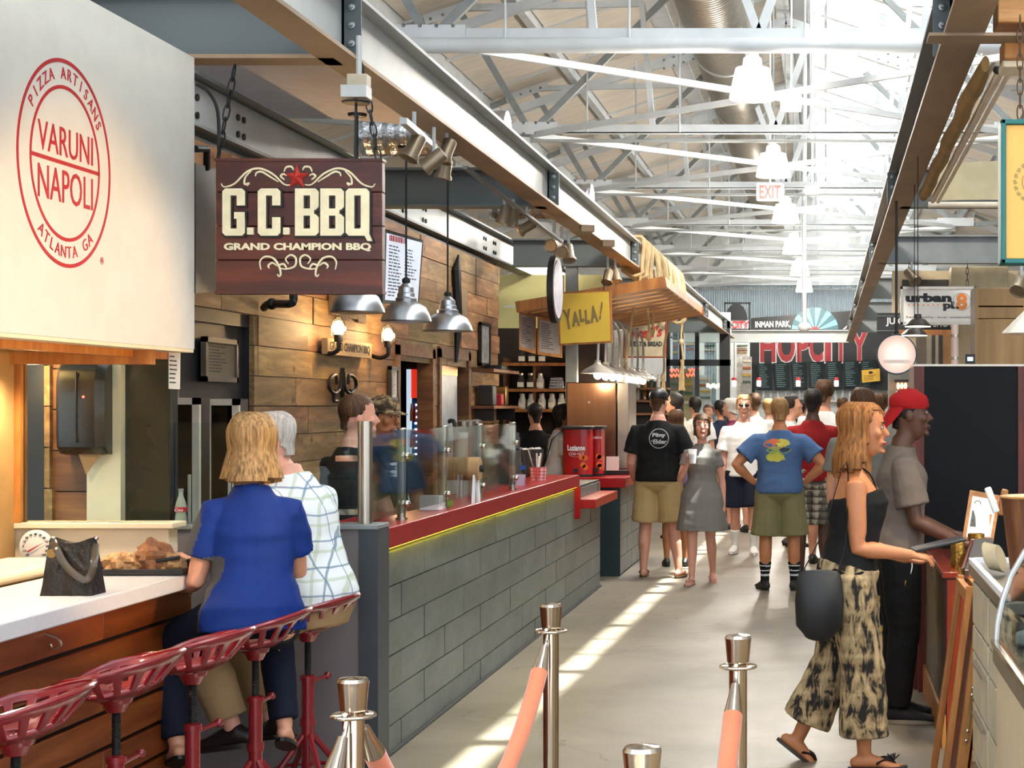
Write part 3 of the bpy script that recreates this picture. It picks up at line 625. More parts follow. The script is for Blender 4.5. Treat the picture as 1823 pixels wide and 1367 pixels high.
# wall things behind the sign: black monitor and pipe hook
tv = thing('monitor', 'black monitor on pipe bracket half hidden behind the dark red sign', 'monitor', P(365,520,8.6)); MB().add([P(348,290,8.2),P(384,300,9.0),P(384,520,9.0),P(348,522,8.2)]+[p+V((-.06,.03,0)) for p in (P(348,290,8.2),P(384,300,9.0),P(384,520,9.0),P(348,522,8.2))],[(0,1,2,3),(7,6,5,4),(0,4,5,1),(1,5,6,2),(2,6,7,3),(3,7,4,0)]).build('screen', m_black, tv); MB().tube([P(348,265,8.4),P(368,265,8.5),P(368,300,8.6)],.018,8).build('bracket', m_iron, tv)
b = MB(); b.tube(crom([P(470,548,10.3),P(480,541,10.2),P(515,541,10.0),P(522,535,10.0),P(522,522,10)],4),.024,8); b.ell(P(484,541,10.15),.036,8,6); tag(b.build('pipe_bracket', m_iron), 'black iron pipe bracket on plank wall below the dark red sign', 'pipe')
# --- dome pendants over the red counter
for i, (px, py, y) in enumerate(((636,557,8.75),(723,573,9.85),(797,590,10.9))):
    p = P(px, py, y); nm = ['partly hidden by the dark red sign','middle of the three over the counter','rightmost of the three over the counter'][i]
    t_ = thing('dome_pendant', 'brushed aluminium dome pendant lamp, '+nm, 'lamp', p, 'aluminium dome pendants'); r_ = 43*y/F*(1.08 if i==0 else 1)
    MB().lathe([(r_,0),(r_*1.03,.006),(r_*.97,.035),(r_*.80,.085),(r_*.5,.115),(r_*.42,.12),(r_*.40,.12),(r_*.5,.105),(r_*.78,.078),(r_*.95,.03)],30,p).build('lamp_shade', m_alu, t_)
    b = MB(); b.lathe([(r_*.42,.118),(r_*.44,.135),(r_*.36,.145),(r_*.36,.165),(r_*.32,.17),(r_*.31,.2),(r_*.2,.215),(.012,.235)],20,p); b.build('neck', m_alu, t_); MB().cyl(p+V((0,0,.23)),V((p.x,p.y,3.16)),.006,6).build('cord', m_rubber, t_)
    MB().lathe([(.012,.225),(.024,.23),(.024,.25),(.008,.262)],10,p).build('cord_grip', m_rubber, t_); MB().ell(p+V((0,0,.05)),(.035,.035,.045)).build('bulb', m_bulb, t_); MB().lathe([(.045,0),(.05,.012),(.05,.016)],14,(p.x,p.y,3.15)).build('ceiling_plate', m_iron, t_)
    lamp('SPOT','pendant_light', p+V((0,0,.02)), 26, WARMW, (0,0,-1), spot_size=2.4, spot_blend=.6, shadow_soft_size=.05)
jb = thing('junction_box', 'grey metal junction box under the beam above the hanging sign', 'box', P(632,185,7.0)); k = 7.0/F; c = P(634,165,7.0)
MB().box(c,(46*k,.09,22*k)).build('box_body', m_steell, jb, bevel=.003); MB().box(c+V((.006,.02,21*k)),(36*k,.07,24*k)).build('conduit_body', mat('putty_paint','#a79c88',.5), jb, bevel=.004); MB().lathe([(.056,-.02),(.06,-.012),(.02,-.006)],16,c+V((0,0,-11*k))).build('canopy', m_iron, jb); MB().cyl(c+V((0,0,-11*k)),P(632,284,7.0),.006,6).build('cord', m_rubber, jb); MB().cyl(c+V((.006,.02,20*k)),V((c.x+.006,c.y+.02,ZB+.02)),.012,8).build('stem', m_steell, jb)
# --- track lights under the beam
m_track = mat('track_metal','#857560',.4,.6); trk = thing('light_track', 'lamp track with small metal spotlights under the left beam', 'track light', (-2.2,9.5,3.0))
MB().bar(P(718,215,7.9),P(806,292,10.2),.035,.03).build('rail', m_steell, trk); MB().bar(P(828,298,10.8),P(1000,430,13.5),.03,.02).build('rail', m_steel, trk)
def spot(px, py, y, dirv, k=1, on=False, lab='', par=None):
    p = P(px, py, y); d = V(dirv).normalized(); top = V((p.x, p.y, ZB))
    t_ = par or thing('track_spotlight', lab, 'spotlight', p)
    b = MB(); b.lathe([(.03*k,-.06*k),(.036*k,-.05*k),(.036*k,.03*k),(.046*k,.05*k),(.046*k,.062*k),(.036*k,.055*k)],14,p,tuple(d)); b.build('spot_head', m_track, t_); MB().cyl(p+V((0,0,.03)),V((p.x,p.y,min(ZB,p.z+.16*k))),.01*k,6).build('stem', m_steell, t_)
    MB().lathe([(.03*k,0),(.03*k,.004)],12,p+d*.045*k,tuple(d)).build('lens', glow('lit_lens','#ffe9c4',30) if on else m_chrome, t_)
SL_ = ['leftmost spotlight of the cluster nearest the hanging sign','second spotlight of the cluster nearest the hanging sign','third spotlight in the cluster nearest the hanging sign','lowest spotlight of the cluster nearest the hanging sign','left spotlight of pair above middle of the counter','right spotlight of pair above middle of the counter','spotlight facing left above middle of the counter']
for i, (px, py, y, d) in enumerate(((737,262,8.4,(-.4,-.3,-1)),(772,285,9.0,(-.8,0,-.6)),(795,268,9.4,(-.3,-.3,-1)),(792,298,9.8,(-.2,0,-1)),(898,382,12.2,(-.3,0,-1)),(914,388,12.4,(-.2,0,-1)),(938,404,12.9,(-.8,-.3,-.5)))): spot(px, py, y, d, 1.1, False, SL_[i])
for i, (px, py, y, d, on, lab) in enumerate(((986,436,13.6,(-.2,-1,-.2),True,'lit bright spotlight above the edge-on oval sign'),(1000,446,13.9,(.1,-1,-.3),False,'dark spotlight beside lit one above the yellow sign'),(1012,450,14.1,(.2,-.4,-1),False,'right spotlight of cluster over the yellow sign'),(1082,492,17,(-.1,-.6,-1),False,'left spotlight under beam right of yellow sign'),(1095,490,17.3,(.3,-.4,-1),False,'right spotlight under beam right of yellow sign'))): spot(px, py, y, d, 1.25, on, lab)
for i,(px,py,y,w) in enumerate(((1045,435,14.2,24),(1082,452,15.5,22))):
    k=y/F; c=P(px,py,y); c.z=ZB-.03; q=tag(MB().box(c,(w*k,.12,12*k),(0,0,.3)).build('driver_box', m_rust, bevel=.004), ['tan driver box under left beam near the lit spotlight','tan driver box under left beam above the slatted canopy'][i], 'box')
# --- menu monitor on plank wall (tilted)
mt = thing('menu_board', 'tilted black framed white menu board on plank wall behind pendants', 'menu', P(715,540,11.6))
a,bb,c,d = P(684,407,11.0),P(754,427,12.7),P(745,545,12.7),P(681,540,11.0); nrm = ((bb-a).cross(d-a)).normalized(); nrm = nrm if nrm.x > 0 else -nrm
def quadslab(pts, n_, t, name, m_, par): 
    b = MB(); b.add(list(pts)+[p-n_*t for p in pts],[(0,1,2,3),(7,6,5,4),(0,4,5,1),(1,5,6,2),(2,6,7,3),(3,7,4,0)]); return b.build(name, m_, par)
quadslab((a,bb,c,d), nrm, .05, 'frame', m_black, mt); cq=(a+bb+c+d)/4; MB().bar(cq-nrm*.04,V((WX,cq.y+.1,cq.z)),.05,.05).build('bracket',m_iron,mt)
def lerp4(u,v_): return a.lerp(bb,u).lerp(d.lerp(c,u),v_)
quadslab([lerp4(u,v_)+nrm*.004 for u,v_ in ((.06,.05),(.95,.05),(.95,.95),(.06,.95))], nrm, .006, 'screen', glow('menu_screen','#c3cad6',.55), mt)
m_ink = mat('printed_ink','#2b2d33',.8); m_inkr = mat('printed_red','#b02a2a',.7)
def lines(parent, quad, off, rows, cols=1, mm=None, u0=.1, u1=.9, v0=.1, v1=.92, hh=.35, rnd=True, seed=1):
    rg = random.Random(seed); A,B_,C_,D_ = quad; n_ = off; q = MB(); f = lambda u,v_: A.lerp(B_,u).lerp(D_.lerp(C_,u),v_)+n_
    for cc in range(cols):
        ua = u0+(u1-u0)*cc/cols; ub = ua+(u1-u0)/cols*.86
        for r_ in range(rows):
            va = v0+(v1-v0)*r_/rows; vb = va+(v1-v0)/rows*hh; e = ua+(ub-ua)*(rg.uniform(.5,1) if rnd else 1); x_ = ua
            while x_ < e-.01:
                w_ = min(rg.uniform(.03,.1), e-x_); q.add([f(x_,va),f(x_+w_,va),f(x_+w_,vb),f(x_,vb)],[(0,1,2,3)]); x_ += w_+.018
    o = q.build('print', mm or m_ink, parent); o['kind'] = 'stuff'; return o
lines(mt, (a,bb,c,d), nrm*.006, 16, 2, v0=.2, seed=3)
a,bb,c,d = P(691,416,11.0),P(725,424,11.85),P(725,438,11.85),P(691,431,11.0); lines(mt,(a,bb,c,d),nrm*.007,1,1,m_inkr,.0,1,.1,.9,.9,False)
# --- sconce plaque on plank wall
def wallP(py, y, off=0): return V((WX+off, y, Z(py, y)))
def yw(px): return -WX*F/(CX-px)         # depth at which the plank wall shows at px
pq = thing('sconce_plaque', 'weathered timber plaque with two glowing bulbs and small lettered board', 'wall lamp', V((WX+.05, 12.0, 1.95)))
for i in range(4): y0_, y1_ = yw(583)+i*.22, yw(583)+i*.22+.215; MB().bx(WX+.008,WX+.03,y0_,y1_,2.28-.02*(i%2),2.62+.03*((i*7)%3)).build('board', wood('grey_barn_board','#4a3526','#6e5238','Z',.7,jit=.2,knots=False), pq)
ya, yb = yw(565), yw(645); MB().bx(WX+.03,WX+.07,ya,yb,2.00,2.11).build('name_board', mat('tan_nameboard','#a58b63',.6), pq)
text('GRAND CHAMPION BBQ', .09, m_ink, pq, SIDE((WX+.071,(ya+yb)/2,2.055)), w=(yb-ya)*.9, h=.07, off=.002)
for px, py in ((566,585),(658,597)):
    y = yw(px); p = wallP(py, y, .14); MB().ell(p,(.038,.038,.055)).build('bulb', m_bulb, pq); MB().lathe([(.05,-.05),(.052,.0),(.04,.06),(.02,.08)],14,p,None,cap=False).build('bulb_glass', m_glass, pq)
    MB().tube(crom([p+V((0,0,-.06)),p+V((0,0,-.14)),p+V((-.06,.0,-.17)),p+V((-.14,.02,-.15))],4),.016,8).build('pipe_arm', m_iron, pq); MB().lathe([(.03,-.09),(.03,-.04)],12,p).build('socket', m_iron, pq)
    lamp('POINT','sconce_light', p+V((.05,0,.0)), 13, (1,.62,.28), shadow_soft_size=.05)
p = wallP(618, yw(606), .05); MB().ell(p,(.015,.02,.05),8,6).build('figurine', m_white, pq)
# --- iron hook scrollwork
hk = thing('iron_hooks', 'black scrolled wrought iron hook rack on plank wall', 'hook rack', wallP(705, yw(602)))
def wallcurve(pts, r, name, m_, par, off=.03): MB().tube(crom([wallP(py, yw(px), off) for px, py in pts],4), r, 6).build(name, m_, par)
for s in (-1,1):
    wallcurve([(602+s*2,662),(602+s*4,690),(602+s*14,700),(602+s*24,690),(602+s*22,674),(602+s*12,668),(602+s*10,684)], .013, 'hook', m_iron, hk); wallcurve([(602+s*14,694),(602+s*16,712),(602+s*9,714)], .012, 'hook', m_iron, hk)
wallcurve([(602,655),(602,700),(606,708)], .016, 'hook', m_iron, hk)
# --- frames on plank wall
def wframe(label, px0, px1, py0, py1, fm, im, rows=6, cat='picture', nm='picture_frame', off=.01, t=.03):
    ya, yb = yw(px0), yw(px1); za, zb = Z(py1,(ya+yb)/2), Z(py0,(ya+yb)/2); t_ = thing(nm, label, cat, (WX+off,(ya+yb)/2,za)); bw = .03
    for q in ((ya,yb,zb-bw,zb),(ya,yb,za,za+bw),(ya,ya+bw,za,zb),(yb-bw,yb,za,zb)): MB().bx(WX+off,WX+off+t,*q).build('frame_bar', fm, t_)
    MB().bx(WX+off,WX+off+t*.6,ya+bw,yb-bw,za+bw,zb-bw).build('picture', im, t_); x_ = WX+off+t*.6+.001
    if rows: lines(t_, (V((x_,ya+bw,zb-bw)),V((x_,yb-bw,zb-bw)),V((x_,yb-bw,za+bw)),V((x_,ya+bw,za+bw))), V((.0005,0,0)), rows, seed=len(label))
    return t_
wframe('framed certificate on the black door panel', 370, 428, 602, 680, mat('grey_frame','#574e41',.5), mat('cream_certificate','#6b604c',.7), 9, off=-.04)
wframe('narrow black framed notice left of the cooler opening', 688, 702, 652, 714, m_black, m_paper, 12)
wframe('tall ornate dark frame high on plank wall right of pendants', 850, 867, 575, 652, m_iron, mat('photo_grey','#8e8f93',.6,var=.5,scale=14), 0)
MB_=MB().bx(WX+.01,WX+.03,yw(800),yw(812),2.3,2.95); kn=thing('wall_ornament','long dark carved ornament hanging behind the rightmost dome pendant','ornament',(WX+.02,15.5,2.2)); y_=yw(806); MB().tube([(WX+.03,y_,2.05),(WX+.04,y_+.05,2.4),(WX+.03,y_,2.9),(WX+.03,y_+.1,3.05)],[.015,.04,.045,.01],8).build('blade', m_iron, kn); MB().bx(WX,WX+.03,y_+.12,y_+.5,2.45,2.75).build('plaque', m_rust, kn)
# --- glass door coolers with pale frames
m_cool = mat('pale_cooler_frame','#d6ccbb',.4); m_dark = mat('cooler_interior','#191310',.3,var=.3)
for i, (pa, pb, y, lab) in enumerate(((300,358,8.6,'glass door cooler with pale frame half behind the glass partition'),(366,428,9.1,'glass door cooler with pale frame behind blond woman'))):
    xa, xb = X(pa,y), X(pb,y); zt = Z(708+2*i, y); t_ = thing('cooler', lab, 'cooler', ((xa+xb)/2,y,0)); MB().bx(xa,xb,y,y+.12,0,zt).build('body', m_dark, t_); b = MB(); w = .035
    for q in ((xa,xb,zt-w,zt),(xa,xb,.3,.3+w),(xa,xa+w,.3,zt),(xb-w,xb,.3,zt)): MB().bx(q[0],q[1],y-.03,y,q[2],q[3]).build('door_frame', m_cool, t_)
    MB().bx(xa+w,xb-w,y-.015,y-.01,.3+w,zt-w).build('door_glass', m_glassd, t_); MB().bx(xb-.05,xb-.04,y-.05,y-.03,1.0,1.3).build('door_handle', m_cool, t_)
# drinks cooler with red crown and lit led edges, seen through the opening
dc = thing('drinks_cooler', 'lit drinks cooler with red crown and blue white led edge', 'cooler', (-3.68,15.3,0))
xa, xb = X(726,15.3), X(756,15.3)
MB().bx(xa-.03,xb+.03,15.35,15.8,0,2.04).build('body', m_black, dc); MB().bx(xa,xb,15.30,15.35,1.72,1.98).build('crown', glow('red_crown','#d8321f',.5), dc); MB().bx(xa,xb,15.32,15.35,.2,1.72).build('door', mat('blue_dark_glass','#15324f',.15,var=.5,scale=6), dc)
m_ledw = glow('led_white','#d7ecff',4)
for k in range(26): MB().bx(X(744,15.3)-.03,X(744,15.3)+.03,15.30,15.315,.25+k*.056,.265+k*.056).build('led', m_ledw, dc)
MB().bx(xa-.01,xa+.03,15.29,15.32,.2,1.98).build('side_light', glow('side_light','#cfe2f5',.45), dc)
rg = random.Random(5)
for r_ in range(5):
    for k in range(2):
        p = V((xa+.035+k*.03, 15.29, .55+r_*.24)); MB().lathe([(.014,0),(.014,.09),(.007,.13),(.007,.16)],8,p).build('bottle', mat('drink_%d'%(r_*2+k), ['#a52a1e','#d9902c','#e9e3d0','#3c6f3a','#2d4f8a'][rg.randint(0,4)],.3), dc)
# --- paper towel dispenser on the cross wall
td = thing('towel_dispenser', 'large black paper towel dispenser on wall behind the glass partition', 'dispenser', P(140,825,7.4)); y = 7.38; k = y/F
prof = [(0,0),(.02,-.01),(.15,0),(.2,.03),(.21,.1),(.21,.32),(.19,.37),(.15,.4),(0,.41)]
b = MB(); x0_, x1_ = X(97,y), X(183,y); zb = Z(808,y); pts = []
n_ = len(prof); vs = []
for xx, kx in ((x0_,.8),(x0_+.025,1),(x1_-.03,1),(x1_,.78)):
    for d_, z_ in prof: vs.append((xx, 7.53-d_*kx*.8, zb+z_*(.97 if kx<1 else 1)))
fs = []
for i in range(3):
    for j in range(n_): j2=(j+1)%n_; fs.append((i*n_+j,(i+1)*n_+j,(i+1)*n_+j2,i*n_+j2))
fs += [tuple(range(n_)), tuple(range(4*n_-1,3*n_-1,-1))]
b.add(vs, fs).build('housing', mat('black_gloss_plastic','#191919',.22), td); MB().bx((x0_+x1_)/2-.004,(x0_+x1_)/2+.0,7.355,7.37,zb+.05,zb+.36).build('seam', m_rubber, td)
MB().add([(x0_+.07,7.44,zb+.02),(x1_-.02,7.44,zb+.02),(x0_+.12,7.42,zb-.09),(x0_+.07,7.445,zb+.02),(x1_-.02,7.445,zb+.02),(x0_+.12,7.425,zb-.09)],[(0,1,2),(5,4,3),(0,2,5,3),(1,4,5,2)]).build('paper_towel', mat('brown_towel','#a37a52',.9), td); MB().ell(((x0_+x1_)/2+.03,7.358,zb+.25),.006,8,5).build('indicator_light', glow('red_dot','#ff5040',3), td)
# paper notice, downlight, thermometer
nt = thing('paper_notice','white paper notice on post right of glass partition','notice',P(311,692,7.3)); qa=[P(300,626,7.3),P(321,628,7.3),P(320,693,7.3),P(300,692,7.3)]; quadslab(qa,V((0,-1,0)),.003,'sheet',m_paper,nt); lines(nt,qa,V((0,-.001,0)),7,seed=4)
dlp = V((-3.2,6.75,1.879)); dl = thing('downlight','round recessed downlight glowing in the soffit above the bar','downlight',dlp); MB().lathe([(.055,0),(.06,.0),(.06,-.006),(.045,-.006)],20,dlp).build('trim_ring', m_white, dl); MB().lathe([(.044,-.003),(.044,-.001)],16,dlp).build('lens', glow('downlight_lens','#fff0d0',25), dl)
lamp('SPOT','downlight_beam', dlp+V((0,0,-.02)), 30, WARMW, (0,0,-1), spot_size=2.3, spot_blend=.7, shadow_soft_size=.05); lamp('POINT','added_kitchen_fill', V((-3.45,7.3,1.80)), 6, WARM, shadow_soft_size=.04)  # point lamp has no fixture, added to warm the planks behind the glass
lamp('SPOT','downlight_beam', V((-3.0,5.4,1.86)), 40, WARMW, (.1,0,-1), spot_size=2.3, spot_blend=.7, shadow_soft_size=.05)
th = thing('thermometer','round white dial thermometer leaning on the cream ledge','thermometer',P(66,1000,6.9)); c = P(66,972,6.96); TM = FACE(c+V((0,-.01,0))); b = MB(); b.lathe([(.068,0),(.068,.012),(.06,.014)],28,c,(0,-1,0)); b.build('dial', m_paper, th)
for k in range(13):
    a = R(225-k*22.5); text(str(k*10-20), .013, m_ink, th, TM @ Matrix.Translation((.05*math.cos(a),.05*math.sin(a),.0055)))
b = MB(TM); b.add([(-.035,-.02,.007),(-.03,-.026,.007),(.042,.02,.007),(-.035,-.02,.008),(-.03,-.026,.008),(.042,.02,.008)],[(2,1,0),(3,4,5),(0,1,4,3),(1,2,5,4),(2,0,3,5)]); b.build('needle', m_inkr, th)
# bottle on the grey ledge
def bottle(name, label, p, h, r_, gm, lm, cap_, lab=None):
    t_ = thing(name, label, 'bottle', p); MB().lathe([(r_*.9,0),(r_,h*.04),(r_,h*.18),(r_*.86,h*.32),(r_,h*.5),(r_*.8,h*.64),(r_*.42,h*.82),(r_*.38,h*.95),(r_*.44,h*.96),(r_*.44,h)],16,p).build('glass', gm, t_)
    MB().lathe([(r_*1.02,h*.36),(r_*1.03,h*.5)],16,p,cap=False).build('label', lm, t_); MB().lathe([(r_*.46,h*.97),(r_*.46,h*1.02),(r_*.2,h*1.03)],12,p).build('cap', cap_, t_)
    return t_
m_bot = mat('bottle_glass','#b9c4ae',.08,alpha=.55); bt = bottle('soda_bottle','small soda bottle with red label on grey ledge beside glass partition',V((X(322,7.53),7.53,1.12)),.155,.026,m_bot,m_sign_red,m_bolt)
text('Coca', .018, m_white, bt, FACE((X(322,7.53),7.53-.0275,1.12+.065)), shear=.3)
# --- handbag on the bar
hb = thing('handbag','black croc leather handbag with strap standing on the white bar','bag',P(130,1035,5.95)); y = 5.9; zc = .99
xa, xb = X(85,y), X(176,y); m_croc = mat('black_croc','#15110d',.38,var=.5,scale=40,bump=.5,bsc=45,spec=.4); vs=[]; b=MB()
hz = Z(957,y)-zc; prof = []
for i in range(9):
    u=i/8; x_=xa+(xb-xa)*u
    for v_ in range(6):
        w_=v_/5; sag = -.018*math.sin(PI*u)*w_; zz_=zc+hz*w_+sag; th_=.055*(1-.6*w_)+.004; xx=x_+(.5-u)*.02*w_*2
        vs.append((xx, y-th_+random.uniform(-.004,.004), zz_)); vs.append((xx, y+th_, zz_))
fs=[]
def id_(i,v_,s): return (i*6+v_)*2+s
for i in range(8):
    for v_ in range(5): fs += [(id_(i,v_,0),id_(i+1,v_,0),id_(i+1,v_+1,0),id_(i,v_+1,0)),(id_(i,v_,1),id_(i,v_+1,1),id_(i+1,v_+1,1),id_(i+1,v_,1))]
    fs += [(id_(i,0,0),id_(i,0,1),id_(i+1,0,1),id_(i+1,0,0)),(id_(i,5,0),id_(i+1,5,0),id_(i+1,5,1),id_(i,5,1))]
for v_ in range(5): fs += [(id_(0,v_,0),id_(0,v_+1,0),id_(0,v_+1,1),id_(0,v_,1)),(id_(8,v_,0),id_(8,v_,1),id_(8,v_+1,1),id_(8,v_+1,0))]
b.add(vs,fs).build('body', m_croc, hb); b=MB(); yy=y-.07
b.sweep(crom([P(92,960,y),P(100,975,yy),P(112,1000,yy),P(130,1020,yy-.01),P(150,1032,yy-.01),P(160,1026,yy),P(168,1000,yy),P(170,968,y)],5),[(.012,.003)]*36,6,(1,0,.4)); b.build('strap', mat('worn_black_strap','#3a3228',.3), hb); MB().lathe([(.016,0),(.016,.004)],14,P(92,985,yy),(0,-1,0)).build('clasp', m_brass, hb)
for px in (95,171): MB().ell(P(px,958,y),.009,8,6).build('strap_ring', m_chrome, hb)
# --- tray with crumpled paper and food
ty = 6.70; tr = thing('serving_tray','black serving tray with food wrappers on the white bar','tray',(X(262,ty),ty,.99)); tx0, tx1 = X(176,ty), X(348,ty)
MB().bx(tx0,tx1,ty-.16,ty+.14,.991,1.0).build('tray_base', m_rubber, tr, bevel=.004)
for q in ((tx0-.012,tx1+.012,ty-.172,ty-.16),(tx0-.012,tx1+.012,ty+.14,ty+.152)): MB().bx(*q,.993,1.016).build('rim', m_rubber, tr, bevel=.003)
for q in ((tx0-.012,tx0),(tx1,tx1+.012)): MB().bx(*q,ty-.17,ty+.15,.993,1.016).build('rim', m_rubber, tr, bevel=.003)
m_wrap = mat('crumpled_wrapper','#b78a5c',.8,var=.35,scale=14,bump=.5,bsc=30); m_food = mat('pulled_pork','#8d5a36',.7,var=.4,scale=25,bump=.6,bsc=50)
def lump(c, r, seed, mm, lab, cat='food wrapper', nm='crumpled_wrapper', sub=None):
    b = MB(); b.ell(c, r, 22, 14); rg=random.Random(seed)
    for i, v_ in enumerate(b.v):
        d_ = v_-V(c); nz = noise.noise(V((d_.x*28+seed,d_.y*28,d_.z*28)))+.6*noise.noise(V((d_.x*70,d_.y*70+seed,d_.z*70))); b.v[i] = V(c)+d_*(1+.42*nz); b.v[i].z = max(b.v[i].z, 1.0)
    return tag(b.build(nm, mm, ang=20), lab, cat)
for i, (px, py, r_, mm, lab) in enumerate(((215,1000,(.065,.06,.042),m_wrap,'brown crumpled wrapper at left end of the tray'),(248,1003,(.06,.065,.045),m_wrap,'tan crumpled wrapper second from left on the tray'),(275,992,(.07,.07,.075),m_food,'tall heap of pulled meat in middle of tray'),(306,1000,(.055,.055,.042),m_wrap,'crumpled wrapper right of the meat heap on tray'))): lump((X(px,ty),ty,1.0+r_[2]*.55), r_, 11+i*7, mm, lab, 'food' if mm is m_food else 'wrapper', 'pulled_meat' if mm is m_food else 'crumpled_wrapper')
for i,(px,py,dy) in enumerate(((308,997,-.05),(318,1003,.02))): tag(MB().box((X(px,ty),ty+dy,1.045-i*.02),(.09,.03,.012),(0,-.15,.3+i*.5)).build('cutlery_sleeve', m_rubber, bevel=.003), ['black cutlery sleeve upper on the tray','black cutlery sleeve lower on the tray'][i],'cutlery')
cp = thing('sauce_cup','clear cup of dark drink beside the tray','cup',(X(301,6.9),6.9,.99)); c=(X(301,6.9),6.9,.991); MB().lathe([(.028,0),(.034,.09),(.031,.09),(.026,.004)],16,c).build('glass', mat('cup_plastic','#d8d2cc',.1,alpha=.35), cp); MB().lathe([(.026,.006),(.031,.06)],16,c).build('drink', mat('cola','#2a0f0a',.1), cp)

# --- tractor seat stools
def seat_mesh(t_):
    # pressed steel pan: wide scoop with slots, open notch at the front
    NA, RR = 90, [0,.14,.28,.42,.56,.66,.92,.96,1.0]
    b = MB(); vs=[]
    for i, rr in enumerate(RR):
        for k in range(NA):
            a = 2*PI*k/NA; ro = .228*(1-.16*max(0,math.sin(a))**6)     # +y is the front
            x_ = ro*rr*math.cos(a); y_ = ro*.90*rr*math.sin(a)
            z_ = .095*rr**3*(1-.75*max(0,math.sin(a))**2)+.055*max(0,-math.sin(a))*rr**1.6+.025*max(0,math.sin(a))**8*rr*(1.2-rr)
            vs.append((x_,y_,z_))
    fs=[]
    for i in range(len(RR)-1):
        for k in range(NA):
            k2=(k+1)%NA; deg=k/NA*360
            if i==5 and k%5>1 and not (72<deg<108): continue          # slots between the outer ribs
            if i==2 and k%15 in (3,4,5,6,7) : continue               # inner holes
            q=(i*NA+k,i*NA+k2,(i+1)*NA+k2,(i+1)*NA+k)
            fs.append(q if i else (0,q[2],q[3]))
    b.add([V(v)+WL[t_]+V((0,0,.70)) for v in vs],fs); o=b.build('seat', m_stool, t_, ang=60)
    s=o.modifiers.new('thick','SOLIDIFY'); s.thickness=.014; s.offset=0; s.use_rim=True
    bv=o.modifiers.new('bev','BEVEL'); bv.width=.003; bv.segments=2; bv.limit_method='ANGLE'; bv.angle_limit=R(50)
    q=MB(); q.tube([V(vs[-NA+k%NA])+WL[t_]+V((0,0,.70)) for k in range(NA+1)],.0095,8); q.build('seat_rim', m_stool, t_)
st0 = thing('bar_stool','red metal tractor seat bar stool, the farthest of five','stool',(0,0,0),'red tractor seat bar stools at the white bar')
seat_mesh(st0)
b=MB(); b.lathe([(.05,.685),(.055,.70),(.03,.705)],14); b.lathe([(.03,.655),(.045,.685)],14); b.build('seat_hub', m_stool, st0)
b=MB(); pr=[]
for k in range(40): pr += [(.0125,.42+k*.0065),(.0145,.42+k*.0065+.003)]
b.lathe(pr,10); b.build('screw_rod', m_iron, st0)
b=MB(); b.lathe([(.026,.12),(.026,.49),(.032,.49),(.032,.51),(.02,.515)],16); b.lathe([(.033,.30),(.033,.33)],14); b.build('column', m_stool, st0)
b=MB(); b.cyl((.02,0,.478),(.15,-.02,.486),.009,8); b.build('crank_bar', m_stool, st0); MB().ell((.157,-.021,.486),.017,10,7).build('crank_knob', m_stool, st0)
for k in range(4):
    a=PI/4+k*PI/2; MB().tube(crom([(.02*math.cos(a),.02*math.sin(a),.26),(.09*math.cos(a),.09*math.sin(a),.17),(.19*math.cos(a),.19*math.sin(a),.05),(.23*math.cos(a),.23*math.sin(a),.012)],4),.013,8).build('leg', m_stool, st0); MB().lathe([(.02,0),(.02,.012)],10,(.23*math.cos(a),.23*math.sin(a),0)).build('foot_pad', m_stool, st0)
b=MB(); b.tube([(.15*math.cos(2*PI*k/24),.15*math.sin(2*PI*k/24),.11) for k in range(25)],.008,6); b.build('foot_ring', m_stool, st0)
SP = [(548,7.12,84,'under the man in the checked shirt'),(455,6.6,94,'under the woman in the blue shirt'),(343,6.03,84,'empty, third from the right'),(207,5.48,92,'empty, fourth from the right'),(28,4.8,100,'empty, nearest at the left edge')]
for i,(px,y,rzd,lab) in enumerate(SP):
    loc=(X(px,y),y,0); L_='red metal tractor seat bar stool '+lab
    if i==0: st0.location=loc; st0.rotation_euler=(0,0,R(rzd)); st0['label']=L_; WL[st0]=V(loc)
    else: copy_tree(st0,None,loc,R(rzd),L_)

# --- stanchions and ropes
m_felt = mat('coral_velvet_rope','#e8825a',.85,var=.06,sheen=.5,bump=.15,bsc=200)
sn0=None; SN=[]
for i,(px,y,lab) in enumerate(((629,4.0,'polished steel rope stanchion at lower left'),(981,5.5,'polished steel rope stanchion in middle of the aisle'),(1314,4.75,'polished steel rope stanchion standing right of the middle one'),(1143,3.2,'polished steel rope stanchion cap at bottom edge of the photo'))):
    loc=V((X(px,y),y,0)); SN.append(loc)
    if sn0 is None:
        sn0=thing('stanchion',lab,'stanchion',loc,'polished rope stanchions')
        p=loc; MB().lathe([(.0255,.02),(.0255,.925),(.02,.93)],20,p).build('pole', m_chrome, sn0); MB().lathe([(.17,0),(.17,.008),(.14,.02),(.05,.03),(.03,.05)],32,p).build('base', m_chrome, sn0)
        MB().lathe([(.027,.91),(.031,.93),(.036,.985),(.0375,.995),(.033,1.003),(.0,1.008)],24,p,cap=False).build('cap', m_chrome, sn0)
        b=MB(); b.tube([p+V((.05*math.cos(2*PI*k/28),.05*math.sin(2*PI*k/28),.915)) for k in range(29)],.0045,8); b.build('ring', m_chrome, sn0); b=MB()
        for k in range(4): a=k*PI/2+.4; b.cyl(p+V((.024*math.cos(a),.024*math.sin(a),.915)),p+V((.05*math.cos(a),.05*math.sin(a),.915)),.004,6)
        b.build('ring_spoke', m_chrome, sn0)['kind']='stuff'
    else: copy_tree(sn0,None,tuple(loc),R(30*i),lab)
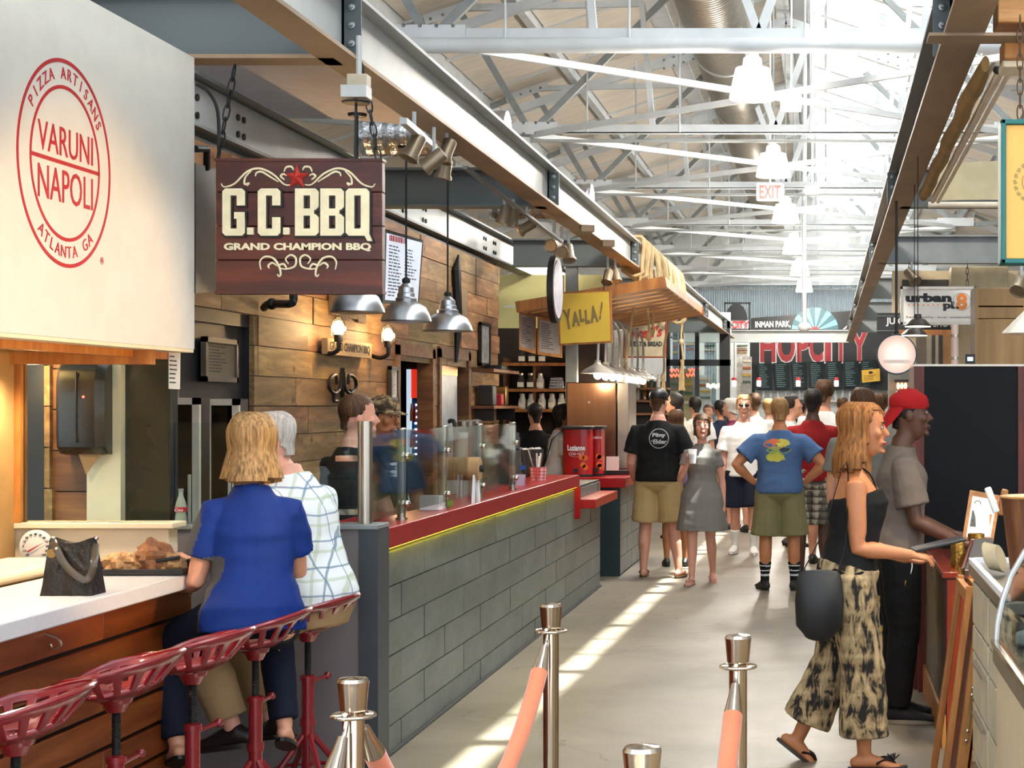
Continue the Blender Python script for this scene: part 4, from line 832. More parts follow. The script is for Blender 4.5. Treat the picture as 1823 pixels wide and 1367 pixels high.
def ropeset(a, b_, sag, label, da=None):
    # a -> b: hook, chrome sleeve, sagging velvet rope, sleeve, hook
    a, b_ = V(a), V(b_); d=(b_-a); h=V((d.x,d.y,0)).normalized(); A=a+h*.05+V((0,0,.895)); B=b_-h*.05+V((0,0,.895)); N=40
    pts=[]
    for k in range(N+1):
        t=k/N; q=A.lerp(B,t); q.z -= sag*(1-(2*t-1)**2)**.9; pts.append(q)
    t_=thing('velvet_rope',label,'rope',pts[N//2])
    cut=lambda d0: next(i for i in range(N) if (pts[i]-pts[0]).length>d0)
    j=cut(.10); e=N-j; MB().tube(pts[j:e+1],.027,14).build('rope', m_felt, t_)
    for s in (1,-1):
        q=pts if s>0 else pts[::-1]; i0=cut(.03); MB().tube([q[0]+ (q[1]-q[0])*.4]+q[i0:j+1],[.012]+[.027 if i>i0 else .018 for i in range(i0,j+1)],14).build('sleeve', m_chrome, t_)
        MB().tube(crom([q[0]+V((0,0,.03)),q[0]+V((0,0,.02))-h*s*.012,q[0]-V((0,0,.012)),q[0]+(q[1]-q[0])*.5],4),.006,8).build('hook', m_chrome, t_)
ropeset(SN[0],SN[1],.42,'coral velvet rope from lower left stanchion sagging to the middle one'); ropeset(SN[2],SN[3],.42,'coral velvet rope hanging from the right stanchion towards the camera'); ropeset(SN[0],(-1.28,2.6,0),.42,'coral velvet rope hanging from lower left stanchion towards the camera')

# white curved panel and foil ducts glimpsed above the left stalls
vp=thing('ceiling_panel','white curved ceiling panel glimpsed above the dark red sign','panel',(-3.6,10.5,3.55)); b=MB(); vs=[]; N=18
for i in range(N+1):
    u=i/N; x_=-4.6+1.85*u
    for yy in (9.5,11.55): vs += [(x_,yy+.25*math.sin(PI*u)*(1 if yy>10 else 0),3.56+.10*math.cos(PI*(u-.5)*1.0)),(x_,yy+.25*math.sin(PI*u)*(1 if yy>10 else 0),3.60+.10*math.cos(PI*(u-.5)))]
fs=[]
for i in range(N):
    p,q=4*i,4*i+4; fs += [(p,p+2,q+2,q),(p+1,q+1,q+3,p+3),(p,q,q+1,p+1),(p+2,p+3,q+3,q+2)]
fs += [(0,1,3,2),(4*N,4*N+2,4*N+3,4*N+1)]
b.add(vs,fs).build('panel_sheet', mat('lilac_white_panel','#ece6ea',.6,var=.06), vp); MB().bar((-4.6,9.5,3.62),(-2.75,9.5,3.62),.03,.04).build('edge_rail', m_steell, vp)
for x_ in (-4.4,-3.0): MB().cyl((x_,9.6,3.62),(x_,9.6,6.8),.01,6).build('hanger', m_iron, vp)
m_foil=mat('crinkled_foil','#b9bbbd',.25,1,bump=.9,bsc=24)
for i,(xa,xb,y,z_,r_,lab) in enumerate(((-3.35,-2.3,12.2,3.62,.16,'silver foil duct glimpsed right of hanging sign'),(-3.3,-2.3,16.6,3.66,.17,'silver foil duct glimpsed above yellow sign stall'))):
    b=MB(); b.lathe([(r_*(1+.05*(k%2)),k*(xb-xa)/24) for k in range(25)],20,(xa,y,z_),(1,0,0)); tag(b.build('foil_duct',m_foil,ang=20),lab,'duct')
# ================================================================ counter clutter, neighbouring stalls, far end, right side
# --- glass guards on the red counter
gpan = thing('sneeze_guard','row of clear glass guard panels on steel posts along the red counter','glass guard',(-2.12,9.9,1.08))
GY=[8.42,9.34,10.3,11.4]
for i,y in enumerate(GY):
    q=MB(); q.lathe([(.022,0),(.022,.455),(.018,.46)],14,(-2.12,y,1.08)); q.lathe([(.03,0),(.03,.012)],14,(-2.12,y,1.08)); po=q.build('post', m_ss, gpan)
    for zz in (1.16,1.40): MB().ell((-2.095,y,zz),.018,8,6).build('clamp_knob', m_chrome, po)
for a,c in ((7.72,8.40),(8.45,9.32),(9.37,10.28),(10.33,11.38)): MB().bx(-2.10,-2.09,a,c,1.12,1.53).build('pane', m_glass, gpan)
pg=thing('glass_screen','wide clear glass screen with thick steel post on the grey end wall','glass guard',(-2.5,7.58,1.12))
q=MB(); q.lathe([(.032,0),(.032,.46)],18,(X(650,7.58),7.58,1.12)); q.build('post', m_ss, pg); MB().bx(-2.93,X(640,7.58),7.575,7.585,1.13,1.575).build('pane', m_glass, pg)
for xx,zz in ((-2.2,1.16),(-2.2,1.40)): MB().bx(xx,xx+.09,7.56,7.6,zz,zz+.025).build('clamp', m_chrome, pg)
# --- things on the red counter
ct=1.08
def at(px,y): return X(px,y)
pc=thing('paper_cutter','butcher paper roll in a white cutter stand on the red counter','paper cutter',(at(812,9.9),9.9,ct)); x_=at(806,9.9)
for s in (-.06,.13): 
    b=MB(); b.prism([(-.0,0),(.05,0),(.075,.19),(.11,.19),(.14,.0),(.2,0),(.15,.235),(.06,.235)],.012,SIDE((x_+s,9.8,ct))); b.build('bracket', m_white, pc)
MB().lathe([(.068,0),(.068,.21)],24,(x_-.05,9.9,ct+.2),(1,0,0)).build('paper_roll', mat('kraft_paper','#b08a5e',.8), pc); MB().lathe([(.02,0),(.02,.26)],12,(x_-.075,9.9,ct+.2),(1,0,0)).build('roll_core', m_rubber, pc)
tag(MB().box((at(768,9.2),9.2,ct+.04),(.11,.10,.08)).build('order_box', m_white, bevel=.004),'small white box on red counter behind the glass guard','box')
tag(MB().box((at(800,9.55),9.55,ct+.02),(.03,.07,.04)).build('green_block', mat('lime_plastic','#8fae3d',.5), bevel=.003),'small lime green block beside paper cutter','box')
for i,(px,y) in enumerate(((858,10.7),(868,10.9),(880,11.2))):
    x_=at(px,y)-.12; t_=thing('cup_tube','tall clear tube of stacked cups behind the glass guard, '+['left','middle','right'][i]+' of three','cup dispenser',(x_,y,ct)); MB().lathe([(.036,0),(.036,.46)],16,(x_,y,ct),cap=False).build('tube', m_glass, t_); MB().lathe([(.03,0),(.033,.02),(.033,.40)],16,(x_,y,ct)).build('cup_stack', [m_paper, mat('red_cup_stack','#a82a25',.5), m_paper][i], t_); MB().lathe([(.038,.44),(.04,.47),(.01,.48)],16,(x_,y,ct)).build('lid', m_ss, t_)
rg=thing('card_terminal','black till machine at end of the glass guard on red counter','till',(at(905,12.3),12.3,ct)); k=12.3/F; x_=at(905,12.3); MB().box((x_,12.35,ct+.17),(.12,.2,.34)).build('till_body', m_black, rg, bevel=.01); MB().box((x_+.02,12.25,ct+.31),(.13,.03,.13),(-.5,0,.1)).build('till_screen', mat('screen_dark','#3a4148',.1), rg)
bottle('sauce_bottle','brown glass sauce bottle with blue label on the red counter',V((at(926,12.6),12.6,ct)),.25,.04,mat('amber_glass','#3d2a17',.08,alpha=.8),mat('blue_label','#1c4f9c',.5),m_bolt)
ci=thing('container','low clear purple tinted tub of napkins on the red counter','tub',(at(922,12.0),12.0,ct)); x_=at(922,12.0); MB().lathe([(.05,0),(.056,.08),(.05,.08),(.046,.006)],20,(x_,12.0,ct)).build('tub_body', mat('frosted_plastic','#c9bfd6',.2,alpha=.6), ci); MB().lathe([(.044,.008),(.047,.05)],16,(x_,12.0,ct)).build('contents', mat('lilac_packets','#a79ab8',.7), ci)
bk=thing('cutlery_caddy','checked caddy stuffed with packets and cutlery on red counter','caddy',(at(960,12.9),12.9,ct)); x_=at(958,12.9); MB().lathe([(.06,0),(.065,.1),(.06,.1),(.055,.004)],16,(x_,12.9,ct)).build('caddy_body', grid_mat('red_check','#e6e0da','#b3282c','#dd8888',38,38,.3), bk)
r2=random.Random(3)
for k in range(14):
    a=r2.uniform(0,6.28); d=V((math.cos(a)*.35,math.sin(a)*.35,1)).normalized(); p=V((x_,12.9,ct+.05))+V((math.cos(a)*.03,math.sin(a)*.03,0)); MB().bar(p,p+d*r2.uniform(.12,.2),.012,.003).build('utensil',[m_paper,m_black,m_ss,m_white][k%4],bk)
for i,(px,y) in enumerate(((943,13.4),(965,13.6))):
    x_=at(px,y)-.06; t_=thing('straw_bin','dark round bin of straws at end of red counter, '+['left','right'][i]+' one','bin',(x_,y,ct)); MB().lathe([(.055,.0),(.075,.2),(.07,.2),(.05,.005)],20,(x_,y,ct+.02)).build('bin_body', mat('charcoal_plastic','#2c2a29',.4), t_); MB().lathe([(.05,0),(.05,.02)],20,(x_,y,ct)).build('base', m_black, t_)
    for k in range(6): MB().box((x_+r2.uniform(-.04,.04),y+r2.uniform(-.04,.04),ct+.215),(.03,.02,.03),(0,r2.uniform(-.5,.5),r2.uniform(0,3))).build('packet', m_paper, t_)
# wall shelves right of the openings
ws=thing('wall_shelf','double dark timber wall shelf at end of plank wall','shelf',(WX+.1,16.9,1.6))
for zz in (1.62,1.98): MB().bx(WX+.01,WX+.22,16.4,17.75,zz,zz+.03).build('shelf_board', m_wallwoodx, ws)
for y in (16.5,17.6): MB().bx(WX+.01,WX+.2,y,y+.02,1.5,1.62).build('bracket', m_iron, ws)
for i,(y,z,w,h,mm,lab) in enumerate(((16.55,1.65,.2,.2,m_black,'black coffee grinder like box on the lower wall shelf'),(17.0,1.65,.12,.12,m_sign_red,'small red tin on lower wall shelf'),(17.25,1.65,.12,.2,m_brass,'brass coloured canister on lower wall shelf'),(17.0,2.01,.34,.05,m_black,'flat dark tray on the upper wall shelf'))): tag(MB().bx(WX+.04,WX+.18,y,y+w,z+.001,z+h).build(['grinder','tin','canister','flat_tray'][i],mm,bevel=.01),lab,'container')
# --- next stall: yellow wall, shelves with jars, menu boards
YB=19.6
yw_=struct(MB().bx(-4.5,-2.6,YB,YB+.08,2.55,3.17).build('wall_yellow', m_yellow)); struct(MB().bx(-4.5,-2.55,YB,YB+.08,0,2.55).build('wall_shelving', mat('dark_brown_wall','#32241b',.7)))
struct(MB().bx(X(896,19.4),X(1002,19.4),19.38,19.4,2.78,2.80).build('trim_3', m_white))
sh=thing('jar_shelves','dark timber shelves holding white labelled jars','shelving',(X(955,19.3),19.3,1.3))
SZ=[Z(728,19.3),Z(692,19.3),Z(646,19.3)]
for z_ in SZ: MB().bx(X(896,19.3),X(1010,19.3),19.2,YB-.01,z_-.035,z_).build('shelf_board', m_oak, sh)
for px in (897,950,1008): MB().bx(X(px,19.3),X(px,19.3)+.03,19.25,YB-.01,1.2,2.2).build('upright', m_wallwoodx, sh)
m_jar=mat('white_jar','#cfcac0',.3); m_jl=mat('jar_label','#efe9da',.7); m_jf=mat('dark_jar','#3a3128',.3); j0=None
jars=[(930,0,'w'),(946,0,'w'),(965,0,'w'),(983,0,'w'),(1000,0,'w'),(928,1,'d'),(945,1,'d'),(962,1,'w'),(930,2,'d'),(948,2,'d'),(966,2,'d')]
ORDJ=['first','second','third','fourth','fifth']; SN_=['lowest','middle','top']
jp={}
cnt=[0,0,0]
for px,r_,kd in jars:
    p=V((X(px,19.28),19.28,SZ[r_])); cnt[r_]+=1; lab=f'{"white" if kd=="w" else "dark glass"} jar with cream label, {ORDJ[cnt[r_]-1]} from left on {SN_[r_]} jar shelf'
    if kd not in jp:
        t_=thing('storage_jar',lab,'jar',p,'labelled jars on the shelves'); MB().lathe([(.042,0),(.046,.01),(.046,.10),(.03,.13),(.03,.155)],14,p).build('glass',m_jar if kd=='w' else m_jf,t_); MB().bx(p.x-.036,p.x+.036,p.y-.052,p.y-.047,p.z+.02,p.z+.075).build('label',m_jl,t_); MB().lathe([(.033,.155),(.034,.175),(.01,.18)],12,p).build('lid',m_ss,t_); jp[kd]=t_
    else: copy_tree(jp[kd],None,tuple(p),0,lab)
m_ging=grid_mat('check_cloth','#e8e4e0','#3a3a48','#9a98a8',40,40,.4)
for k in range(4): tag(MB().box((X(992,19.28),19.28,SZ[1]+.018+k*.032),(.17-.01*k,.14,.028)).build('folded_cloth',m_ging,bevel=.008), ['bottom','second','third','top'][k]+' folded checked cloth in stack on middle jar shelf','cloth','folded checked cloths')
for i,(q,lab) in enumerate(((((924,553),(953,560),(953,630),(924,622)),'left grey menu sheet in pale wooden frame under the slatted canopy'),(((957,562),(1000,572),(1000,637),(957,631)),'right grey menu sheet in pale wooden frame under the slatted canopy'))):
    y=17.6; ps=[P(a,c,y+(.25 if j in (1,2) else 0)) for j,(a,c) in enumerate(q)]; t_=thing('menu_board',lab,'menu',ps[3]); n_=V((0,-1,0)); quadslab(ps,n_,.04,'frame',m_pine,t_); cc=sum(ps,V())/4; ins=[cc+(p-cc)*.84+n_*.004 for p in ps]; quadslab(ins,n_,.006,'sheet',mat('grey_sheet','#a5a3a6',.7),t_); lines(t_,ins,n_*.002,12,1,seed=i+7)
# hanging wooden rod for menu boards
tag(MB().cyl(P(925,552,17.58),P(1005,575,17.9),.014,8).build('menu_rail',m_rust),'tan rail carrying the framed menu sheets','rail')
st=thing('steel_column','grey steel column behind yellow square sign','column',(X(1018,18.45),18.45,0)); MB().bx(X(1008,18.45),X(1028,18.45),18.4,18.52,0,3.17).build('column_body',m_steel,st); MB().bx(X(1008,18.45)-.04,X(1028,18.45)+.04,18.36,18.56,0,.015).build('base_plate',m_steel,st)
sw=struct(MB().bx(-4.15,-3.2,27.0,27.1,0,2.9).build('wall_shiplap', m_white))
for k in range(14): MB().bx(-4.15,-3.2,26.97,27.0,.9+k*.14,1.035+k*.14).build('plank', mat('shiplap_paint','#cbbfae',.6,var=.06) if k==0 else bpy.data.materials['shiplap_paint'], sw)
# slatted canopy tilted down to the left
cn=thing('slatted_canopy','tilted pine slat canopy hanging beside the rope wrapped beam','canopy',(-2.4,19.5,2.7))
def cz(x): return 2.6+(x+3.1)*.17
for k in range(10):
    y=17.02+k*.52; MB().add([(x,yy,cz(x)+dz) for dz in (0,.05) for x,yy in ((-3.1,y),(-1.63,y),(-1.63,y+.40),(-3.1,y+.40))],[(0,3,2,1),(4,5,6,7),(0,1,5,4),(1,2,6,5),(2,3,7,6),(3,0,4,7)]).build('slat',m_pine,cn)
for x in (-3.08,-2.35,-1.65): MB().bar((x,17,cz(x)+.06),(x,22.2,cz(x)+.06),.05,.09).build('joist',m_oak,cn)
MB().bar((-3.12,16.98,cz(-3.12)+.045),(-1.61,16.98,cz(-1.61)+.045),.03,.11).build('fascia',m_oak,cn); MB().bar((-3.12,22.2,cz(-3.12)+.045),(-1.61,22.2,cz(-1.61)+.045),.03,.11).build('fascia',m_oak,cn)
tag(MB().bar((-1.90,18.6,cz(-1.9)+.14),(-1.90,22,cz(-1.9)+.14),.05,.06).build('support_rail',m_pine),'pine support rail lashed along top edge of canopy','rail')
rp=thing('rope_wrap','pale rope wound in loops round the steel beam and canopy edge','rope',(-2.1,21.5,2.9)); r3=random.Random(9)
for k in range(26):
    y=18.75+k*.2+r3.uniform(-.03,.03); zl=3.12 if k<6 else (2.86 if k%2 else 3.0); xr=-1.98 if k>5 else -2.04; o_=r3.uniform(-.2,.2)
    MB().tube(crom([(-2.26,y,3.15),(-2.26,y+.02,3.5),(-2.14,y+.03,3.53),(-2.03,y+.02,3.5),(xr,y+o_,3.2),(xr,y+o_,zl),(-2.14,y+o_,zl-.03),(-2.26,y,3.15)],3),.021,6).build('rope_loop',m_rope,rp)
for i,(a,c,y,lab) in enumerate((((1142,470),(1106,690),19,'pale rope hanging diagonally just right of yellow sign'),((1152,470),(1154,600),19.6,'pale rope hanging left in front of the cream and red sign'),((1164,480),(1160,590),20.3,'pale rope hanging in front of centre of the cream and red sign'),((1215,531),(1214,660),23.9,'pale rope with knot hanging right of the cream and red sign'),((1190,560),(1179,672),22,'pale rope hanging at right edge of the cream and red sign'))):
    b=MB(); pp=[P(a[0]+(c[0]-a[0])*t+2*math.sin(9*t),a[1]+(c[1]-a[1])*t,y) for t in [k/10 for k in range(11)]]; t_=thing('hanging_rope',lab,'rope',pp[-1]); b.tube(pp,.016,6).build('rope',m_rope,t_)
    MB().ell(pp[6] if i==3 else pp[-1],(.035,.035,.05)).build('knot',m_rope,t_)
for i,px in enumerate((1180,1214)):
    t_=thing('rope_tassel',['frayed pale rope bundle hanging above the crowd, left of two','frayed pale rope bundle hanging above the crowd, right of two'][i],'rope',P(px,722,22)); r4=random.Random(i)
    for k in range(7): MB().tube([P(px+r4.uniform(-2,2),665-i*25,22),P(px+r4.uniform(-4,4),690-i*20,22),P(px+r4.uniform(-5,5),725-i*30,22)],.012,5).build('strand',m_rope,t_)
# signs
def board(name,label,q,y,t,fm,im,bw,cat='sign',yaw=None):
    ps=[P(a,c,y) for a,c in q]; t_=thing(name,label,cat,(ps[2]+ps[3])/2); n_=V((0,-1,0)); quadslab(ps,n_,t,'panel',fm,t_); cc=sum(ps,V())/4; W=(ps[1]-ps[0]).length; ins=[cc+(p-cc)*(1-2*bw/W)+n_*.006 for p in ps]; quadslab(ins,n_,.008,'face',im,t_); 
    d=(ps[1]-ps[0]).normalized(); roll=math.atan2(d.z,d.x); return t_, Matrix.Translation(cc+n_*.0075) @ FACE((0,0,0)) @ Matrix.Rotation(roll,4,'Z'), W
m_yl=mat('yellow_sign_face','#d9b63a',.4,var=.08,scale=1.5); t_,SMx,W=board('square_sign','yellow square sign with grey brush lettering hanging by the canopy',((992,520),(1087,516),(1090,610),(995,615)),16.8,.05,m_oak,m_yl,.018)
m_brush=mat('brush_grey','#7d6a3c',.7)
for s,u,v_,a,h in (('Y',-.165,-.01,8,.20),('A',-.095,-.01,5,.15),('L',-.03,.02,6,.13),('L',.025,.005,4,.14),('A',.09,.03,6,.17),('!',.165,.06,-8,.19)): text(s,.2,m_brush,t_,SMx @ Matrix.Translation((u,v_,0)) @ Matrix.Rotation(R(a),4,'Z'),h=h,w={'!':.022,'L':.05}.get(s,.08),off=.012,shear=.1)
for s in (-1,1): MB().cyl(SMx @ V((s*.2,.26,0)),V(((SMx @ V((s*.2,.26,0))).x,16.8,2.95)),.004,6).build('hanging_wire',m_iron,t_)
m_cr=mat('cream_sign_face','#cdbfa0',.6); m_or=mat('vermilion','#b8452e',.5); t_,SMx,W=board('square_sign','cream square sign with vermilion border and red script lettering',((1111,562),(1187,562),(1185,637),(1109,637)),23.5,.06,m_or,m_cr,.02)
text("Fred's",.2,m_or,t_,SMx @ Matrix.Translation((.02,.06,0)) @ Matrix.Rotation(R(6),4,'Z'),w=.46,h=.16,shear=.35,off=.008); text('MEAT & BREAD',.1,m_ink,t_,SMx @ Matrix.Translation((.02,-.1,0)),w=.44,h=.07,off=.004)
for s in (-1,1): MB().cyl(SMx @ V((s*.2,.29,0)),V(((SMx @ V((s*.2,.29,0))).x,23.5,3.1)),.006,6).build('hanging_rod',m_iron,t_)
ov=thing('oval_sign','oval dark framed sign hanging seen almost edge-on beside yellow sign','sign',P(988,575,14)); c=P(988,515,14)
for nm,a,t,mm in (('sign_frame',1,.05,m_iron),('sign_face',.86,.058,mat('lilac_white_face','#cfc5cf',.5,var=.25,scale=12))): MB().lathe([(.28*a,-t/2),(.28*a,t/2)],28,c,(1,0,0)).build(nm,mm,ov)
MB().cyl(c+V((0,0,.28)),V((c.x,c.y,3.17)),.006,6).build('hanging_wire',m_iron,ov)
# gooseneck lamp row
gk0=None
for i in range(8):
    y=17.0+.6*i; p=V((-2.3,y,1.975)); lab=f'pale metal gooseneck lamp with lit bulb, {["first","second","third","fourth","fifth","sixth","seventh","last"][i]} in row above copper cabinet'
    if gk0 is None:
        gk0=thing('gooseneck_lamp',lab,'lamp',p,'gooseneck lamps in a row'); MB().lathe([(.17,.0),(.175,.006),(.12,.05),(.05,.085),(.03,.11),(.03,.13)],24,p).build('lamp_shade',mat('pale_enamel','#b9b4ab',.35,.5),gk0); MB().ell(p+V((0,0,-.01)),(.042,.042,.05)).build('bulb',m_bulbw,gk0)
        MB().tube(crom([p+V((0,0,.12)),p+V((0,0,.45)),p+V((-.06,0,.6)),p+V((-.2,0,.68)),p+V((-.38,0,.69))],5),.014,7).build('gooseneck_arm',m_steell,gk0)
    else: copy_tree(gk0,None,tuple(p),0,lab)
    if i%2==0: lamp('POINT','gooseneck_light',p+V((0,0,-.08)),10,WARMW,shadow_soft_size=.05)
MB_=MB().bx(-2.74,-2.66,16.9,21.6,2.62,2.69); tag(MB_.build('lamp_rail',m_steell),'pale rail the gooseneck lamps are fixed to','rail')
# copper cabinet and tea urns
cc_=thing('copper_cabinet','tall brushed copper fronted cabinet on the tea counter','cabinet',(-2.4,17.4,.955)); m_cop=mat('brushed_copper','#7c5d48',.28,1,var=.08,scale=20,stretch=(1,1,.06)); MB().bx(X(1008,17.3),X(1097,17.3),17.3,18.0,1.0,1.89).build('front_panel',m_cop,cc_,bevel=.01); MB().bx(X(1098,17.3),X(1119,17.3),17.32,18.0,1.0,1.89).build('side_panel',m_ss,cc_,bevel=.008); MB().bx(X(1008,17.3),X(1119,17.3),17.33,18.0,.956,1.0).build('plinth',m_black,cc_); MB().lathe([(.012,0),(.012,.02)],10,P(1049,716,17.3),(0,-1,0)).build('lock',m_ss,cc_)
m_urn=mat('urn_red','#a81a1c',.25,var=.25,scale=3); m_org=mat('orange_print','#e06a1c',.4)
for i,(pa,pb,y,lab) in enumerate(((1004,1056,16.55,'large red tea urn with white lettering and black lid'),(1058,1075,16.75,'narrow red tea urn tucked right of the large one'))):
    xa,xb=X(pa,y),X(pb,y); t_=thing('tea_urn',lab,'urn',((xa+xb)/2,y,.955)); cx2=(xa+xb)/2; w=(xb-xa)/2
    b=MB(); b.lathe([(1,0),(1,.44)],28,(0,0,0)); b.M=None
    for j,v_ in enumerate(b.v): s_=V((v_.x,v_.y)); p_=(abs(s_.x)**4+abs(s_.y)**4)**-.25; b.v[j]=V((cx2+v_.x*p_*w,y+v_.y*p_*.15,.98+v_.z))
    b.build('urn_body',m_urn,t_,ang=30); b=MB().bx(xa-.015,xb+.015,y-.17,y+.17,1.42,1.45); b.build('lid',m_black,t_,bevel=.008); MB().bx(xa,xb,y-.15,y+.15,.956,.98).build('base',m_black,t_)
    MB().bx(cx2-.02,cx2+.02,y-.2,y-.15,1.0,1.04).build('tap',m_black,t_)
    UM=FACE((cx2,y-.151,1.24))
    if i==0: text('Luzianne',.07,m_white,t_,UM,w=.17,h=.055,off=.002); text('ICED TEA',.03,m_white,t_,UM @ Matrix.Translation((0,-.06,0)),w=.1,h=.02); ringb=MB(); ring(ringb,(0,-.06),.068,.072,UM @ Matrix.Scale(.4,4,(0,1,0)) @ Matrix.Translation((0,-.09,0)),24); ringb.build('print_ring',m_white,t_)
    else: text('Luzianne',.04,m_white,t_,UM @ Matrix.Translation((0,.1,0)),w=.08,h=.03)
    for a,c_ in ((.45,-.2),(.6,-.13),(.35,-.12),(.62,-.22)): MB(UM).lathe([(.028,0),(.028,.003)],14,(a*w,c_+.03,0)).build('orange_print',m_org,t_)
bkx=thing('coffee_machine','dark serving tablet and bottles behind black shirted man','till',(X(1090,17),17,.955)); MB().bx(X(1078,17),X(1125,17),16.9,17.1,.956,1.0).build('base',m_black,bkx); MB().bx(X(1082,17),X(1104,17),16.88,16.9,1.0,1.14).build('screen',m_paper,bkx)
# staff alcove: dark shelving right of the copper cabinet
dsn=thing('bottle_shelf','dark shelving with bottles right of the copper cabinet','shelving',(X(1140,24),24,0)); 
for pz in (690,712,735): MB().bx(X(1105,24),X(1190,24),23.9,24.3,Z(pz,24)-.03,Z(pz,24)).build('shelf_board',m_wallwoodx,dsn)
MB().bx(X(1105,24),X(1190,24),24.3,24.36,0,2.0).build('back_panel',m_black,dsn)
r5=random.Random(2); btp={}
for i in range(12):
    zz=Z(690 if i<6 else 712,24); x_=X(1112+(i%6)*12,24.05); c_=i%3; p=V((x_,24.05,zz)); lab=f'{["amber","dark green","clear"][c_]} bottle, {["first","second","third","fourth","fifth","sixth"][i%6]} on {"upper" if i<6 else "lower"} shelf right of copper cabinet'
    if c_ not in btp: t_=tag(MB().lathe([(.03,0),(.032,.1),(.012,.15),(.012,.19)],10,p).build('bottle',mat('bottle_%s'%['amber','green','clear'][c_],['#7a4a1c','#21331f','#a9a79c'][c_],.1)),lab,'bottle','bottles on the dark shelf'); btp[c_]=t_
    else: copy_tree(btp[c_],None,tuple(p),0,lab)
# --- far end: storefront, bar sign, menu boards
sf=thing('storefront','black steel framed glass shopfront left of the far bar','shopfront',(-3.4,36,0)); y=36
bars=[(1186,1300,640,651),(1186,1300,572,584),(1281,1299,572,722),(1209,1216,584,722),(1237,1244,584,722),(1186,1192,584,722)]
for a,c,t0,t1 in bars: 
    zb=0 if t1>700 else Z(t1,y); MB().bx(X(a,y),X(c,y),y,y+.2,zb,Z(t0,y)).build('frame_bar',m_black,sf)
MB().bx(X(1186,y),X(1281,y),y+.08,y+.09,.1,Z(584,y)).build('pane',m_glass,sf); MB().bx(X(1150,y),X(1300,y),y-.05,y+.2,Z(572,y),Z(556,y)).build('header',m_white,sf)
struct(MB().bx(-6,-1.9,46.8,46.9,0,3.5).build('wall_shop', m_white))
r6=random.Random(4)
for i,(px,pz,w,h,col) in enumerate(((1200,690,16,60,'#8b7f70'),(1226,690,16,66,'#a9946a'),(1255,690,22,44,'#c9ccd0'),(1200,610,10,40,'#6d7c90'),(1226,606,16,36,'#8796a8'),(1262,610,20,30,'#9aa8b5'),(1330,660,16,50,'#b9b4ae'),(1320,620,20,16,'#d9d6d0'))):
    t_=thing('display_rack',f'shop display unit behind the black shopfront, {["tan one low at left","ochre one low in middle","pale one low at right","slim blue grey one high at left","blue grey one high in middle","light grey one high at right","pale one right of black post","small white one above right of black post"][i]}','display',P(px,722,42.5)); cw=P(px,pz,42.5); k=42.5/F; yr=42.5+(.5 if i in (3,4,5,7) else 0); cw.y=yr; MB().bx(cw.x-w*k/2,cw.x+w*k/2,yr-.1,yr+.1,0,cw.z+h*k/2).build('rack_body',mat('rack_%d'%i,col,.6,var=.3,scale=9),t_)
    for j in range(4): MB().box(cw+V((0,-.12,(-.4+j*.25)*h*k)),(w*k*.9,.05,h*k*.08)).build('goods',mat('goods_%d_%d'%(i,j),['#a0552c','#d8cdb8','#4f6a58','#c9a23c'][(i+j)%4],.6),t_)
nn=thing('neon_sign','red neon lettering glowing in the shopfront window','sign',P(1210,665,36.07)); m_neon=glow('red_neon','#ff5640',2)
for (pa,pz) in ((1193,660),(1226,659),(1193,669),(1222,668)):
    MB().tube([P(pa+j*3,pz+(2.5 if j%2 else -2.5)-j*.3,36.06) for j in range(7)],.022,6).build('neon_tube',m_neon,nn)
bl=thing('string_lamp','warm glowing lamp cluster behind the far black post','lamp',P(1270,690,40)); 
for k in range(5): MB().ell(P(1260+k*5,686+2*(k%2),40),(.04,.04,.055)).build('bulb',bpy.data.materials.get('soft_bulb') or glow('soft_bulb','#ffd2a0',2),bl); MB().cyl(P(1260+k*5,682,40),P(1260+k*5,610,40),.006,5).build('cord',m_iron,bl)
y=44.0; hc=thing('bar_sign','black bar sign with tall red letters outlined in white','sign',P(1462,650,y)); MB().bx(X(1335,y),X(1592,y),y,y+.1,Z(652,y),Z(586,y)).build('panel',m_black,hc); MB().bx(X(1318,y),X(1592,y),y+.02,y+.1,Z(695,y),Z(652,y)).build('lower_panel',m_black,hc)
for px in (1340,1585): MB().bx(X(px,y)-.05,X(px,y)+.05,y+.1,y+.18,1.15,Z(600,y)).build('post',m_black,hc)
m_hred=mat('red_letter','#b22a33',.5); HM=FACE(P(1448,619,y)+V((0,-.02,0)))
for i,(ch,px,w) in enumerate((('H',1367,27),('O',1400,31),('P',1430,22),('C',1453,24),('I',1474,11),('T',1497,24),('Y',1530,30))):
    M1=FACE(P(px,617,y)+V((0,-.012,0))); text(ch,.6,m_white,hc,M1,w=(w+4)*y/F,h=60*y/F,off=.03); text(ch,.6,m_hred,hc,M1 @ Matrix.Translation((0,0,.012)),w=w*y/F,h=55*y/F,off=.022)
m_chalk=mat('chalk_board','#16272d',.5,var=.25); m_chl=mat('chalk_text','#8fb0b4',.8)
for i in range(8):
    a=1313+31*i; q=((a+2,648-i*.9),(a+30,647-i*.9),(a+31,694-i*.5),(a+6-i*.3,695-i*.5)); y=43.98; ps=[P(u,v_,y-(.2 if j<2 else 0)) for j,(u,v_) in enumerate(q)]; lab=f'dark chalk menu panel, {["first","second","third","fourth","fifth","sixth","seventh","last"][i]} from the left above far bar'; t_=thing('chalk_menu',lab,'menu',ps[3],'chalk menu panels above the bar'); n_=V((0,-1,0)); quadslab(ps,n_,.04,'panel',m_chalk,t_); lines(t_,ps,n_*.002,12,1,m_chl,.12,.9,.06,.95,.25,seed=i)
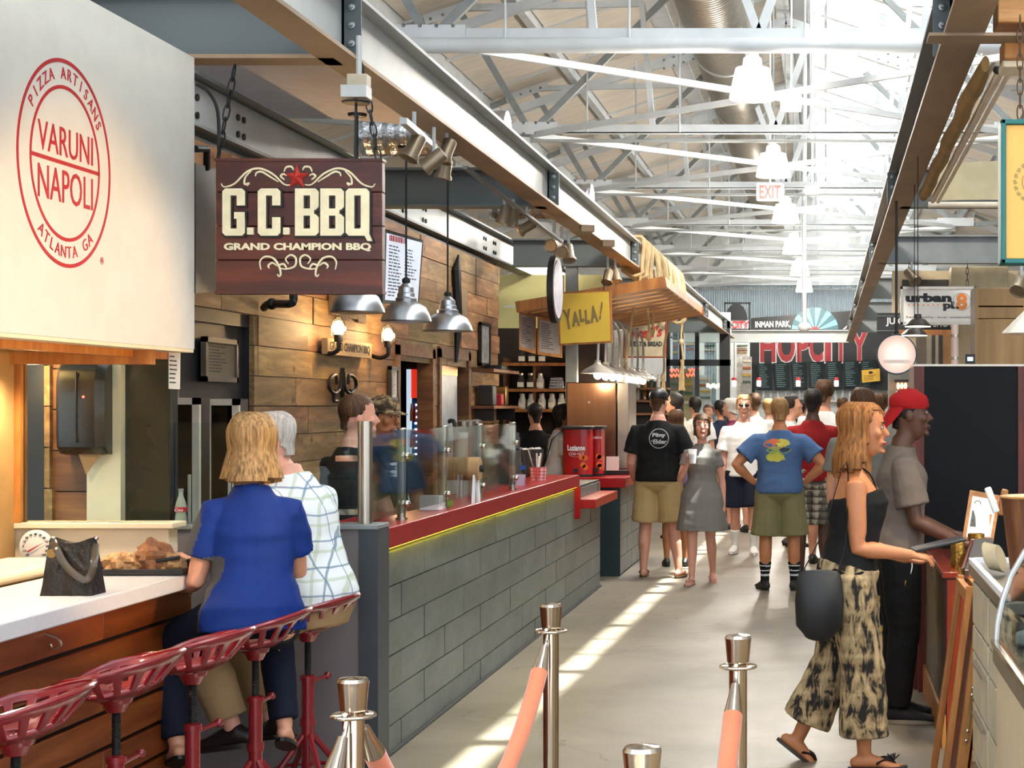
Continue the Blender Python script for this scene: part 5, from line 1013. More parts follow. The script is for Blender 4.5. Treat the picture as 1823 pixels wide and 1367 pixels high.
t_=thing('yellow_notice','yellow notice stuck on the dark menu panels at the far bar','notice',P(1550,680,43.8)); q=[P(a,c,43.76) for a,c in ((1534,659),(1566,656),(1567,678),(1535,681))]; quadslab(q,V((0,-1,0)),.02,'sheet',mat('amber_sheet','#e3b23c',.6),t_); lines(t_,q,V((0,-.002,0)),4,1,v0=.45,seed=2); MB().ell((q[0]+q[1])/2+V((0,-.003,-.08)),(.06,.004,.035)).build('emblem',m_ink,t_)
bc=thing('bar_counter','pale bar counter with back shelf at the far end behind the crowd','counter',P(1440,722,44)); MB().bx(X(1335,44),X(1600,44),43.6,44.4,0,1.15).build('counter_body',m_wall,bc); MB().bx(X(1335,44),X(1600,44),44.5,44.6,0,2.1).build('back_panel',mat('pale_tile','#cfd3d6',.3,var=.2,scale=9),bc); MB().bx(X(1335,44),X(1600,44),44.2,44.5,1.75,1.78).build('back_shelf',m_ss,bc)
MB().bx(X(1335,44),X(1600,44),44.2,44.5,1.17,1.2).build('back_shelf',m_ss,bc)
bt0=None; ORDB='first second third fourth fifth sixth seventh eighth ninth tenth eleventh twelfth thirteenth fourteenth'.split()
for i in range(14):
    px=1345+i*13; p=V((X(px,44.3),44.3,1.785)); 
    lab=f'small pale bottle, {ORDB[i]} from the left on far bar back shelf'
    if bt0 is None: bt0=tag(MB().lathe([(.035,0),(.037,.17),(.014,.22),(.014,.28)],8,p).build('bottle',mat('pale_bottle','#d5dadc',.15)),lab,'bottle','bottles on the far bar shelf')
    else: copy_tree(bt0,None,tuple(p),0,lab)
for i,px in enumerate((1307,1351,1421,1489)):
    y=40.52; p=P(px,688,y); t_=thing('jar_pendant',f'small red capped jar pendant glowing before menu panels, {["first","second","third","fourth"][i]} from left','lamp',p); MB().lathe([(.045,0),(.055,.03),(.055,.13),(.04,.16)],12,p).build('jar',glow('jar_glow','#ffd0ba',1.2),t_) if i==0 else MB().lathe([(.045,0),(.055,.03),(.055,.13),(.04,.16)],12,p).build('jar',bpy.data.materials['jar_glow'],t_); MB().lathe([(.062,.15),(.062,.19),(.03,.22)],12,p).build('cap',m_hred,t_); MB().cyl(p+V((0,0,.2)),V((p.x,y,3.2)),.008,5).build('cord',m_iron,t_)
y=46.65; ip=thing('neighbourhood_banner','long black banner with white lettering and teal record half disc','sign',P(1440,590,y)); MB().add([P(1337,566,y),P(1532,552,y),P(1532,592,y),P(1337,592,y),P(1337,566,y+.1),P(1532,552,y+.1),P(1532,592,y+.1),P(1337,592,y+.1)],[(0,3,2,1),(4,5,6,7),(0,1,5,4),(1,2,6,5),(2,3,7,6),(3,0,4,7)]).build('panel',m_black,ip)
text('INMAN PARK,',.2,m_white,ip,FACE(P(1376,578,y)+V((0,-.01,0)),0,0,1.2),w=63*y/F,h=13*y/F,off=.006); text('A',.3,m_white,ip,FACE(P(1512,577,y)+V((0,-.01,0))),w=26*y/F,h=20*y/F,shear=.5); text('tl',.3,m_white,ip,FACE(P(1532,577,y)+V((0,-.01,0))),w=14*y/F,h=18*y/F,shear=.5)
m_teal=mat('teal_record','#6f9fa6',.5); m_teald=mat('dark_teal_record','#35616b',.5); c=P(1451,589,y)+V((0,-.015,0)); rr=42*y/F
for k in range(12):
    a0,a1=PI*k/12,PI*(k+1)/12; MB().add([c,c+V((rr*math.cos(a0),0,rr*math.sin(a0))),c+V((rr*math.cos((a0+a1)/2),0,rr*math.sin((a0+a1)/2))),c+V((rr*math.cos(a1),0,rr*math.sin(a1)))],[(0,1,2,3)]).build('record_wedge',m_teal if k%2 else m_teald,ip)
b=MB(FACE(c+V((0,-.01,0)))); b.add([(0,0,0)]+[(8*y/F*math.cos(PI*k/10),8*y/F*math.sin(PI*k/10),0) for k in range(11)],[(0,k+1,k+2) for k in range(10)]); b.build('record_label',m_hred,ip)
y=40.55; hs=thing('small_bar_sign','small black framed bar sign with dark arch and red letters','sign',P(1313,590,y)); 
for a,c_,t0,t1 in ((1289,1292,538,588),(1333,1336,538,588),(1289,1336,538,541),(1289,1336,585,588)): MB().bx(X(a,y),X(c_,y),y,y+.06,Z(t1,y),Z(t0,y)).build('frame_bar',m_black,hs)
b=MB(FACE(P(1311,570,y))); k=y/F; b.prism([(-20*k,0),(20*k,0)]+[(20*k*math.cos(PI*j/12),30*k*math.sin(PI*j/12)) for j in range(1,12)],.03,Matrix()); b.build('arch_panel',m_black,hs); text('CITY',.3,m_hred,hs,FACE(P(1318,578,y)+V((0,-.03,0))),w=32*k,h=13*k,off=.01); MB().bx(X(1289,y),X(1336,y),y+.02,y+.04,Z(588,y),Z(569,y)).build('lower_panel',m_white,hs)
dw=thing('downrod','white pole hanging in mid hall with a round white end','pole',P(1432,592,31)); MB().cyl(P(1432,585,31),V((X(1432,31),31,8.1)),.045,12).build('pole',m_trw,dw); MB().ell(P(1432,582,31),(.12,.12,.09)).build('round_end',m_white,dw)
es=thing('exit_sign','white hanging exit sign with glowing red letters','sign',P(1372,358,24)); k=24/F; c=P(1371,342,24); MB().box(c,(50*k,.06,33*k)).build('housing',mat('exit_housing','#d6d6d2',.4),es,bevel=.03); text('EXIT',.3,glow('exit_red','#e2392c',.55),es,FACE(c+V((0,-.032,0))),w=38*k,h=24*k,off=.008); MB().cyl(c+V((0,0,.12)),V((c.x,c.y,rz(c.x)+.1)),.012,6).build('stem',m_white,es); MB().box(c+V((75*k,0,3*k)),(26*k,.1,16*k)).build('emergency_box',m_white,es,bevel=.01); MB().cyl(c+V((75*k,0,.1)),V((c.x+75*k,c.y,rz(0)+.1)),.012,6).build('stem',m_white,es)
eb=thing('heater_box','white box unit hanging beside the nearest pendant lamp','box',P(1410,190,17.2)); c=P(1409,184,17.2); MB().box(c,(38*17.2/F,.25,24*17.2/F)).build('box_body',m_white,eb,bevel=.01); MB().cyl(c+V((0,0,.06)),V((c.x,c.y,rz(c.x)+.04)),.01,6).build('stem',m_white,eb)

# ================================================================ right side
KW=19.0
struct(MB().bx(.75,5,KW,KW+.1,0,3.17).build('wall_kitchen', mat('tan_kitchen_wall','#bda98a',.7,var=.05))); struct(MB().bx(.86,1.55,KW-.03,KW,Z(521,KW),Z(498,KW)).build('trim_4', mat('dark_slot','#2c2822',.6)))
tag(MB().bx(X(1690,18.9),X(1790,18.9),18.6,18.95,Z(520,18.9),Z(478,18.9)).build('vent_box',mat('beige_box','#a8987a',.6),bevel=.01),'beige box unit fixed high on tan kitchen wall','box')
# stainless hood
hd=thing('kitchen_hood','stainless steel kitchen hood panel behind the white lettered sign','hood',P(1780,650,14)); y=14.0
m_bz=mat('bronze_stainless','#6b543a',.26,1,var=.35,scale=5,stretch=(1,1,.08),bump=.6,bsc=7)
for t0,t1,d in ((512,545,.02),(545,567,.0),(567,700,.03)): MB().bx(X(1738,y),X(1900,y),y-d,y+.4,Z(t1,y),Z(t0,y)-.004).build('steel_panel',m_bz,hd,bevel=.004)
MB().bx(X(1735,y),X(1741,y),y-.05,y+.4,Z(700,y),Z(512,y)).build('corner_trim',m_bz,hd)
MB().bx(X(1738,y),X(1900,y),y-.03,y+.4,0,Z(700,y)).build('lower_body',m_bz,hd)
pp_=thing('standpipe','pale pink vertical pipe with clips left of steel hood','pipe',(X(1700,13.5),13.5,0)); MB().cyl((X(1700,13.5),13.5,0),(X(1700,13.5),13.5,Z(578,13.5)),.03,12).build('pipe_body',mat('pink_white_pipe','#d9bfb2',.4),pp_)
for pz in (600,640): MB().lathe([(.035,0),(.035,.02)],12,(X(1700,13.5),13.5,Z(pz,13.5))).build('clip',m_ss,pp_)
tb=thing('tablet','small black tablet with blue lit screen on steel hood','tablet',P(1727,650,13.8)); c=P(1727,639,13.85); MB().box(c,(17*13.85/F,.02,17*13.85/F)).build('bezel',m_black,tb); MB().box(c+V((0,-.012,.0)),(10*13.85/F,.004,7*13.85/F)).build('screen',glow('blue_screen','#9fb8e0',1.5),tb)
cb=thing('curtain_panel','brown and dark striped panel behind round lit sign','panel',P(1660,660,17)); 
for i,(a,c_,col) in enumerate(((1630,1648,'#5e5140'),(1648,1658,'#a6967c'),(1658,1664,'#3b3026'),(1664,1670,'#b09f85'),(1670,1677,'#2a211a'),(1677,1692,'#9a6a3c'))): MB().bx(X(a,17),X(c_,17),16.9+.02*(i%2),17,0,Z(597,17)).build('panel_strip',mat('strip_%d'%i,col,.6),cb)
MB().bx(X(1600,17.2),X(1692,17.2),17.05,17.1,Z(600,17.2),Z(588,17.2)).build('header',m_oak,cb)
y=18.94; ju=thing('juice_banner','dark grey banner with white lettering behind white lettered sign','sign',P(1630,593,y)); MB().bx(X(1561,y),X(1705,y),y,y+.05,Z(593,y),Z(557,y)).build('panel',mat('charcoal_banner','#2d3033',.6),ju); text('JUICES',.2,m_white,ju,FACE(P(1601,573,y)+V((0,-.005,0))),w=48*y/F,h=16*y/F,off=.006); text('SHOTS',.2,m_white,ju,FACE(P(1682,576,y)+V((0,-.005,0))),w=42*y/F,h=12*y/F,off=.004)
for t0 in (562,588): MB().bx(X(1561,y),X(1705,y),y-.01,y,Z(t0+1.5,y),Z(t0,y)).build('stripe',m_steel,ju)
y=17.97; us=thing('lightbox_sign','silver framed white sign with black lettering and orange numeral','sign',P(1670,578,y)); xa,xb,za,zb=X(1603,y),X(1738,y),Z(578,y),Z(510,y); MB().bx(xa,xb,y,y+.12,za,zb).build('box_body',m_ss,us,bevel=.004)
for q in ((xa,xb,zb-.028,zb),(xa,xb,za,za+.028),(xa,xa+.025,za,zb),(xb-.025,xb,za,zb)): MB().bx(q[0],q[1],y-.012,y,q[2],q[3]).build('frame_bar',m_ss,us)
MB().bx(xa+.016,xb-.016,y-.004,y-.001,za+.018,zb-.018).build('face',mat('sign_white','#d9d5cf',.5,var=.03),us); UM=FACE(((xa+xb)/2,y-.0045,(za+zb)/2)); m_or2=mat('orange_numeral','#d98038',.5); k=y/F
def ut(s,px,py,w,h,mm,**kw): text(s,.1,mm,us,UM @ Matrix.Translation(((px-1670.5)*k,(544-py)*k,.0004)),w=w*k,h=h*k,**kw)
ut('urban',1653,530,82,16,m_ink,off=.006); ut('pL',1693,545,28,17,m_ink,off=.006); ut('8',1712,537,20,30,m_or2,off=.005); ut('fresh · healthy · local · sustainable',1671,565,116,5,m_ink)
b=MB(); ring(b,((1712-1670.5)*k,(544-537)*k),15*k,16.5*k,UM,28); b.build('numeral_ring',m_steell,us)
for j in range(8): MB(UM).lathe([(.009,0),(.009,.001)],8,((1618+j*8.6-1670.5)*k,(544-543)*k,0)).build('orange_dot',m_or2,us)
for i,px in enumerate((1618,1722)): chain('hanging_chain',P(px,466,y+.05),P(px,509,y+.05),.016,['dark chain holding left end of the silver framed sign','dark chain holding right end of the silver framed sign'][i],m_iron)
spot(1623,492,17.8,(.4,-.5,-.6),1.5,True,'lit black spotlight on top of the silver framed sign'); spot(1818,505,10.5,(-.3,-.5,-.6),1.2,False,'dark spotlight cluster at right edge above pendant')
y=12.5; rs=thing('round_sign','round glowing salmon pink sign with dark rim','sign',P(1596,668,y)); c=P(1596,631,y); r_=36*y/F; MB().lathe([(r_,0),(r_,.08)],40,c+V((0,.04,0)),(0,-1,0)).build('rim',m_black,rs)
def roundface():
    M_,n,l,bb=base('salmon_lightbox'); tc=n.new('ShaderNodeTexCoord'); sp2=n.new('ShaderNodeVectorMath'); sp2.operation='DISTANCE'; l.new(tc.outputs['Object'],sp2.inputs[0]); sp2.inputs[1].default_value=(0,-.05,r_)
    col=ramp(n,l,sp2.outputs['Value'],[(0,(1,.93,.86)),(.06,(1,.86,.76)),(.14,(.93,.5,.38))]); l.new(col,bb.inputs['Base Color']); l.new(col,bb.inputs['Emission Color']); bb.inputs['Emission Strength'].default_value=.2; return M_
MB().lathe([(r_*.93,.041),(r_*.93,.044)],40,c,(0,-1,0)).build('face',roundface(),rs); b=MB(); ring(b,(0,0),r_*.9,r_*.94,FACE(c+V((0,-.045,0))),40); b.build('white_ring',m_white,rs)
MB().bx(c.x-.10,c.x+.10,c.y-.047,c.y-.0455,c.z-.065,c.z-.04).build('pale_band',mat('pale_print','#f6e2d6',.6),rs)
MB().cyl(c+V((0,.02,r_)),V((c.x,y+.02,ZB)),.01,6).build('hanging_rod',m_iron,rs)
col=struct(MB().bx(X(1583,14.5),X(1623,14.5),14.5,14.8,0,Z(655,14.5)).build('wall_pier',mat('concrete_pier','#8f8a80',.8,var=.15,scale=12)))
fl=thing('filament_lamp','three small filament bulbs glowing below round sign','lamp',P(1605,693,14.4)); MB().box(P(1605,678,14.45),(.12,.06,.02)).build('bracket',m_iron,fl)
for k in range(3): MB().ell(P(1599+k*6.5,687,14.4),(.013,.013,.028)).build('bulb',glow('filament','#ffb060',5) if k==0 else bpy.data.materials['filament'],fl)
for i,(px,py,y) in enumerate(((1634,581,10.3),(1628,597,11.6))):
    p=P(px,py,y); t_=thing('dark_pendant',['upper dark saucer pendant below the silver framed sign','lower dark saucer pendant touching the round sign in view'][i],'lamp',p); r_=24*y/F; MB().lathe([(r_,0),(r_*.99,.006),(r_*.6,.04),(r_*.3,.05),(r_*.25,.075)],24,p).build('lamp_shade',mat('bronze_dark','#3b332d',.4,.5) if i==0 else bpy.data.materials['bronze_dark'],t_); MB().lathe([(r_*.95,-.003),(r_*.95,.0)],24,p).build('diffuser',glow('pend_diff','#fff1d6',3) if i==0 else bpy.data.materials['pend_diff'],t_); MB().cyl(p+V((0,0,.07)),V((p.x,p.y,ZB)),.003,6).build('cord',m_rubber,t_)
y=6.4; p=P(1838,594,y); cpd=thing('cone_pendant','white cone pendant with amber collar at right edge','lamp',p); r_=54*y/F; MB().lathe([(r_,0),(r_*.99,.006),(r_*.3,.085),(r_*.28,.085),(r_*.9,.008)],28,p).build('lamp_shade',mat('ivory_shade','#e6dccb',.4),cpd); MB().lathe([(r_*.31,.084),(r_*.28,.13),(.012,.15)],20,p).build('collar',mat('amber_collar','#c07d1e',.3),cpd); MB().ell(p+V((0,0,.02)),.03).build('bulb',m_bulb,cpd); MB().cyl(p+V((0,0,.14)),V((p.x,p.y,3.17)),.006,6).build('cord',m_rubber,cpd); lamp('SPOT','cone_light',p+V((0,0,.0)),30,WARMW,(0,0,-1),spot_size=2.6,spot_blend=.6,shadow_soft_size=.05); lamp('SPOT','added_counter_spot',(.95,7.6,3.05),110,WARMW,(-.05,.06,-1),spot_size=1.3,spot_blend=.7,shadow_soft_size=.06)  # second spot is an added fill that brightens the right hand counters
sd=thing('downlight','small can lamp added under timber boxing to light right counters','downlight',(.95,7.6,3.07)); MB().lathe([(.05,0),(.055,.10),(.03,.11)],16,(.95,7.6,3.07)).build('can',m_iron,sd); MB().cyl((.95,7.6,3.17),(.95,7.15,3.25),.01,6).build('arm',m_iron,sd)  # made-up fixture to go with the added counter spot
# big amber sign in teal frame
y=6.8; x0_,x1_=X(1781,y),X(1990,y); z0_,z1_=Z(470,y),Z(214,y); az=thing('amber_sign','large amber hanging sign in a teal frame at right edge','sign',((x0_+x1_)/2,y,z0_)); MB().bx(x0_,x1_,y,y+.1,z0_,z1_).build('box_body',mat('teal_frame','#1f6b66',.5),az,bevel=.006); MB().bx(x0_+.022,x1_-.022,y-.012,y,z0_+.022,z1_-.022).build('face',mat('amber_face','#eab258',.5,var=.03),az)
for q in ((x0_,x1_,z1_-.02,z1_),(x0_,x1_,z0_,z0_+.02),(x0_,x0_+.02,z0_,z1_),(x1_-.02,x1_,z0_,z1_)): MB().bx(q[0],q[1],y-.03,y,q[2],q[3]).build('frame_bar',bpy.data.materials['teal_frame'],az,bevel=.004)
AM=FACE(P(1842,325,y)+V((0,-.0125,0))); m_gold=mat('dull_gold','#a88a4a',.5)
for k in range(20): a=2*PI*k/20; MB(AM @ Matrix.Rotation(a,4,'Z')).add([(-.006,.07,0),(.012,.078,0),(.006,.09,0),(-.01,.086,0)],[(0,1,2,3)]).build('emblem_leaf',m_gold,az)
b=MB(); ring(b,(0,0),.05,.054,AM,28); b.build('emblem_ring',m_gold,az)
chain('hanging_chain',P(1816,30,6.85),P(1816,212,6.85),.014,'rusty chain holding the amber sign at upper right',mat('rusty_chain','#5f4632',.6,.3))
# tarp roll, white pole, canvas, crates at top right
tp=thing('rolled_tarp','tan canvas blind rolled up beside right hand beam','blind',(.70,9.6,3.1)); b=MB(); b.sweep([(.692+.006*math.sin(k*1.3),7.3+k*.25,3.13+.004*math.sin(k*2.1)) for k in range(19)],[((.018+.02*min(1,k/2)+.003*math.sin(k*1.7)),.035+.015*min(1,k/2)) for k in range(19)],14); b.build('tarp',mat('tan_canvas','#8f7040',.8,var=.25,scale=4),tp); MB().cyl((.762,7.35,3.11),(.762,12,3.11),.02,12).build('pole',mat('pale_pole','#d3c4ae',.4),tp); MB().cyl((.80,7.35,3.10),(.80,12,3.10),.012,8).build('pole',bpy.data.materials['pale_pole'],tp)
for s in (-.015,.02): MB().ell((.762+s,7.33,3.11),.02,8,6).build('end_cap',m_black,tp)
ca=thing('canvas_blind','beige stained canvas blind stretched across right stalls','blind',(1.6,12.4,3.12)); b=MB(); vs=[]; N=14
for i in range(N):
    for j in range(6): vs.append((.78+i*.2,12.35+.02*math.sin(i*1.1)+.02*j,3.15+.06*j+.012*math.sin(i*.9+j)))
b.add(vs,[(i*6+j,(i+1)*6+j,(i+1)*6+j+1,i*6+j+1) for i in range(N-1) for j in range(5)]); b.build('canvas',mat('beige_canvas','#b7a886',.8,var=.2,scale=2),ca); MB().cyl((.75,12.34,3.12),(3.5,12.34,3.12),.022,10).build('pole',bpy.data.materials['pale_pole'],ca)
cr=thing('timber_bracket','weathered orange timber boxing at top right corner above the chain','bracket',(.95,6.9,3.2))
for i,q in enumerate(((1776,1900,-60,40),(1788,1900,66,104),(1786,1900,104,119))):
    y=6.95+.05*i; MB().bx(X(q[0],y),X(q[1],y),y,y+.2,Z(q[3],y),Z(q[2],y)).build('timber_board',m_pine if i==0 else (m_oak if i==1 else m_creaml),cr,bevel=.006)
struct(MB().bx(.42,.93,6.86,7.02,ZB-.014,ZB-.001).build('trim_5', m_rust))
# tall black cabinet
y=9.8; bcab=thing('tall_cabinet','tall black panel with mahogany edges behind man in red cap','cabinet',(X(1722,y),y,0)); zt=Z(652,y); MB().bx(X(1645,y),X(1812,y),y,y+.5,0,zt).build('black_panel',mat('matte_black_panel','#090a0c',.6,var=.3,spec=.2),bcab); MB().bx(X(1627,y),X(1645,y),y-.01,y+.5,0,zt).build('side_board',m_mahog,bcab); MB().bx(X(1812,y),X(1824,y),y-.01,y+.5,0,zt).build('side_board',m_mahog,bcab); MB().bx(X(1627,y),X(1824,y),y-.01,y+.5,zt,zt+.012).build('top_trim',m_ss,bcab)
# mahogany host stand
hs2=thing('host_stand','mahogany host stand with red brown top that the capped man leans on','counter',(.78,9.1,0)); MB().bx(.58,.98,8.14,9.77,.10,.82).build('body',m_mahog,hs2); MB().bx(.56,.64,8.10,9.78,.82,.85).build('top_rail',mat('red_mahogany_top','#8c3018',.25,coat=.5),hs2,bevel=.004); MB().bx(.64,1.0,8.12,9.78,.79,.81).build('desk_top',m_mahog,hs2); MB().bx(.56,.579,8.1,9.77,.0,.16).build('kick_board',m_oak,hs2)
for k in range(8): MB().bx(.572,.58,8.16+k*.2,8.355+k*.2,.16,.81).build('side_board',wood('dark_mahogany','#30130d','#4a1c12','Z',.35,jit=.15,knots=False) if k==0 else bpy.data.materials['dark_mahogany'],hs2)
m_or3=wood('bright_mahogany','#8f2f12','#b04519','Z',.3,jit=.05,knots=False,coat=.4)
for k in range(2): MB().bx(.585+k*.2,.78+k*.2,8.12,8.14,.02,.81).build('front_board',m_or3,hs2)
MB().bx(.535,.58,9.70,9.76,0,.83).build('corner_post',m_mahog,hs2)
pm=thing('menu_papers','pale pink menu papers lying on the host stand','paper',(.68,8.5,.813)); 
for k in range(3): MB().box((.695+k*.008,8.5+.03*k,.8145+.004*k),(.13,.22,.003),(0,0,.1*k)).build('sheet',mat('pink_paper','#dcc0b4',.8) if k==0 else bpy.data.materials['pink_paper'],pm)
m_gglass=mat('gold_mercury_glass','#a8803a',.22,.8,var=.5,scale=22,bump=.3,bsc=60); y=8.2
for i,(px,w,h,y) in enumerate(((1705,26,62,8.3),(1738,30,34,8.7))):
    p=V((X(px,y),y,.811 if i==0 else .811+.0)); r_=w*y/F/2; hh=h*y/F*1.0+ (0 if i==0 else .08); t_=thing('votive_holder',['tall gold mottled glass votive on the host stand','short gold mottled glass votive behind the tall one'][i],'candle holder',p); MB().lathe([(r_*.95,0),(r_,.01),(r_,hh),(r_*.9,hh),(r_*.88,.012)],20,p).build('glass',m_gglass,t_); MB().lathe([(r_*.8,.014),(r_*.8,.05)],14,p).build('candle',m_paper,t_)
mf=thing('framed_menu','wood framed menu with photos leaning on the host stand','menu',P(1742,968,8.8)); q=[P(1727,872,9.0),P(1782,882,9.0),P(1768,966,8.7),P(1712,966,8.7)]; n_=V((0,-1,.1)).normalized(); quadslab(q,n_,.02,'frame',m_oak,mf); cc=sum(q,V())/4; ins=[cc+(p-cc)*.78+n_*.003 for p in q]; quadslab(ins,n_,.003,'sheet',m_paper,mf)
def sub(ins,u0,u1,v0,v1,nm,mm): 
    f=lambda u,v_: ins[0].lerp(ins[1],u).lerp(ins[3].lerp(ins[2],u),v_)+n_*.002; quadslab([f(u0,v0),f(u1,v0),f(u1,v1),f(u0,v1)],n_,.001,nm,mm,mf)
sub(ins,.08,.5,.35,.75,'photo',mat('grey_photo','#4a4a48',.6,var=.6,scale=30)); sub(ins,.55,.9,.4,.85,'photo',mat('orange_photo','#d07a1e',.6,var=.3,scale=20)); b=MB(); ring(b,(0,0),.014,.017,FACE(ins[0].lerp(ins[1],.25).lerp(ins[3].lerp(ins[2],.25),.17)+n_*.003),18); b.build('print_ring',m_ink,mf)
bm=thing('menu_holder','black tent shaped menu holder at front of the host stand','menu',P(1742,1012,8.2)); q=[P(1733,960,8.35),P(1768,958,8.35),P(1768,1014,8.2),P(1716,1014,8.2)]; quadslab(q,V((0,-1,0)),.02,'front_panel',m_black,bm); quadslab([P(1729,962,8.34),P(1734,960,8.34),P(1717,1012,8.18),P(1711,1012,8.18)],V((0,-1,0)),.05,'wood_edge',m_mahog,bm)
# folded A-frame board
af=thing('folded_easel','folded orange wooden A-frame board leaning at the right counter','sign board',(.5,6.8,0))
for i,dx in enumerate((0,.06,.115)):
    a=V((.475+dx-.03,6.62,0.0)); c_=V((.605+dx*.95-.03,6.72,.93)); w=(.026 if i==0 else .044)
    MB().bar(a,c_,w,.05,(0,1,0)).build('leg',m_oak,af,bevel=.003); MB().bar(a+V((0,.55,0)),c_+V((0,.45,0)),w,.05,(0,1,0)).build('leg',m_oak,af,bevel=.003)
    for u in (.02,.96): q_=a.lerp(c_,u); MB().bar(q_,q_+V((0,.5,0)),w,.05).build('cross_rail',m_oak,af)
    if i: MB().bar(a.lerp(c_,.05)+V((0,.26,0)),a.lerp(c_,.95)+V((0,.26,0)),.008,.46,(0,1,0)).build('board',m_mahog,af)
for k in (.3,.36): pass
a=V((.475+.03,6.59,0)); c_=V((.605+.03,6.69,.93)); MB().bar(a.lerp(c_,.36),a.lerp(c_,.58),.012,.008,(0,1,0)).build('brace',m_brass,af)
for u in (.36,.4,.55,.58): MB().ell(a.lerp(c_,u)+V((.0,-.008,0)),.008,8,6).build('rivet',m_chrome,af)
for dx in (.0,.035): MB().box(V((.6+dx,6.69,.9)),(.014,.012,.06)).build('hinge_plate',m_ss,af)
# cream drawer cabinet with steel tray
dcab=thing('drawer_cabinet','cream drawer cabinet with steel tray top at right edge','cabinet',(.8,5.8,0)); MB().bx(.575,1.1,5.2,6.45,0,1.0).build('body',m_black,dcab); zz=[.02,.34,.53,.72,.82,.99]; m_dr=mat('cream_drawer','#c9bfa6',.45,.1)
for k in range(5):
    for a,c_ in ((5.2,5.8),(5.83,6.42)): MB().bx(.56,.575,a,c_,zz[k]+.006,zz[k+1]-.006).build('drawer_front',m_dr,dcab,bevel=.002)
for k in range(3): MB().bx(.545,.56,5.9,6.3,zz[k+1]-.03,zz[k+1]-.02).build('drawer_handle',m_ss,dcab)
MB().bx(.55,1.1,5.2,6.5,1.0,1.045).build('steel_top',m_ss,dcab,bevel=.006); MB().bx(.55,.57,5.2,6.5,1.045,1.065).build('tray_rim',m_white,dcab)
MB().bx(.55,1.1,6.48,6.5,1.045,1.065).build('tray_rim',m_white,dcab)
pt=thing('ribbed_pot','brown ribbed tapered pot standing on the steel tray','pot',(X(1838,5.6),5.6,1.046)); b=MB(); N=48; vs=[]; pr=[(.062,0),(.068,.03),(.085,.16),(.10,.29),(.105,.30),(.095,.30),(.085,.28)]
for r_,z_ in pr:
    for k in range(N): a=2*PI*k/N; rr=r_*(1+.03*math.cos(a*N/2)); vs.append((X(1838,5.6)+rr*math.cos(a),5.6+rr*math.sin(a),1.046+z_))
b.add(vs,[(i*N+k,i*N+(k+1)%N,(i+1)*N+(k+1)%N,(i+1)*N+k) for i in range(len(pr)-1) for k in range(N)]); b.build('pot_body',wood('ribbed_walnut','#6b4128','#9a6a42','Z',.4,jit=0,knots=False),pt,ang=80)
MB().lathe([(.107,.298),(.109,.304),(.10,.306)],32,(X(1838,5.6),5.6,1.046)).build('rim',m_pine,pt)
for i,(px,py,y,h,mm,lab) in enumerate(((1766,868,6.0,.06,m_paper,'white card standing behind the ribbed pot'),(1785,872,6.1,.06,m_oak,'orange wooden paddle standing behind ribbed pot'))): tag(MB().box(P(px,py+22,y),(.025,.02,h*1.6),(0,-.35 if i==0 else .2,0)).build(['card','paddle'][i],mm,bevel=.006),lab,'utensil')
lid=thing('lid_stack','leaning stack of tan paper lids beside ribbed pot','lids',P(1772,1025,6.0))
for k in range(9): MB().lathe([(.05,0),(.052,.004),(.05,.008)],20,P(1758+k*2.6,990+k*.6,6.02)-V((0,0,.0)),(1,-.45,.35)).build('lid',mat('kraft_lid','#b7a583',.7) if k==0 else bpy.data.materials['kraft_lid'],lid)
# curved glass display case
dcs=thing('display_case','curved glass display case with steel rail at lower right','display case',(.9,4.3,0)); MB().bx(.515,1.3,2.6,5.08,0,.87).build('base',mat('cream_laminate','#cdbb98',.5,var=.05),dcs); MB().bx(.505,1.3,2.6,5.1,.87,.93).build('steel_rail',m_ss,dcs,bevel=.006); MB().bx(.50,.52,2.6,5.1,.93,.945).build('lower_rail',m_chrome,dcs)
b=MB(); prf=[(.515,.945),(.52,1.0),(.535,1.07),(.56,1.14),(.6,1.21),(.66,1.27),(.75,1.31)]; vs=[]
for d_ in (0,.008):
    for x_,z_ in prf: vs += [(x_+d_,2.6,z_),(x_+d_,5.08,z_)]
n2=len(prf)*2; fs=[]
for i in range(len(prf)-1): fs += [(2*i,2*i+1,2*i+3,2*i+2),(n2+2*i+2,n2+2*i+3,n2+2*i+1,n2+2*i)]
b.add(vs,fs); b.build('curved_pane',m_glass,dcs); MB().bx(.75,1.3,2.6,5.08,1.305,1.315).build('top_pane',m_glass,dcs)
b=MB(); b.sweep([(x_,5.08,z_) for x_,z_ in prf],.009,8); b.build('end_trim',mat('clear_edge','#c3c1bd',.15,.4),dcs)
MB().bx(.60,1.25,2.7,5.0,1.08,1.088).build('glass_shelf',m_glass,dcs); MB().bx(.53,1.28,2.65,5.05,.931,.94).build('tray',m_ss,dcs)
for i,(x_,y_,mm) in enumerate(((.64,4.8,m_pine),(.78,4.7,m_white),(.66,4.4,m_oak),(.62,4.95,m_paper))): tag(MB().box((x_,y_,.965),(.08,.11,.045),(0,0,.3*i)).build('pastry_box',mm,bevel=.012),['tan wrapped pastry inside the display case','white pastry box inside the display case','brown wrapped pastry inside the display case near the front','small paper packet at far end of the display case'][i],'pastry')
tag(MB().box((.585,4.75,1.0),(.01,.03,.16),(.0,.3,0)).build('price_tag',m_paper),'white paper label strip behind the curved glass','label')
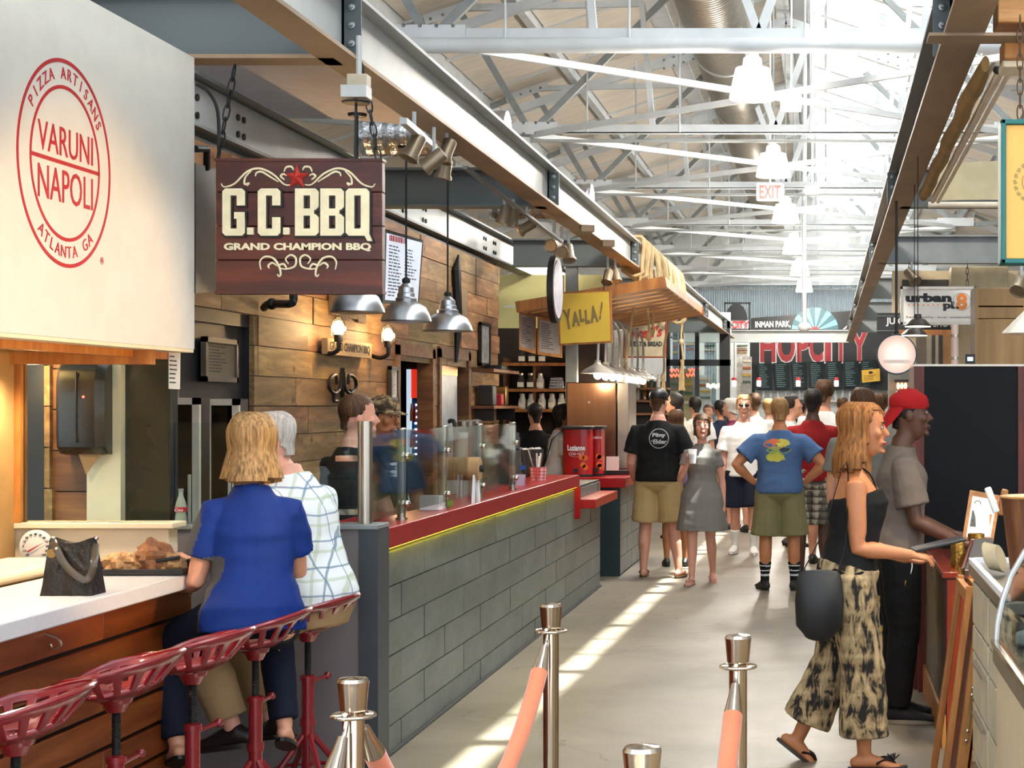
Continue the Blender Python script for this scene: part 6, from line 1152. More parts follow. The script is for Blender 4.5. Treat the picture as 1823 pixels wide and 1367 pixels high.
# yellow stools
ys0=None; m_yel=mat('yellow_enamel','#e0bd18',.3,var=.05,coat=.4)
for i,(x_,y_,lab) in enumerate(((.34,10.6,'yellow metal stool between walking woman and capped man'),(.72,11.6,'yellow metal stool mostly hidden behind capped man'))):
    if ys0 is None:
        ys0=thing('metal_stool',lab,'stool',(x_,y_,0),'yellow metal stools'); MB().bx(x_-.15,x_+.15,y_-.15,y_+.15,.74,.76).build('seat',m_yel,ys0,bevel=.02)
        for sx in (-1,1):
            for sy in (-1,1): MB().bar((x_+sx*.21,y_+sy*.21,0),(x_+sx*.13,y_+sy*.13,.745),.055,.03,(sx,sy,0)).build('leg',m_yel,ys0)
        for zz in (.22,.42):
            w=.21-.08*zz/.745
            for sx in (-1,1): MB().bar((x_+sx*w,y_-w,zz),(x_+sx*w,y_+w,zz),.012,.03).build('stretcher',m_yel,ys0); MB().bar((x_-w,y_+sx*w,zz),(x_+w,y_+sx*w,zz),.012,.03).build('stretcher',m_yel,ys0)
    else: copy_tree(ys0,None,(x_,y_,0),.3,lab)
# added spot without fixture, for warm right hand stall light on the cream bulkhead
lamp('SPOT','added_bulkhead_spot',(1.2,5.2,1.7),300,(1,.6,.26),V((VX,6.2,1.8))-V((1.2,5.2,1.75)),spot_size=.55,spot_blend=.5,shadow_soft_size=.08)
# ================================================================ people
SK = {k: mat('skin_'+k, h, .5, var=.06, scale=18) for k, h in (('light','#d3987b'),('pink','#d49a84'),('tan','#b87850'),('brown','#5a3827'),('mid','#a8714f'))}
m_eye = mat('eye_white','#b5aca4',.3); m_iris = mat('iris','#2a1c14',.2); m_lip = mat('lips','#a8574c',.4); m_lipd = mat('lips_dark','#4a261f',.4)
def hairmat(name, h1, h2):
    M_, n, l, b = base(name); vec = coords(n, l, (60, 60, 3)); f = noisef(n, l, vec, 1.6, 4, .6); col = ramp(n, l, f, [(.3, srgb(h1)), (.68, srgb(h2))]); l.new(col, b.inputs['Base Color']); b.inputs['Roughness'].default_value = .58; b.inputs['Specular IOR Level'].default_value = .3; bumpf(n, l, b, f, .5); return M_
HR = {k: hairmat('hair_'+k, a, c) for k, a, c in (('blond','#4a3720','#ad8c5e'),('grey','#8b8580','#c9c3bb'),('dark','#100d0c','#2a211c'),('brown','#2a1a10','#5c3d24'),('auburn','#5a3216','#a87038'),('sandy','#6a4c2c','#a88050'))}
def cloth(name, h, r=.85, var=.07, **k): return mat(name, h, r, var=var, scale=5, bump=.12, bsc=180, spec=.2, **k)
HT = [(-.124,.016,.022,.062),(-.112,.036,.040,.050),(-.095,.049,.058,.036),(-.07,.058,.074,.020),(-.035,.066,.088,.008),(0,.071,.094,.002),(.03,.0745,.097,-.003),(.06,.0745,.0965,-.005),(.085,.067,.088,-.006),(.105,.052,.068,-.007),(.118,.028,.038,-.008)]
def hrad(z):
    if z <= HT[0][0]: return HT[0][1:]
    for a, c in zip(HT, HT[1:]):
        if z <= c[0]: t = (z-a[0])/(c[0]-a[0]); return tuple(a[i]+(c[i]-a[i])*t for i in (1,2,3))
    return HT[-1][1:]
class Fig: pass
def person(label, loc, yaw, H=1.75, fem=False, w=1.0, belly=0, skin='light', lean=0, hyaw=0, hpitch=0, hroll=0, armL=None, armR=None, legL=None, legR=None, hz=.92, footyaw=(8,-8), curl=.35, vox=.012, face=False, bare=False, seat=False):
    s = H/1.75; g = Fig(); g.s = s; g.M = Matrix.Translation(loc) @ Matrix.Rotation(R(yaw),4,'Z') @ Matrix.Scale(s,4); g.vox = vox; g.fem = fem; g.w = w; g.seat = seat
    t_ = thing('person', label, 'person', V(loc), 'people in the hall'); g.t = t_
    L = R(lean); u = V((0,math.sin(L),math.cos(L))); fw = V((0,math.cos(L),-math.sin(L))); ex = V((1,0,0)); Hc = V((0,0,hz)); g.u, g.fw, g.Hc = u, fw, Hc
    T = lambda t, x=0, y=0: Hc+u*t+ex*x+fw*y; g.T = T
    bot = [(-.095,.12,.075,0),(-.08,.15,.098,-.006)] if seat else [(-.115,.06,.05,0),(-.10,.105,.08,0)]
    if fem: rg = bot+[(-.04,.168,.115,-.012),(.02,.172,.118,-.014),(.10,.145,.10,-.004),(.18,.126,.09,.0),(.28,.138,.105,.012),(.36,.146,.122,.018),(.42,.140,.092,-.004),(.465,.112,.074,-.014),(.51,.066,.06,-.016),(.56,.05,.05,-.012)]
    else: rg = bot+[(-.04,.160,.112,-.008),(.03,.163,.114,-.012),(.12,.152,.106,0),(.2,.150,.104,.002),(.3,.166,.115,.002),(.38,.174,.117,-.004),(.435,.160,.100,-.012),(.475,.128,.082,-.016),(.515,.085,.068,-.016),(.56,.062,.058,-.012),(.59,.058,.056,-.01)]
    rg = [(t, a*w, b_*w+belly*max(0,1-abs(t-.14)/.22), y+belly*.6*max(0,1-abs(t-.14)/.22)) for t, a, b_, y in rg]; g.rg = rg
    B = MB(g.M); side = (1,0,0)
    B.sweep([T(t,0,y) for t,a,b_,y in rg], [(a,b_) for t,a,b_,y in rg], 20, side)
    hc = T(.715,0,.012)+V((0,.02*math.sin(L)+.008,0)); g.hc = hc
    HMx = Matrix.Translation(hc) @ Matrix.Rotation(R(hyaw),4,'Z') @ Matrix.Rotation(R(-hpitch),4,'X') @ Matrix.Rotation(R(hroll),4,'Y'); g.HM = g.M @ HMx
    nk = T(.53,0,-.012); B.sweep([nk, HMx @ V((0,-.02,-.10)), HMx @ V((0,-.012,-.04))], [.058*(w if not fem else .88),.052 if not fem else .045,.056], 14, side, rnd=True)
    hb = MB(g.HM); zs_ = [z for z,*_ in HT]; hb.sweep([V((0,y,z)) for z,a,b_,y in HT], [(a,b_) for z,a,b_,y in HT], 20, side, rnd=False)
    hb.sweep([(0,.088,.022),(0,.103,.0),(0,.118,-.026),(0,.098,-.036)], [.008,.010,.015,.010], 8, side, rnd=True)
    hb.sweep([(-.03,.082,.03),(0,.088,.034),(.03,.082,.03)], [.010,.011,.010], 8, (0,0,1), rnd=True)
    hb.ell((0,.093,-.068),(.026,.014,.014)); hb.ell((0,.094,-.106),(.022,.014,.014))
    for sx in (-1,1): hb.ell((sx*.044,.066,-.02),(.022,.022,.024)); hb.ell((sx*.073,-.008,-.008),(.011,.021,.031))
    B.v += hb.v; o_ = len(B.v)-len(hb.v); B.f += [tuple(i+o_ for i in f) for f in hb.f]; B.mi += hb.mi
    # arms
    g.arm = {}
    for nm, sx, A in (('L',-1,armL),('R',1,armR)):
        A = A or ((sx*.14,.0,-1),(sx*.04,.22,-1)); ud, fd = V(A[0]).normalized(), V(A[1]).normalized(); hd = V(A[2]).normalized() if len(A) > 2 and A[2] else (fd+V((0,0,-.1))).normalized()
        pn = V(A[3]) if len(A) > 3 else V((-sx,0,0)); pn = (pn-hd*pn.dot(hd)); pn = pn.normalized() if pn.length > .01 else hd.orthogonal().normalized()
        sh = T(.440,sx*(.146 if fem else .178*min(w,1.12)),-.01); k = (.86 if fem else 1)*min(w,1.15); el = sh+ud*.295; wr = el+fd*.255
        g.arm[nm] = (sh, el, wr, hd, k)
        B.sweep([T(.450,sx*.08,-.012), sh+V((0,0,.0)), sh.lerp(el,.35), sh.lerp(el,.75), el, el.lerp(wr,.25), el.lerp(wr,.65), wr], [(.044*k),(.055*k),(.052*k),(.046*k),(.041*k),(.044*k),(.034*k),(.026*k)], 12, side, rnd=True)
        cu = A[4] if len(A) > 4 else curl; sd = hd.cross(pn)*sx; kk = .92 if fem else 1.03
        B.sweep([wr-hd*.012, wr+hd*.03*kk, wr+hd*.065*kk, wr+hd*.092*kk], [(.024*kk,.019*kk),(.034*kk,.018*kk),(.041*kk,.016*kk),(.038*kk,.012*kk)], 12, sd, rnd=True)
        for i, (ln, rr) in enumerate(((.068,.0088),(.077,.0092),(.072,.0088),(.056,.0078))):
            p = wr+hd*(.088-.004*abs(i-1))*kk+sd*(.030-.0205*i)*kk; pts = [p-hd*.02, p]; d_ = hd
            for j in range(3):
                a = cu*(j+1)*1.0; d_ = hd*math.cos(a)+pn*math.sin(a); p = p+d_*ln*kk*(.44,.31,.25)[j]; pts.append(p)
            B.sweep(pts, [rr*kk*1.05,rr*kk*1.05,rr*kk,rr*kk*.92,rr*kk*.75], 8, sd, rnd=True)
        p = wr+hd*.022*kk+sd*.024*kk; B.sweep([p-hd*.01, p+(sd*.75+hd*.6+pn*.25).normalized()*.036, p+(sd*.75+hd*.6+pn*.25).normalized()*.036+(hd*.85+sd*.25+pn*.45).normalized()*.03, p+(sd*.75+hd*.6+pn*.25).normalized()*.036+(hd*.85+sd*.1+pn*.5).normalized()*.052], [.013*kk,.0125*kk,.0105*kk,.0085*kk], 8, sd, rnd=True)
    # legs
    g.leg = {}
    for nm, sx, A, fy in (('L',-1,legL,footyaw[0]),('R',1,legR,footyaw[1])):
        A = A or ((sx*.03,.01,-1),(sx*.01,-.02,-1)); td, sd_ = V(A[0]).normalized(), V(A[1]).normalized(); fp = A[2] if len(A) > 2 else 0
        hp = Hc+ex*sx*.088*w+V((0,0,-.01)); kn = hp+td*.42; an = kn+sd_*.41; q = (.95 if fem else 1)*(.6+.4*w)
        fdir = V((math.sin(-R(fy))*1, math.cos(R(fy)), 0)); fdir = V((fdir.x, fdir.y*math.cos(R(fp)), -math.sin(R(fp)))).normalized() if fp else fdir.normalized()
        g.leg[nm] = (hp, kn, an, fdir, q)
        bk = V((0,-.012,0))
        B.sweep([hp, hp.lerp(kn,.3), hp.lerp(kn,.7), kn+V((0,.006,0)), kn.lerp(an,.22)+bk, kn.lerp(an,.42)+bk*1.3, kn.lerp(an,.75), an], [.088*q,.085*q,.068*q,.056*q,.056*q,.055*q,.040*q,.034*q], 14, side, rnd=True)
        lat = fdir.cross(V((0,0,1))).normalized(); upv = lat.cross(fdir); B.sweep([an-fdir*.045-upv*.045, an-upv*.035, an+fdir*.06-upv*.045, an+fdir*.12-upv*.058, an+fdir*.165-upv*.066], [(.026,.026),(.034,.042),(.038,.030),(.042,.018),(.030,.010)], 12, lat, rnd=True)
        if bare:
            for i in range(5): p = an+fdir*(.165-.012*i)-upv*.066+lat*(-sx)*(.026-.0145*i); B.sweep([p-fdir*.02,p+fdir*(.03-.003*i)], [.012-.001*i,.009], 8, lat, rnd=True)
    me = remesh(B, vox*s, 3, .5); org = V(loc)
    for v in me.vertices: v.co -= org
    me.materials.append(SK[skin]); o = link('body', me, t_, ang=180)
    if face:
        for sx in (-1,1):
            MB(g.HM).ell((sx*.031,.0855,.010),(.012,.008,.0062)).build('eye', m_eye, t_); MB(g.HM).ell((sx*.032,.0918,.010),(.0056,.003,.0056)).build('iris', m_iris, t_)
            MB(g.HM).sweep([(sx*.016,.097,.030),(sx*.032,.0975,.036),(sx*.05,.084,.032)], [.004,.0045,.003], 6, (0,0,1), rnd=True).build('eyebrow', face, t_)
        lm = m_lipd if skin == 'brown' else m_lip
        MB(g.HM).sweep([(-.026,.093,-.066),(-.012,.106,-.063),(0,.108,-.065),(.012,.106,-.063),(.026,.093,-.066)], [.003,.0055,.005,.0055,.003], 8, (0,0,1), rnd=True).build('lips', lm, t_); MB(g.HM).sweep([(-.024,.093,-.070),(0,.107,-.074),(.024,.093,-.070)], [.003,.0062,.003], 8, (0,0,1), rnd=True).build('lips', lm, t_)
    return g
def wrinkle(me, s, amp, seed, fn=None):
    N = len(me.vertices); co = [0.0]*(3*N); no = [0.0]*(3*N); me.vertices.foreach_get('co', co); me.vertices.foreach_get('normal', no); nz = noise.noise
    for i in range(0, 3*N, 3):
        x, y, z = co[i:i+3]; n_ = amp*(.6*nz((x*5+seed, y*5, z*15))+.35*nz((x*11, y*11+seed, z*24))+.45*nz((x*13+seed, y*13, z*3)))
        co[i] += no[i]*n_; co[i+1] += no[i+1]*n_; co[i+2] += no[i+2]*n_
    me.vertices.foreach_set('co', co); me.update()
def finish(g, B, name, m_, amp=.006, paint=None, vox=None, seed=1):
    me = remesh(B, (vox or g.vox)*g.s, 3, .5); org = WL[g.t]
    for v in me.vertices: v.co -= org
    wrinkle(me, g.s, amp, seed); ms = m_ if isinstance(m_, (list,tuple)) else [m_]
    for q in ms: me.materials.append(q)
    if paint:
        inv = g.M.inverted(); 
        for p in me.polygons: p.material_index = paint(inv @ (p.center+org))
    return link(name, me, g.t, ang=180)
def ringat(g, t):
    r = g.rg
    if t <= r[0][0]: return r[0][1:]
    for a, c in zip(r, r[1:]):
        if t <= c[0]: k = (t-a[0])/(c[0]-a[0]); return tuple(a[i]+(c[i]-a[i])*k for i in (1,2,3))
    return r[-1][1:]
def shirt(g, m_, hem=-.02, sleeve=.6, ease=.014, flare=.008, top=.545, name='shirt', amp=.010, paint=None, sl=('L','R'), long=False, seed=1):
    B = MB(g.M); ts = [hem+(top-hem)*i/14 for i in range(15)]; pts = []; rad = []
    if top > .5: top = .545
    for t in ts:
        a, b_, y = ringat(g, max(t,-.03)); k = max(0,1-(t-hem)/.35); e = ease+flare*k
        if t > .44: e = ease*.7
        wa = max(a, (ringat(g,.02)[0] if t < .12 else 0)*.96*(1 if not g.fem else .9)); pts.append(g.T(t,0,y)); rad.append((wa+e, b_+e))
    B.sweep(pts, rad, 22, (1,0,0))
    for nm in sl:
        sx = -1 if nm == 'L' else 1; sh, el, wr, hd, k = g.arm[nm]; B_ = [g.T(.452,sx*.075,-.012), sh+V((0,0,.0))]; ra = [.044*k+ease*.5,.058*k+ease*.6]
        if long: B_ += [sh.lerp(el,.5), el, el.lerp(wr,.5), el.lerp(wr,long)]; ra += [.058*k+ease,.048*k+ease,.044*k+ease,.036*k+ease]
        else: B_ += [sh.lerp(el,sleeve*.5), sh.lerp(el,sleeve)]; ra += [.058*k+ease,.056*k+ease*1.5]
        B.sweep(B_, ra, 14, (1,0,0))
    return finish(g, B, name, m_, amp, paint, seed=seed)
def pants(g, m_, length=1.0, ease=.016, wide=0, waist=.10, name='trousers', amp=.006, paint=None, seed=2):
    # length in leg units: 1 = to the ankle, .5 = to the knee
    B = MB(g.M); ts = ([-.108,-.09] if g.seat else [-.13,-.10])+[-.04,0,.05,waist]; B.sweep([g.T(t,0,ringat(g,t)[2]) for t in ts], [((ringat(g,t)[0]+ease*.8), (ringat(g,t)[1]+ease*.8)) for t in ts], 20, (1,0,0))
    for nm in 'LR':
        hp, kn, an, fd, q = g.leg[nm]; pts = [hp+V((0,0,.02)), hp.lerp(kn,.3), hp.lerp(kn,.7)]; ra = [.096*q+ease,.090*q+ease*1.2,.076*q+ease*1.5]
        if length <= .5: 
            e = hp.lerp(kn, length*2); pts = [hp+V((0,0,.02)), hp.lerp(e,.4), hp.lerp(e,.8), e]; ra = [.096*q+ease,.092*q+ease*1.3,.084*q+ease*1.7+wide*.6,.080*q+ease*1.9+wide]
        else:
            l2 = length*2-1; pts += [kn, kn.lerp(an,l2*.5), kn.lerp(an,l2)]; ra += [.060*q+ease*1.4+wide*.3,.056*q+ease*1.3+wide*.6,.046*q+ease*1.2+wide]
        B.sweep(pts, ra, 16, (1,0,0))
    return finish(g, B, name, m_, amp, paint, seed=seed)
def dress(g, m_, hemz=.5, sleeve=.4, flare=.07, name='dress'):
    B = MB(g.M); pts=[]; rad=[]
    for i in range(18):
        z = hemz+(g.Hc.z+.535-hemz)*i/17; t = z-g.Hc.z; a,b_,y = ringat(g,max(t,0)); k = max(0,1-(t+.05)/.3) if t < .25 else 0; f = .018+flare*max(0,(.22-t)/(.22+g.Hc.z-hemz))
        pts.append(g.T(t,0,y)); rad.append((a+f,b_+f))
    B.sweep(pts, rad, 22, (1,0,0))
    for nm in 'LR': sx = -1 if nm=='L' else 1; sh,el,wr,hd,k = g.arm[nm]; B.sweep([g.T(.452,sx*.075,-.012),sh,sh.lerp(el,sleeve)],[.048*k,.066*k,.07*k],14,(1,0,0))
    return finish(g, B, name, m_, .008)
def shoes(g, m_, kind='shoe', sole=None, sock=None, paint=None):
    for nm in 'LR':
        hp, kn, an, fd, q = g.leg[nm]; lat = fd.cross(V((0,0,1))).normalized(); up = lat.cross(fd)
        if kind == 'shoe':
            B = MB(g.M); B.sweep([an-fd*.058-up*.04, an-fd*.02-up*.025, an+fd*.05-up*.035, an+fd*.12-up*.05, an+fd*.19-up*.056], [(.032,.034),(.040,.050),(.043,.042),(.046,.030),(.036,.018)], 14, lat, rnd=True); o = finish(g, B, 'shoe', m_, .001, vox=.007)
        B = MB(g.M); n_ = 18; ol = []
        for i in range(n_):
            a = 2*PI*i/n_; x_ = math.cos(a); y_ = math.sin(a); ol.append((x_*(.043+.006*max(0,y_)), .075+y_*.145))
        base_ = an-up*.080; d_ = .022 if kind == 'shoe' else .016
        B.add([base_+lat*x_+fd*(y_-.01)+up*z_ for z_ in (0,d_) for x_,y_ in ol], [tuple(range(n_-1,-1,-1)), tuple(range(n_,2*n_))]+[(i,(i+1)%n_,n_+(i+1)%n_,n_+i) for i in range(n_)])
        so = B.build('sole' if kind == 'shoe' else 'sandal', sole or m_, g.t)
        if kind != 'shoe':
            for s_ in (-1,1): MB(g.M).sweep(crom([an+fd*.145-up*.055+lat*.004*s_, an+fd*.11-up*.030+lat*.02*s_, an+fd*.055-up*.045+lat*.045*s_],4), [(.012,.004)]*9, 8, tuple(fd)).build('strap', m_, g.t)
        if sock:
            B = MB(g.M); B.sweep([an-up*.03, kn.lerp(an,.85), kn.lerp(an,.55)], [.042,.042,.056*q], 14, (1,0,0)); finish(g, B, 'sock', sock, .001, paint=paint, vox=.009)
def hair(g, m_, side=-.01, back=-.09, front=.072, infl=.012, fw=62, flare=0, nz=.004, rag=.014, seed=1, name='hair', crown=.012, shift=-.004):
    n, m = 40, 22; zb = min(side, back)-.004; zt = .118+crown; vs = []; rr = random.Random(seed)
    for j in range(m):
        z = zb+(zt-zb)*j/(m-1); zz = min(z, .118) if z < .09 else .09+(z-.09)*(.028/(.028+crown)); a_, b_, y_ = hrad(max(zz,-.02)); drop = max(0,-.02-z)
        for k in range(n):
            a = 2*PI*k/n; dx, dy = math.cos(a), math.sin(a); fa = math.degrees(math.acos(max(-1,min(1,dy))))       # 0 = front
            if fa < fw: line = front
            elif fa < fw+24: t = (fa-fw)/24; line = front+(side-front)*t
            elif fa < 125: line = side
            else: t = min(1,(fa-125)/30); line = side+(back-side)*t
            line += rag*noise.noise(V((dx*6+seed, dy*6, 0))); inside = z < line
            q = infl+nz*noise.noise(V((dx*5+seed, dy*5, z*(9 if back > -.1 else 3))))+(.003*math.sin(k*2.7)+.002*math.sin(k*5.9) if back < -.1 else 0)
            e = flare*min(1,drop/.12)
            if inside: x_, yy = dx*a_*.62, y_*.3+dy*b_*.62-.012*(drop>0)
            else: x_, yy = dx*(a_+q+e), y_+shift+dy*(b_+q+e)
            vs.append(V((x_, yy, z)))
    fs = [(j*n+k, j*n+(k+1)%n, (j+1)*n+(k+1)%n, (j+1)*n+k) for j in range(m-1) for k in range(n)]+[tuple(range(n-1,-1,-1)), tuple((m-1)*n+k for k in range(n))]
    B = MB(g.HM); B.add(vs, fs); return B.build(name, m_, g.t, ang=60)
def cap(g, m_, brim=0, low=.03, tilt=18, bl=.075, paint=None, band=None):
    n = 28; vs = []; prof = [(low,.006),(low+.02,.012),(.075,.014),(.095,.016),(.115,.014),(.13,.002)]
    for z, e in prof:
        a_, b_, y_ = hrad(min(z,.117)); 
        for k in range(n): a = 2*PI*k/n; vs.append(V((math.cos(a)*(a_+e), y_+math.sin(a)*(b_+e), z+.006)))
    m = len(prof); fs = [(j*n+k, j*n+(k+1)%n, (j+1)*n+(k+1)%n, (j+1)*n+k) for j in range(m-1) for k in range(n)]+[tuple((m-1)*n+k for k in range(n)), tuple(range(n-1,-1,-1))]
    o = MB(g.HM).add(vs, fs).build('cap', m_, g.t, ang=70); a_, b_, y_ = hrad(low)
    vs = []; N = 12
    for i in range(N+1):
        a = R(90+brim)+R(-66+132*i/N); c0 = V((math.cos(a)*(a_+.010), y_+math.sin(a)*(b_+.010), low+.012)); bd = V((math.cos(R(90+brim)), math.sin(R(90+brim)), 0)); k = math.sin(PI*i/N)**.6; out = bd*bl*k; dz = -math.tan(R(tilt))*bl*k-.012*(1-k)
        for z_ in (0,.004): vs += [c0+V((0,0,z_)), c0+out*.55+V((0,0,dz*.5+z_)), c0+out+V((0,0,dz+z_))]
    fs = []
    for i in range(N):
        p, q = i*6, (i+1)*6
        for j in (0,1): fs += [(p+j,p+j+1,q+j+1,q+j),(p+3+j,q+3+j,q+4+j,p+4+j)]
        fs += [(p+2,p+5,q+5,q+2)]
    MB(g.HM).add(vs, fs).build('brim', m_, g.t, ang=60); MB(g.HM).ell((0,-.007,.138),.007,8,5).build('cap_button', m_, g.t)
    return o
def print_on(g, obj_, me_or_polys, m_, origin, ux, uy, direction, name='print', off=.003):
    """drape a flat print onto the cloth: points (u,v) are cast along direction"""
    me = obj_.data; bv = BVHTree.FromPolygons([v.co for v in me.vertices], [tuple(p.vertices) for p in me.polygons]); org = WL[g.t]; vs, fs = me_or_polys; out = []
    for x_, y_ in vs:
        p = V(origin)+V(ux)*x_+V(uy)*y_-org; hit = bv.ray_cast(p-V(direction)*.6, V(direction)); q = hit[0] if hit[0] is not None else p; out.append(q-V(direction)*off+org)
    return MB().add(out, fs).build(name, m_, g.t)
def textflat(s, w, h, **k):
    me = text_mesh(s, .3, ext=0, **k); bm = bmesh.new(); bm.from_mesh(me); xs=[v.co.x for v in bm.verts]; ys=[v.co.y for v in bm.verts]; cx,cy=(max(xs)+min(xs))/2,(max(ys)+min(ys))/2; kx,ky=w/(max(xs)-min(xs)),h/(max(ys)-min(ys))
    r = ([((v.co.x-cx)*kx,(v.co.y-cy)*ky) for v in bm.verts],[tuple(v.index for v in f.verts) for f in bm.faces]); bm.free(); return r
def ringflat(r0, r1, n=40): return ([(r*math.cos(2*PI*i/n), r*math.sin(2*PI*i/n)) for i in range(n) for r in (r0,r1)], [(2*i,2*i+1,(2*i+3)%(2*n),(2*i+2)%(2*n)) for i in range(n)])
def blob(cx, cy, rx, ry, n=14, seed=0): rr=random.Random(seed); return ([(cx,cy)]+[(cx+rx*math.cos(2*PI*i/n)*rr.uniform(.75,1.1), cy+ry*math.sin(2*PI*i/n)*rr.uniform(.75,1.1)) for i in range(n)],[(0,1+i,1+(i+1)%n) for i in range(n)])
def at_px(px, y): return (X(px,y), y, 0)
def Wd(yaw, v): return Matrix.Rotation(R(-yaw),3,'Z') @ V(v)

# ---- woman on the stool: blond bob, royal blue top
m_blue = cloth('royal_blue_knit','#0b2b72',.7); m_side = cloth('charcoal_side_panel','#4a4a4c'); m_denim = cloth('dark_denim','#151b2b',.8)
yw1 = 20
g = person('woman with blond bob in royal blue top sitting on red stool', (-2.245,6.60,0), yw1, 1.66, True, 1.10, lean=7, hyaw=-6, hpitch=4, hz=.865, seat=True, vox=.008,
    armL=((-.26,.06,-1),(-.25,.95,-.2),(-.2,.95,-.1),(0,0,-1)), armR=((.14,.40,-.9),(-.5,.85,.12),(-.4,.9,.05),(0,0,-1)),
    legL=(tuple(Wd(yw1,(-.70,.42,-.28))),tuple(Wd(yw1,(.22,-.25,-.9))),20), legR=(tuple(Wd(yw1,(-.30,.85,-.24))),tuple(Wd(yw1,(.2,-.3,-.9))),20))
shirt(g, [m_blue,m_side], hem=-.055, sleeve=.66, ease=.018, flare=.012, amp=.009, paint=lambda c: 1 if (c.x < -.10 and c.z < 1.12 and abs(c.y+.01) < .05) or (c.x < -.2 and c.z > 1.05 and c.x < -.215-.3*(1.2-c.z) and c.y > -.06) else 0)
pants(g, m_denim, .97, .012); shoes(g, m_black, 'sandal'); hair(g, HR['blond'], side=-.150, back=-.165, front=.07, infl=.030, fw=46, flare=.030, nz=.006, shift=-.012, crown=.018)
# ---- man beside her: checked shirt, khaki trousers
m_chk = grid_mat('checked_shirt','#dfe3e4','#5d7a94','#a9b891',9,9,.07,warp=.03); m_khaki = cloth('khaki_cotton','#a58763'); yw2 = 72
g = person('grey haired man in pale checked shirt and khaki trousers on farthest stool', (-2.16,7.12,0), yw2, 1.74, False, 1.08, .02, 'pink', lean=15, hyaw=6, hpitch=4, hz=.825, seat=True, vox=.008, face=HR['grey'],
    armL=(tuple(Wd(yw2,(-.5,-.12,-.8))),tuple(Wd(yw2,(-.9,-.25,.1))),tuple(Wd(yw2,(-.95,-.05,-.05))),(0,0,-1)), armR=((.12,.4,-.9),(-.2,.95,.1),None,(0,0,-1)), legL=(tuple(Wd(yw2,(-.74,-.26,-.20))),tuple(Wd(yw2,(.36,.0,-.93))),8), legR=(tuple(Wd(yw2,(-.75,.12,-.25))),tuple(Wd(yw2,(.3,0,-.95))),8))
shirt(g, m_chk, hem=-.03, ease=.03, flare=.014, amp=.012, long=.25); pants(g, m_khaki, .94, .024); shoes(g, mat('dark_brown_leather','#231a17',.4)); hair(g, HR['grey'], side=-.005, back=-.075, front=.088, infl=.004, fw=70, nz=.002, crown=.004)
MB(g.HM).sweep([(-.078,-.01,.012),(-.08,.06,.014),(-.07,.10,.012)], .003, 6).build('glasses_arm', m_iron, g.t)
for sx in (-1,1): MB(g.HM).tube([(sx*.033+.022*math.cos(2*PI*k/16), .108, .008+.017*math.sin(2*PI*k/16)) for k in range(17)], .0022, 5).build('glasses_rim', m_iron, g.t)
# ---- two workers behind the glass
m_dtee = cloth('charcoal_tee','#232323'); m_btee = cloth('black_tee','#191a1b')
g = person('dark haired worker in charcoal tee seen from behind at the glass screen', (X(618,9.15),9.15,0), -38, 1.70, False, 1.0, 0, 'pink', lean=4, hyaw=-22, vox=.01, armR=((.2,.28,-.95),(-.25,.75,-.65),None,(0,0,-1)), armL=((-.15,.2,-.95),(.2,.8,-.5),None,(0,0,-1)))
shirt(g, m_dtee, hem=-.08, sleeve=.62); pants(g, m_denim); shoes(g, m_black); hair(g, HR['brown'], side=.0, back=-.07, front=.07, infl=.006, nz=.002)
def camo():
    M_, n, l, b = base('camo_cloth'); f = noisef(n, l, coords(n,l), 26, 2); col = ramp(n, l, f, [(0,srgb('#3b2f22')),(.45,srgb('#6d5638')),(.55,srgb('#a38c66')),(.66,srgb('#4a4a30'))], True); l.new(col, b.inputs['Base Color']); b.inputs['Roughness'].default_value=.9; return M_
g = person('smiling worker in camouflage cap and black tee with white chest print', (X(680,10.0),10.0,0), -142, 1.69, False, 1.0, 0, 'tan', hyaw=24, hpitch=2, vox=.009, face=HR['dark'], armL=((-.2,.1,-1),(.2,.6,-.8),None), armR=((.25,.25,-.95),(.05,.75,-.7),None,(0,0,-1)))
o = shirt(g, m_btee, hem=-.09, sleeve=.6); pants(g, m_denim); shoes(g, m_black); hair(g, HR['dark'], side=-.03, back=-.09, front=.03, infl=.006); cap(g, camo(), 0, .028, 12, .08)
fdir = g.M.to_3x3() @ V((0,1,0)); rdir = g.M.to_3x3() @ V((-1,0,0)); fdir.normalize(); rdir.normalize(); cpt = g.M @ V((0,0,1.30))
for k in range(5): print_on(g, o, blob(.05+.02*math.sin(k*2),.05-.022*k,.045-.004*k,.012,10,k), m_white, cpt, rdir, (0,0,1), -fdir)
MB(g.HM).sweep([(-.018,.106,-.0675),(0,.1105,-.069),(.018,.106,-.0675)], [(.0025,.003)]*3, 6, (0,0,1)).build('teeth', m_white, g.t)
# ---- neighbour stall workers
g = person('worker in black cap and black shirt with back turned at jar shelves', (X(953,18.0),18.0,0), 24, 1.66, False, 1.15, 0, 'light', vox=.014); shirt(g, m_btee, sleeve=.95); pants(g, m_denim); shoes(g, m_black); hair(g, HR['dark'], infl=.005); cap(g, m_black, 0)
g = person('worker with dark tied hair and white tee beside the copper cabinet', (X(989,17.7),17.7,0), -58, 1.66, True, 1.05, 0, 'mid', hpitch=-16, lean=6, vox=.014, face=HR['dark']); shirt(g, cloth('white_tee','#d8d6d2'), sleeve=.6); pants(g, m_denim); shoes(g, m_black); hair(g, HR['dark'], side=-.04, back=-.12, front=.07, infl=.016, flare=.01); 
for sx in (-1,1): MB(g.M).sweep([g.T(.30,sx*.07,.135),g.T(.46,sx*.075,.095),g.T(.545,sx*.07,-.01),g.T(.44,sx*.06,-.115),g.T(.25,sx*.03,-.13)],[(.016,.004)]*5,8,(1,0,0)).build('apron_strap', m_black, g.t)
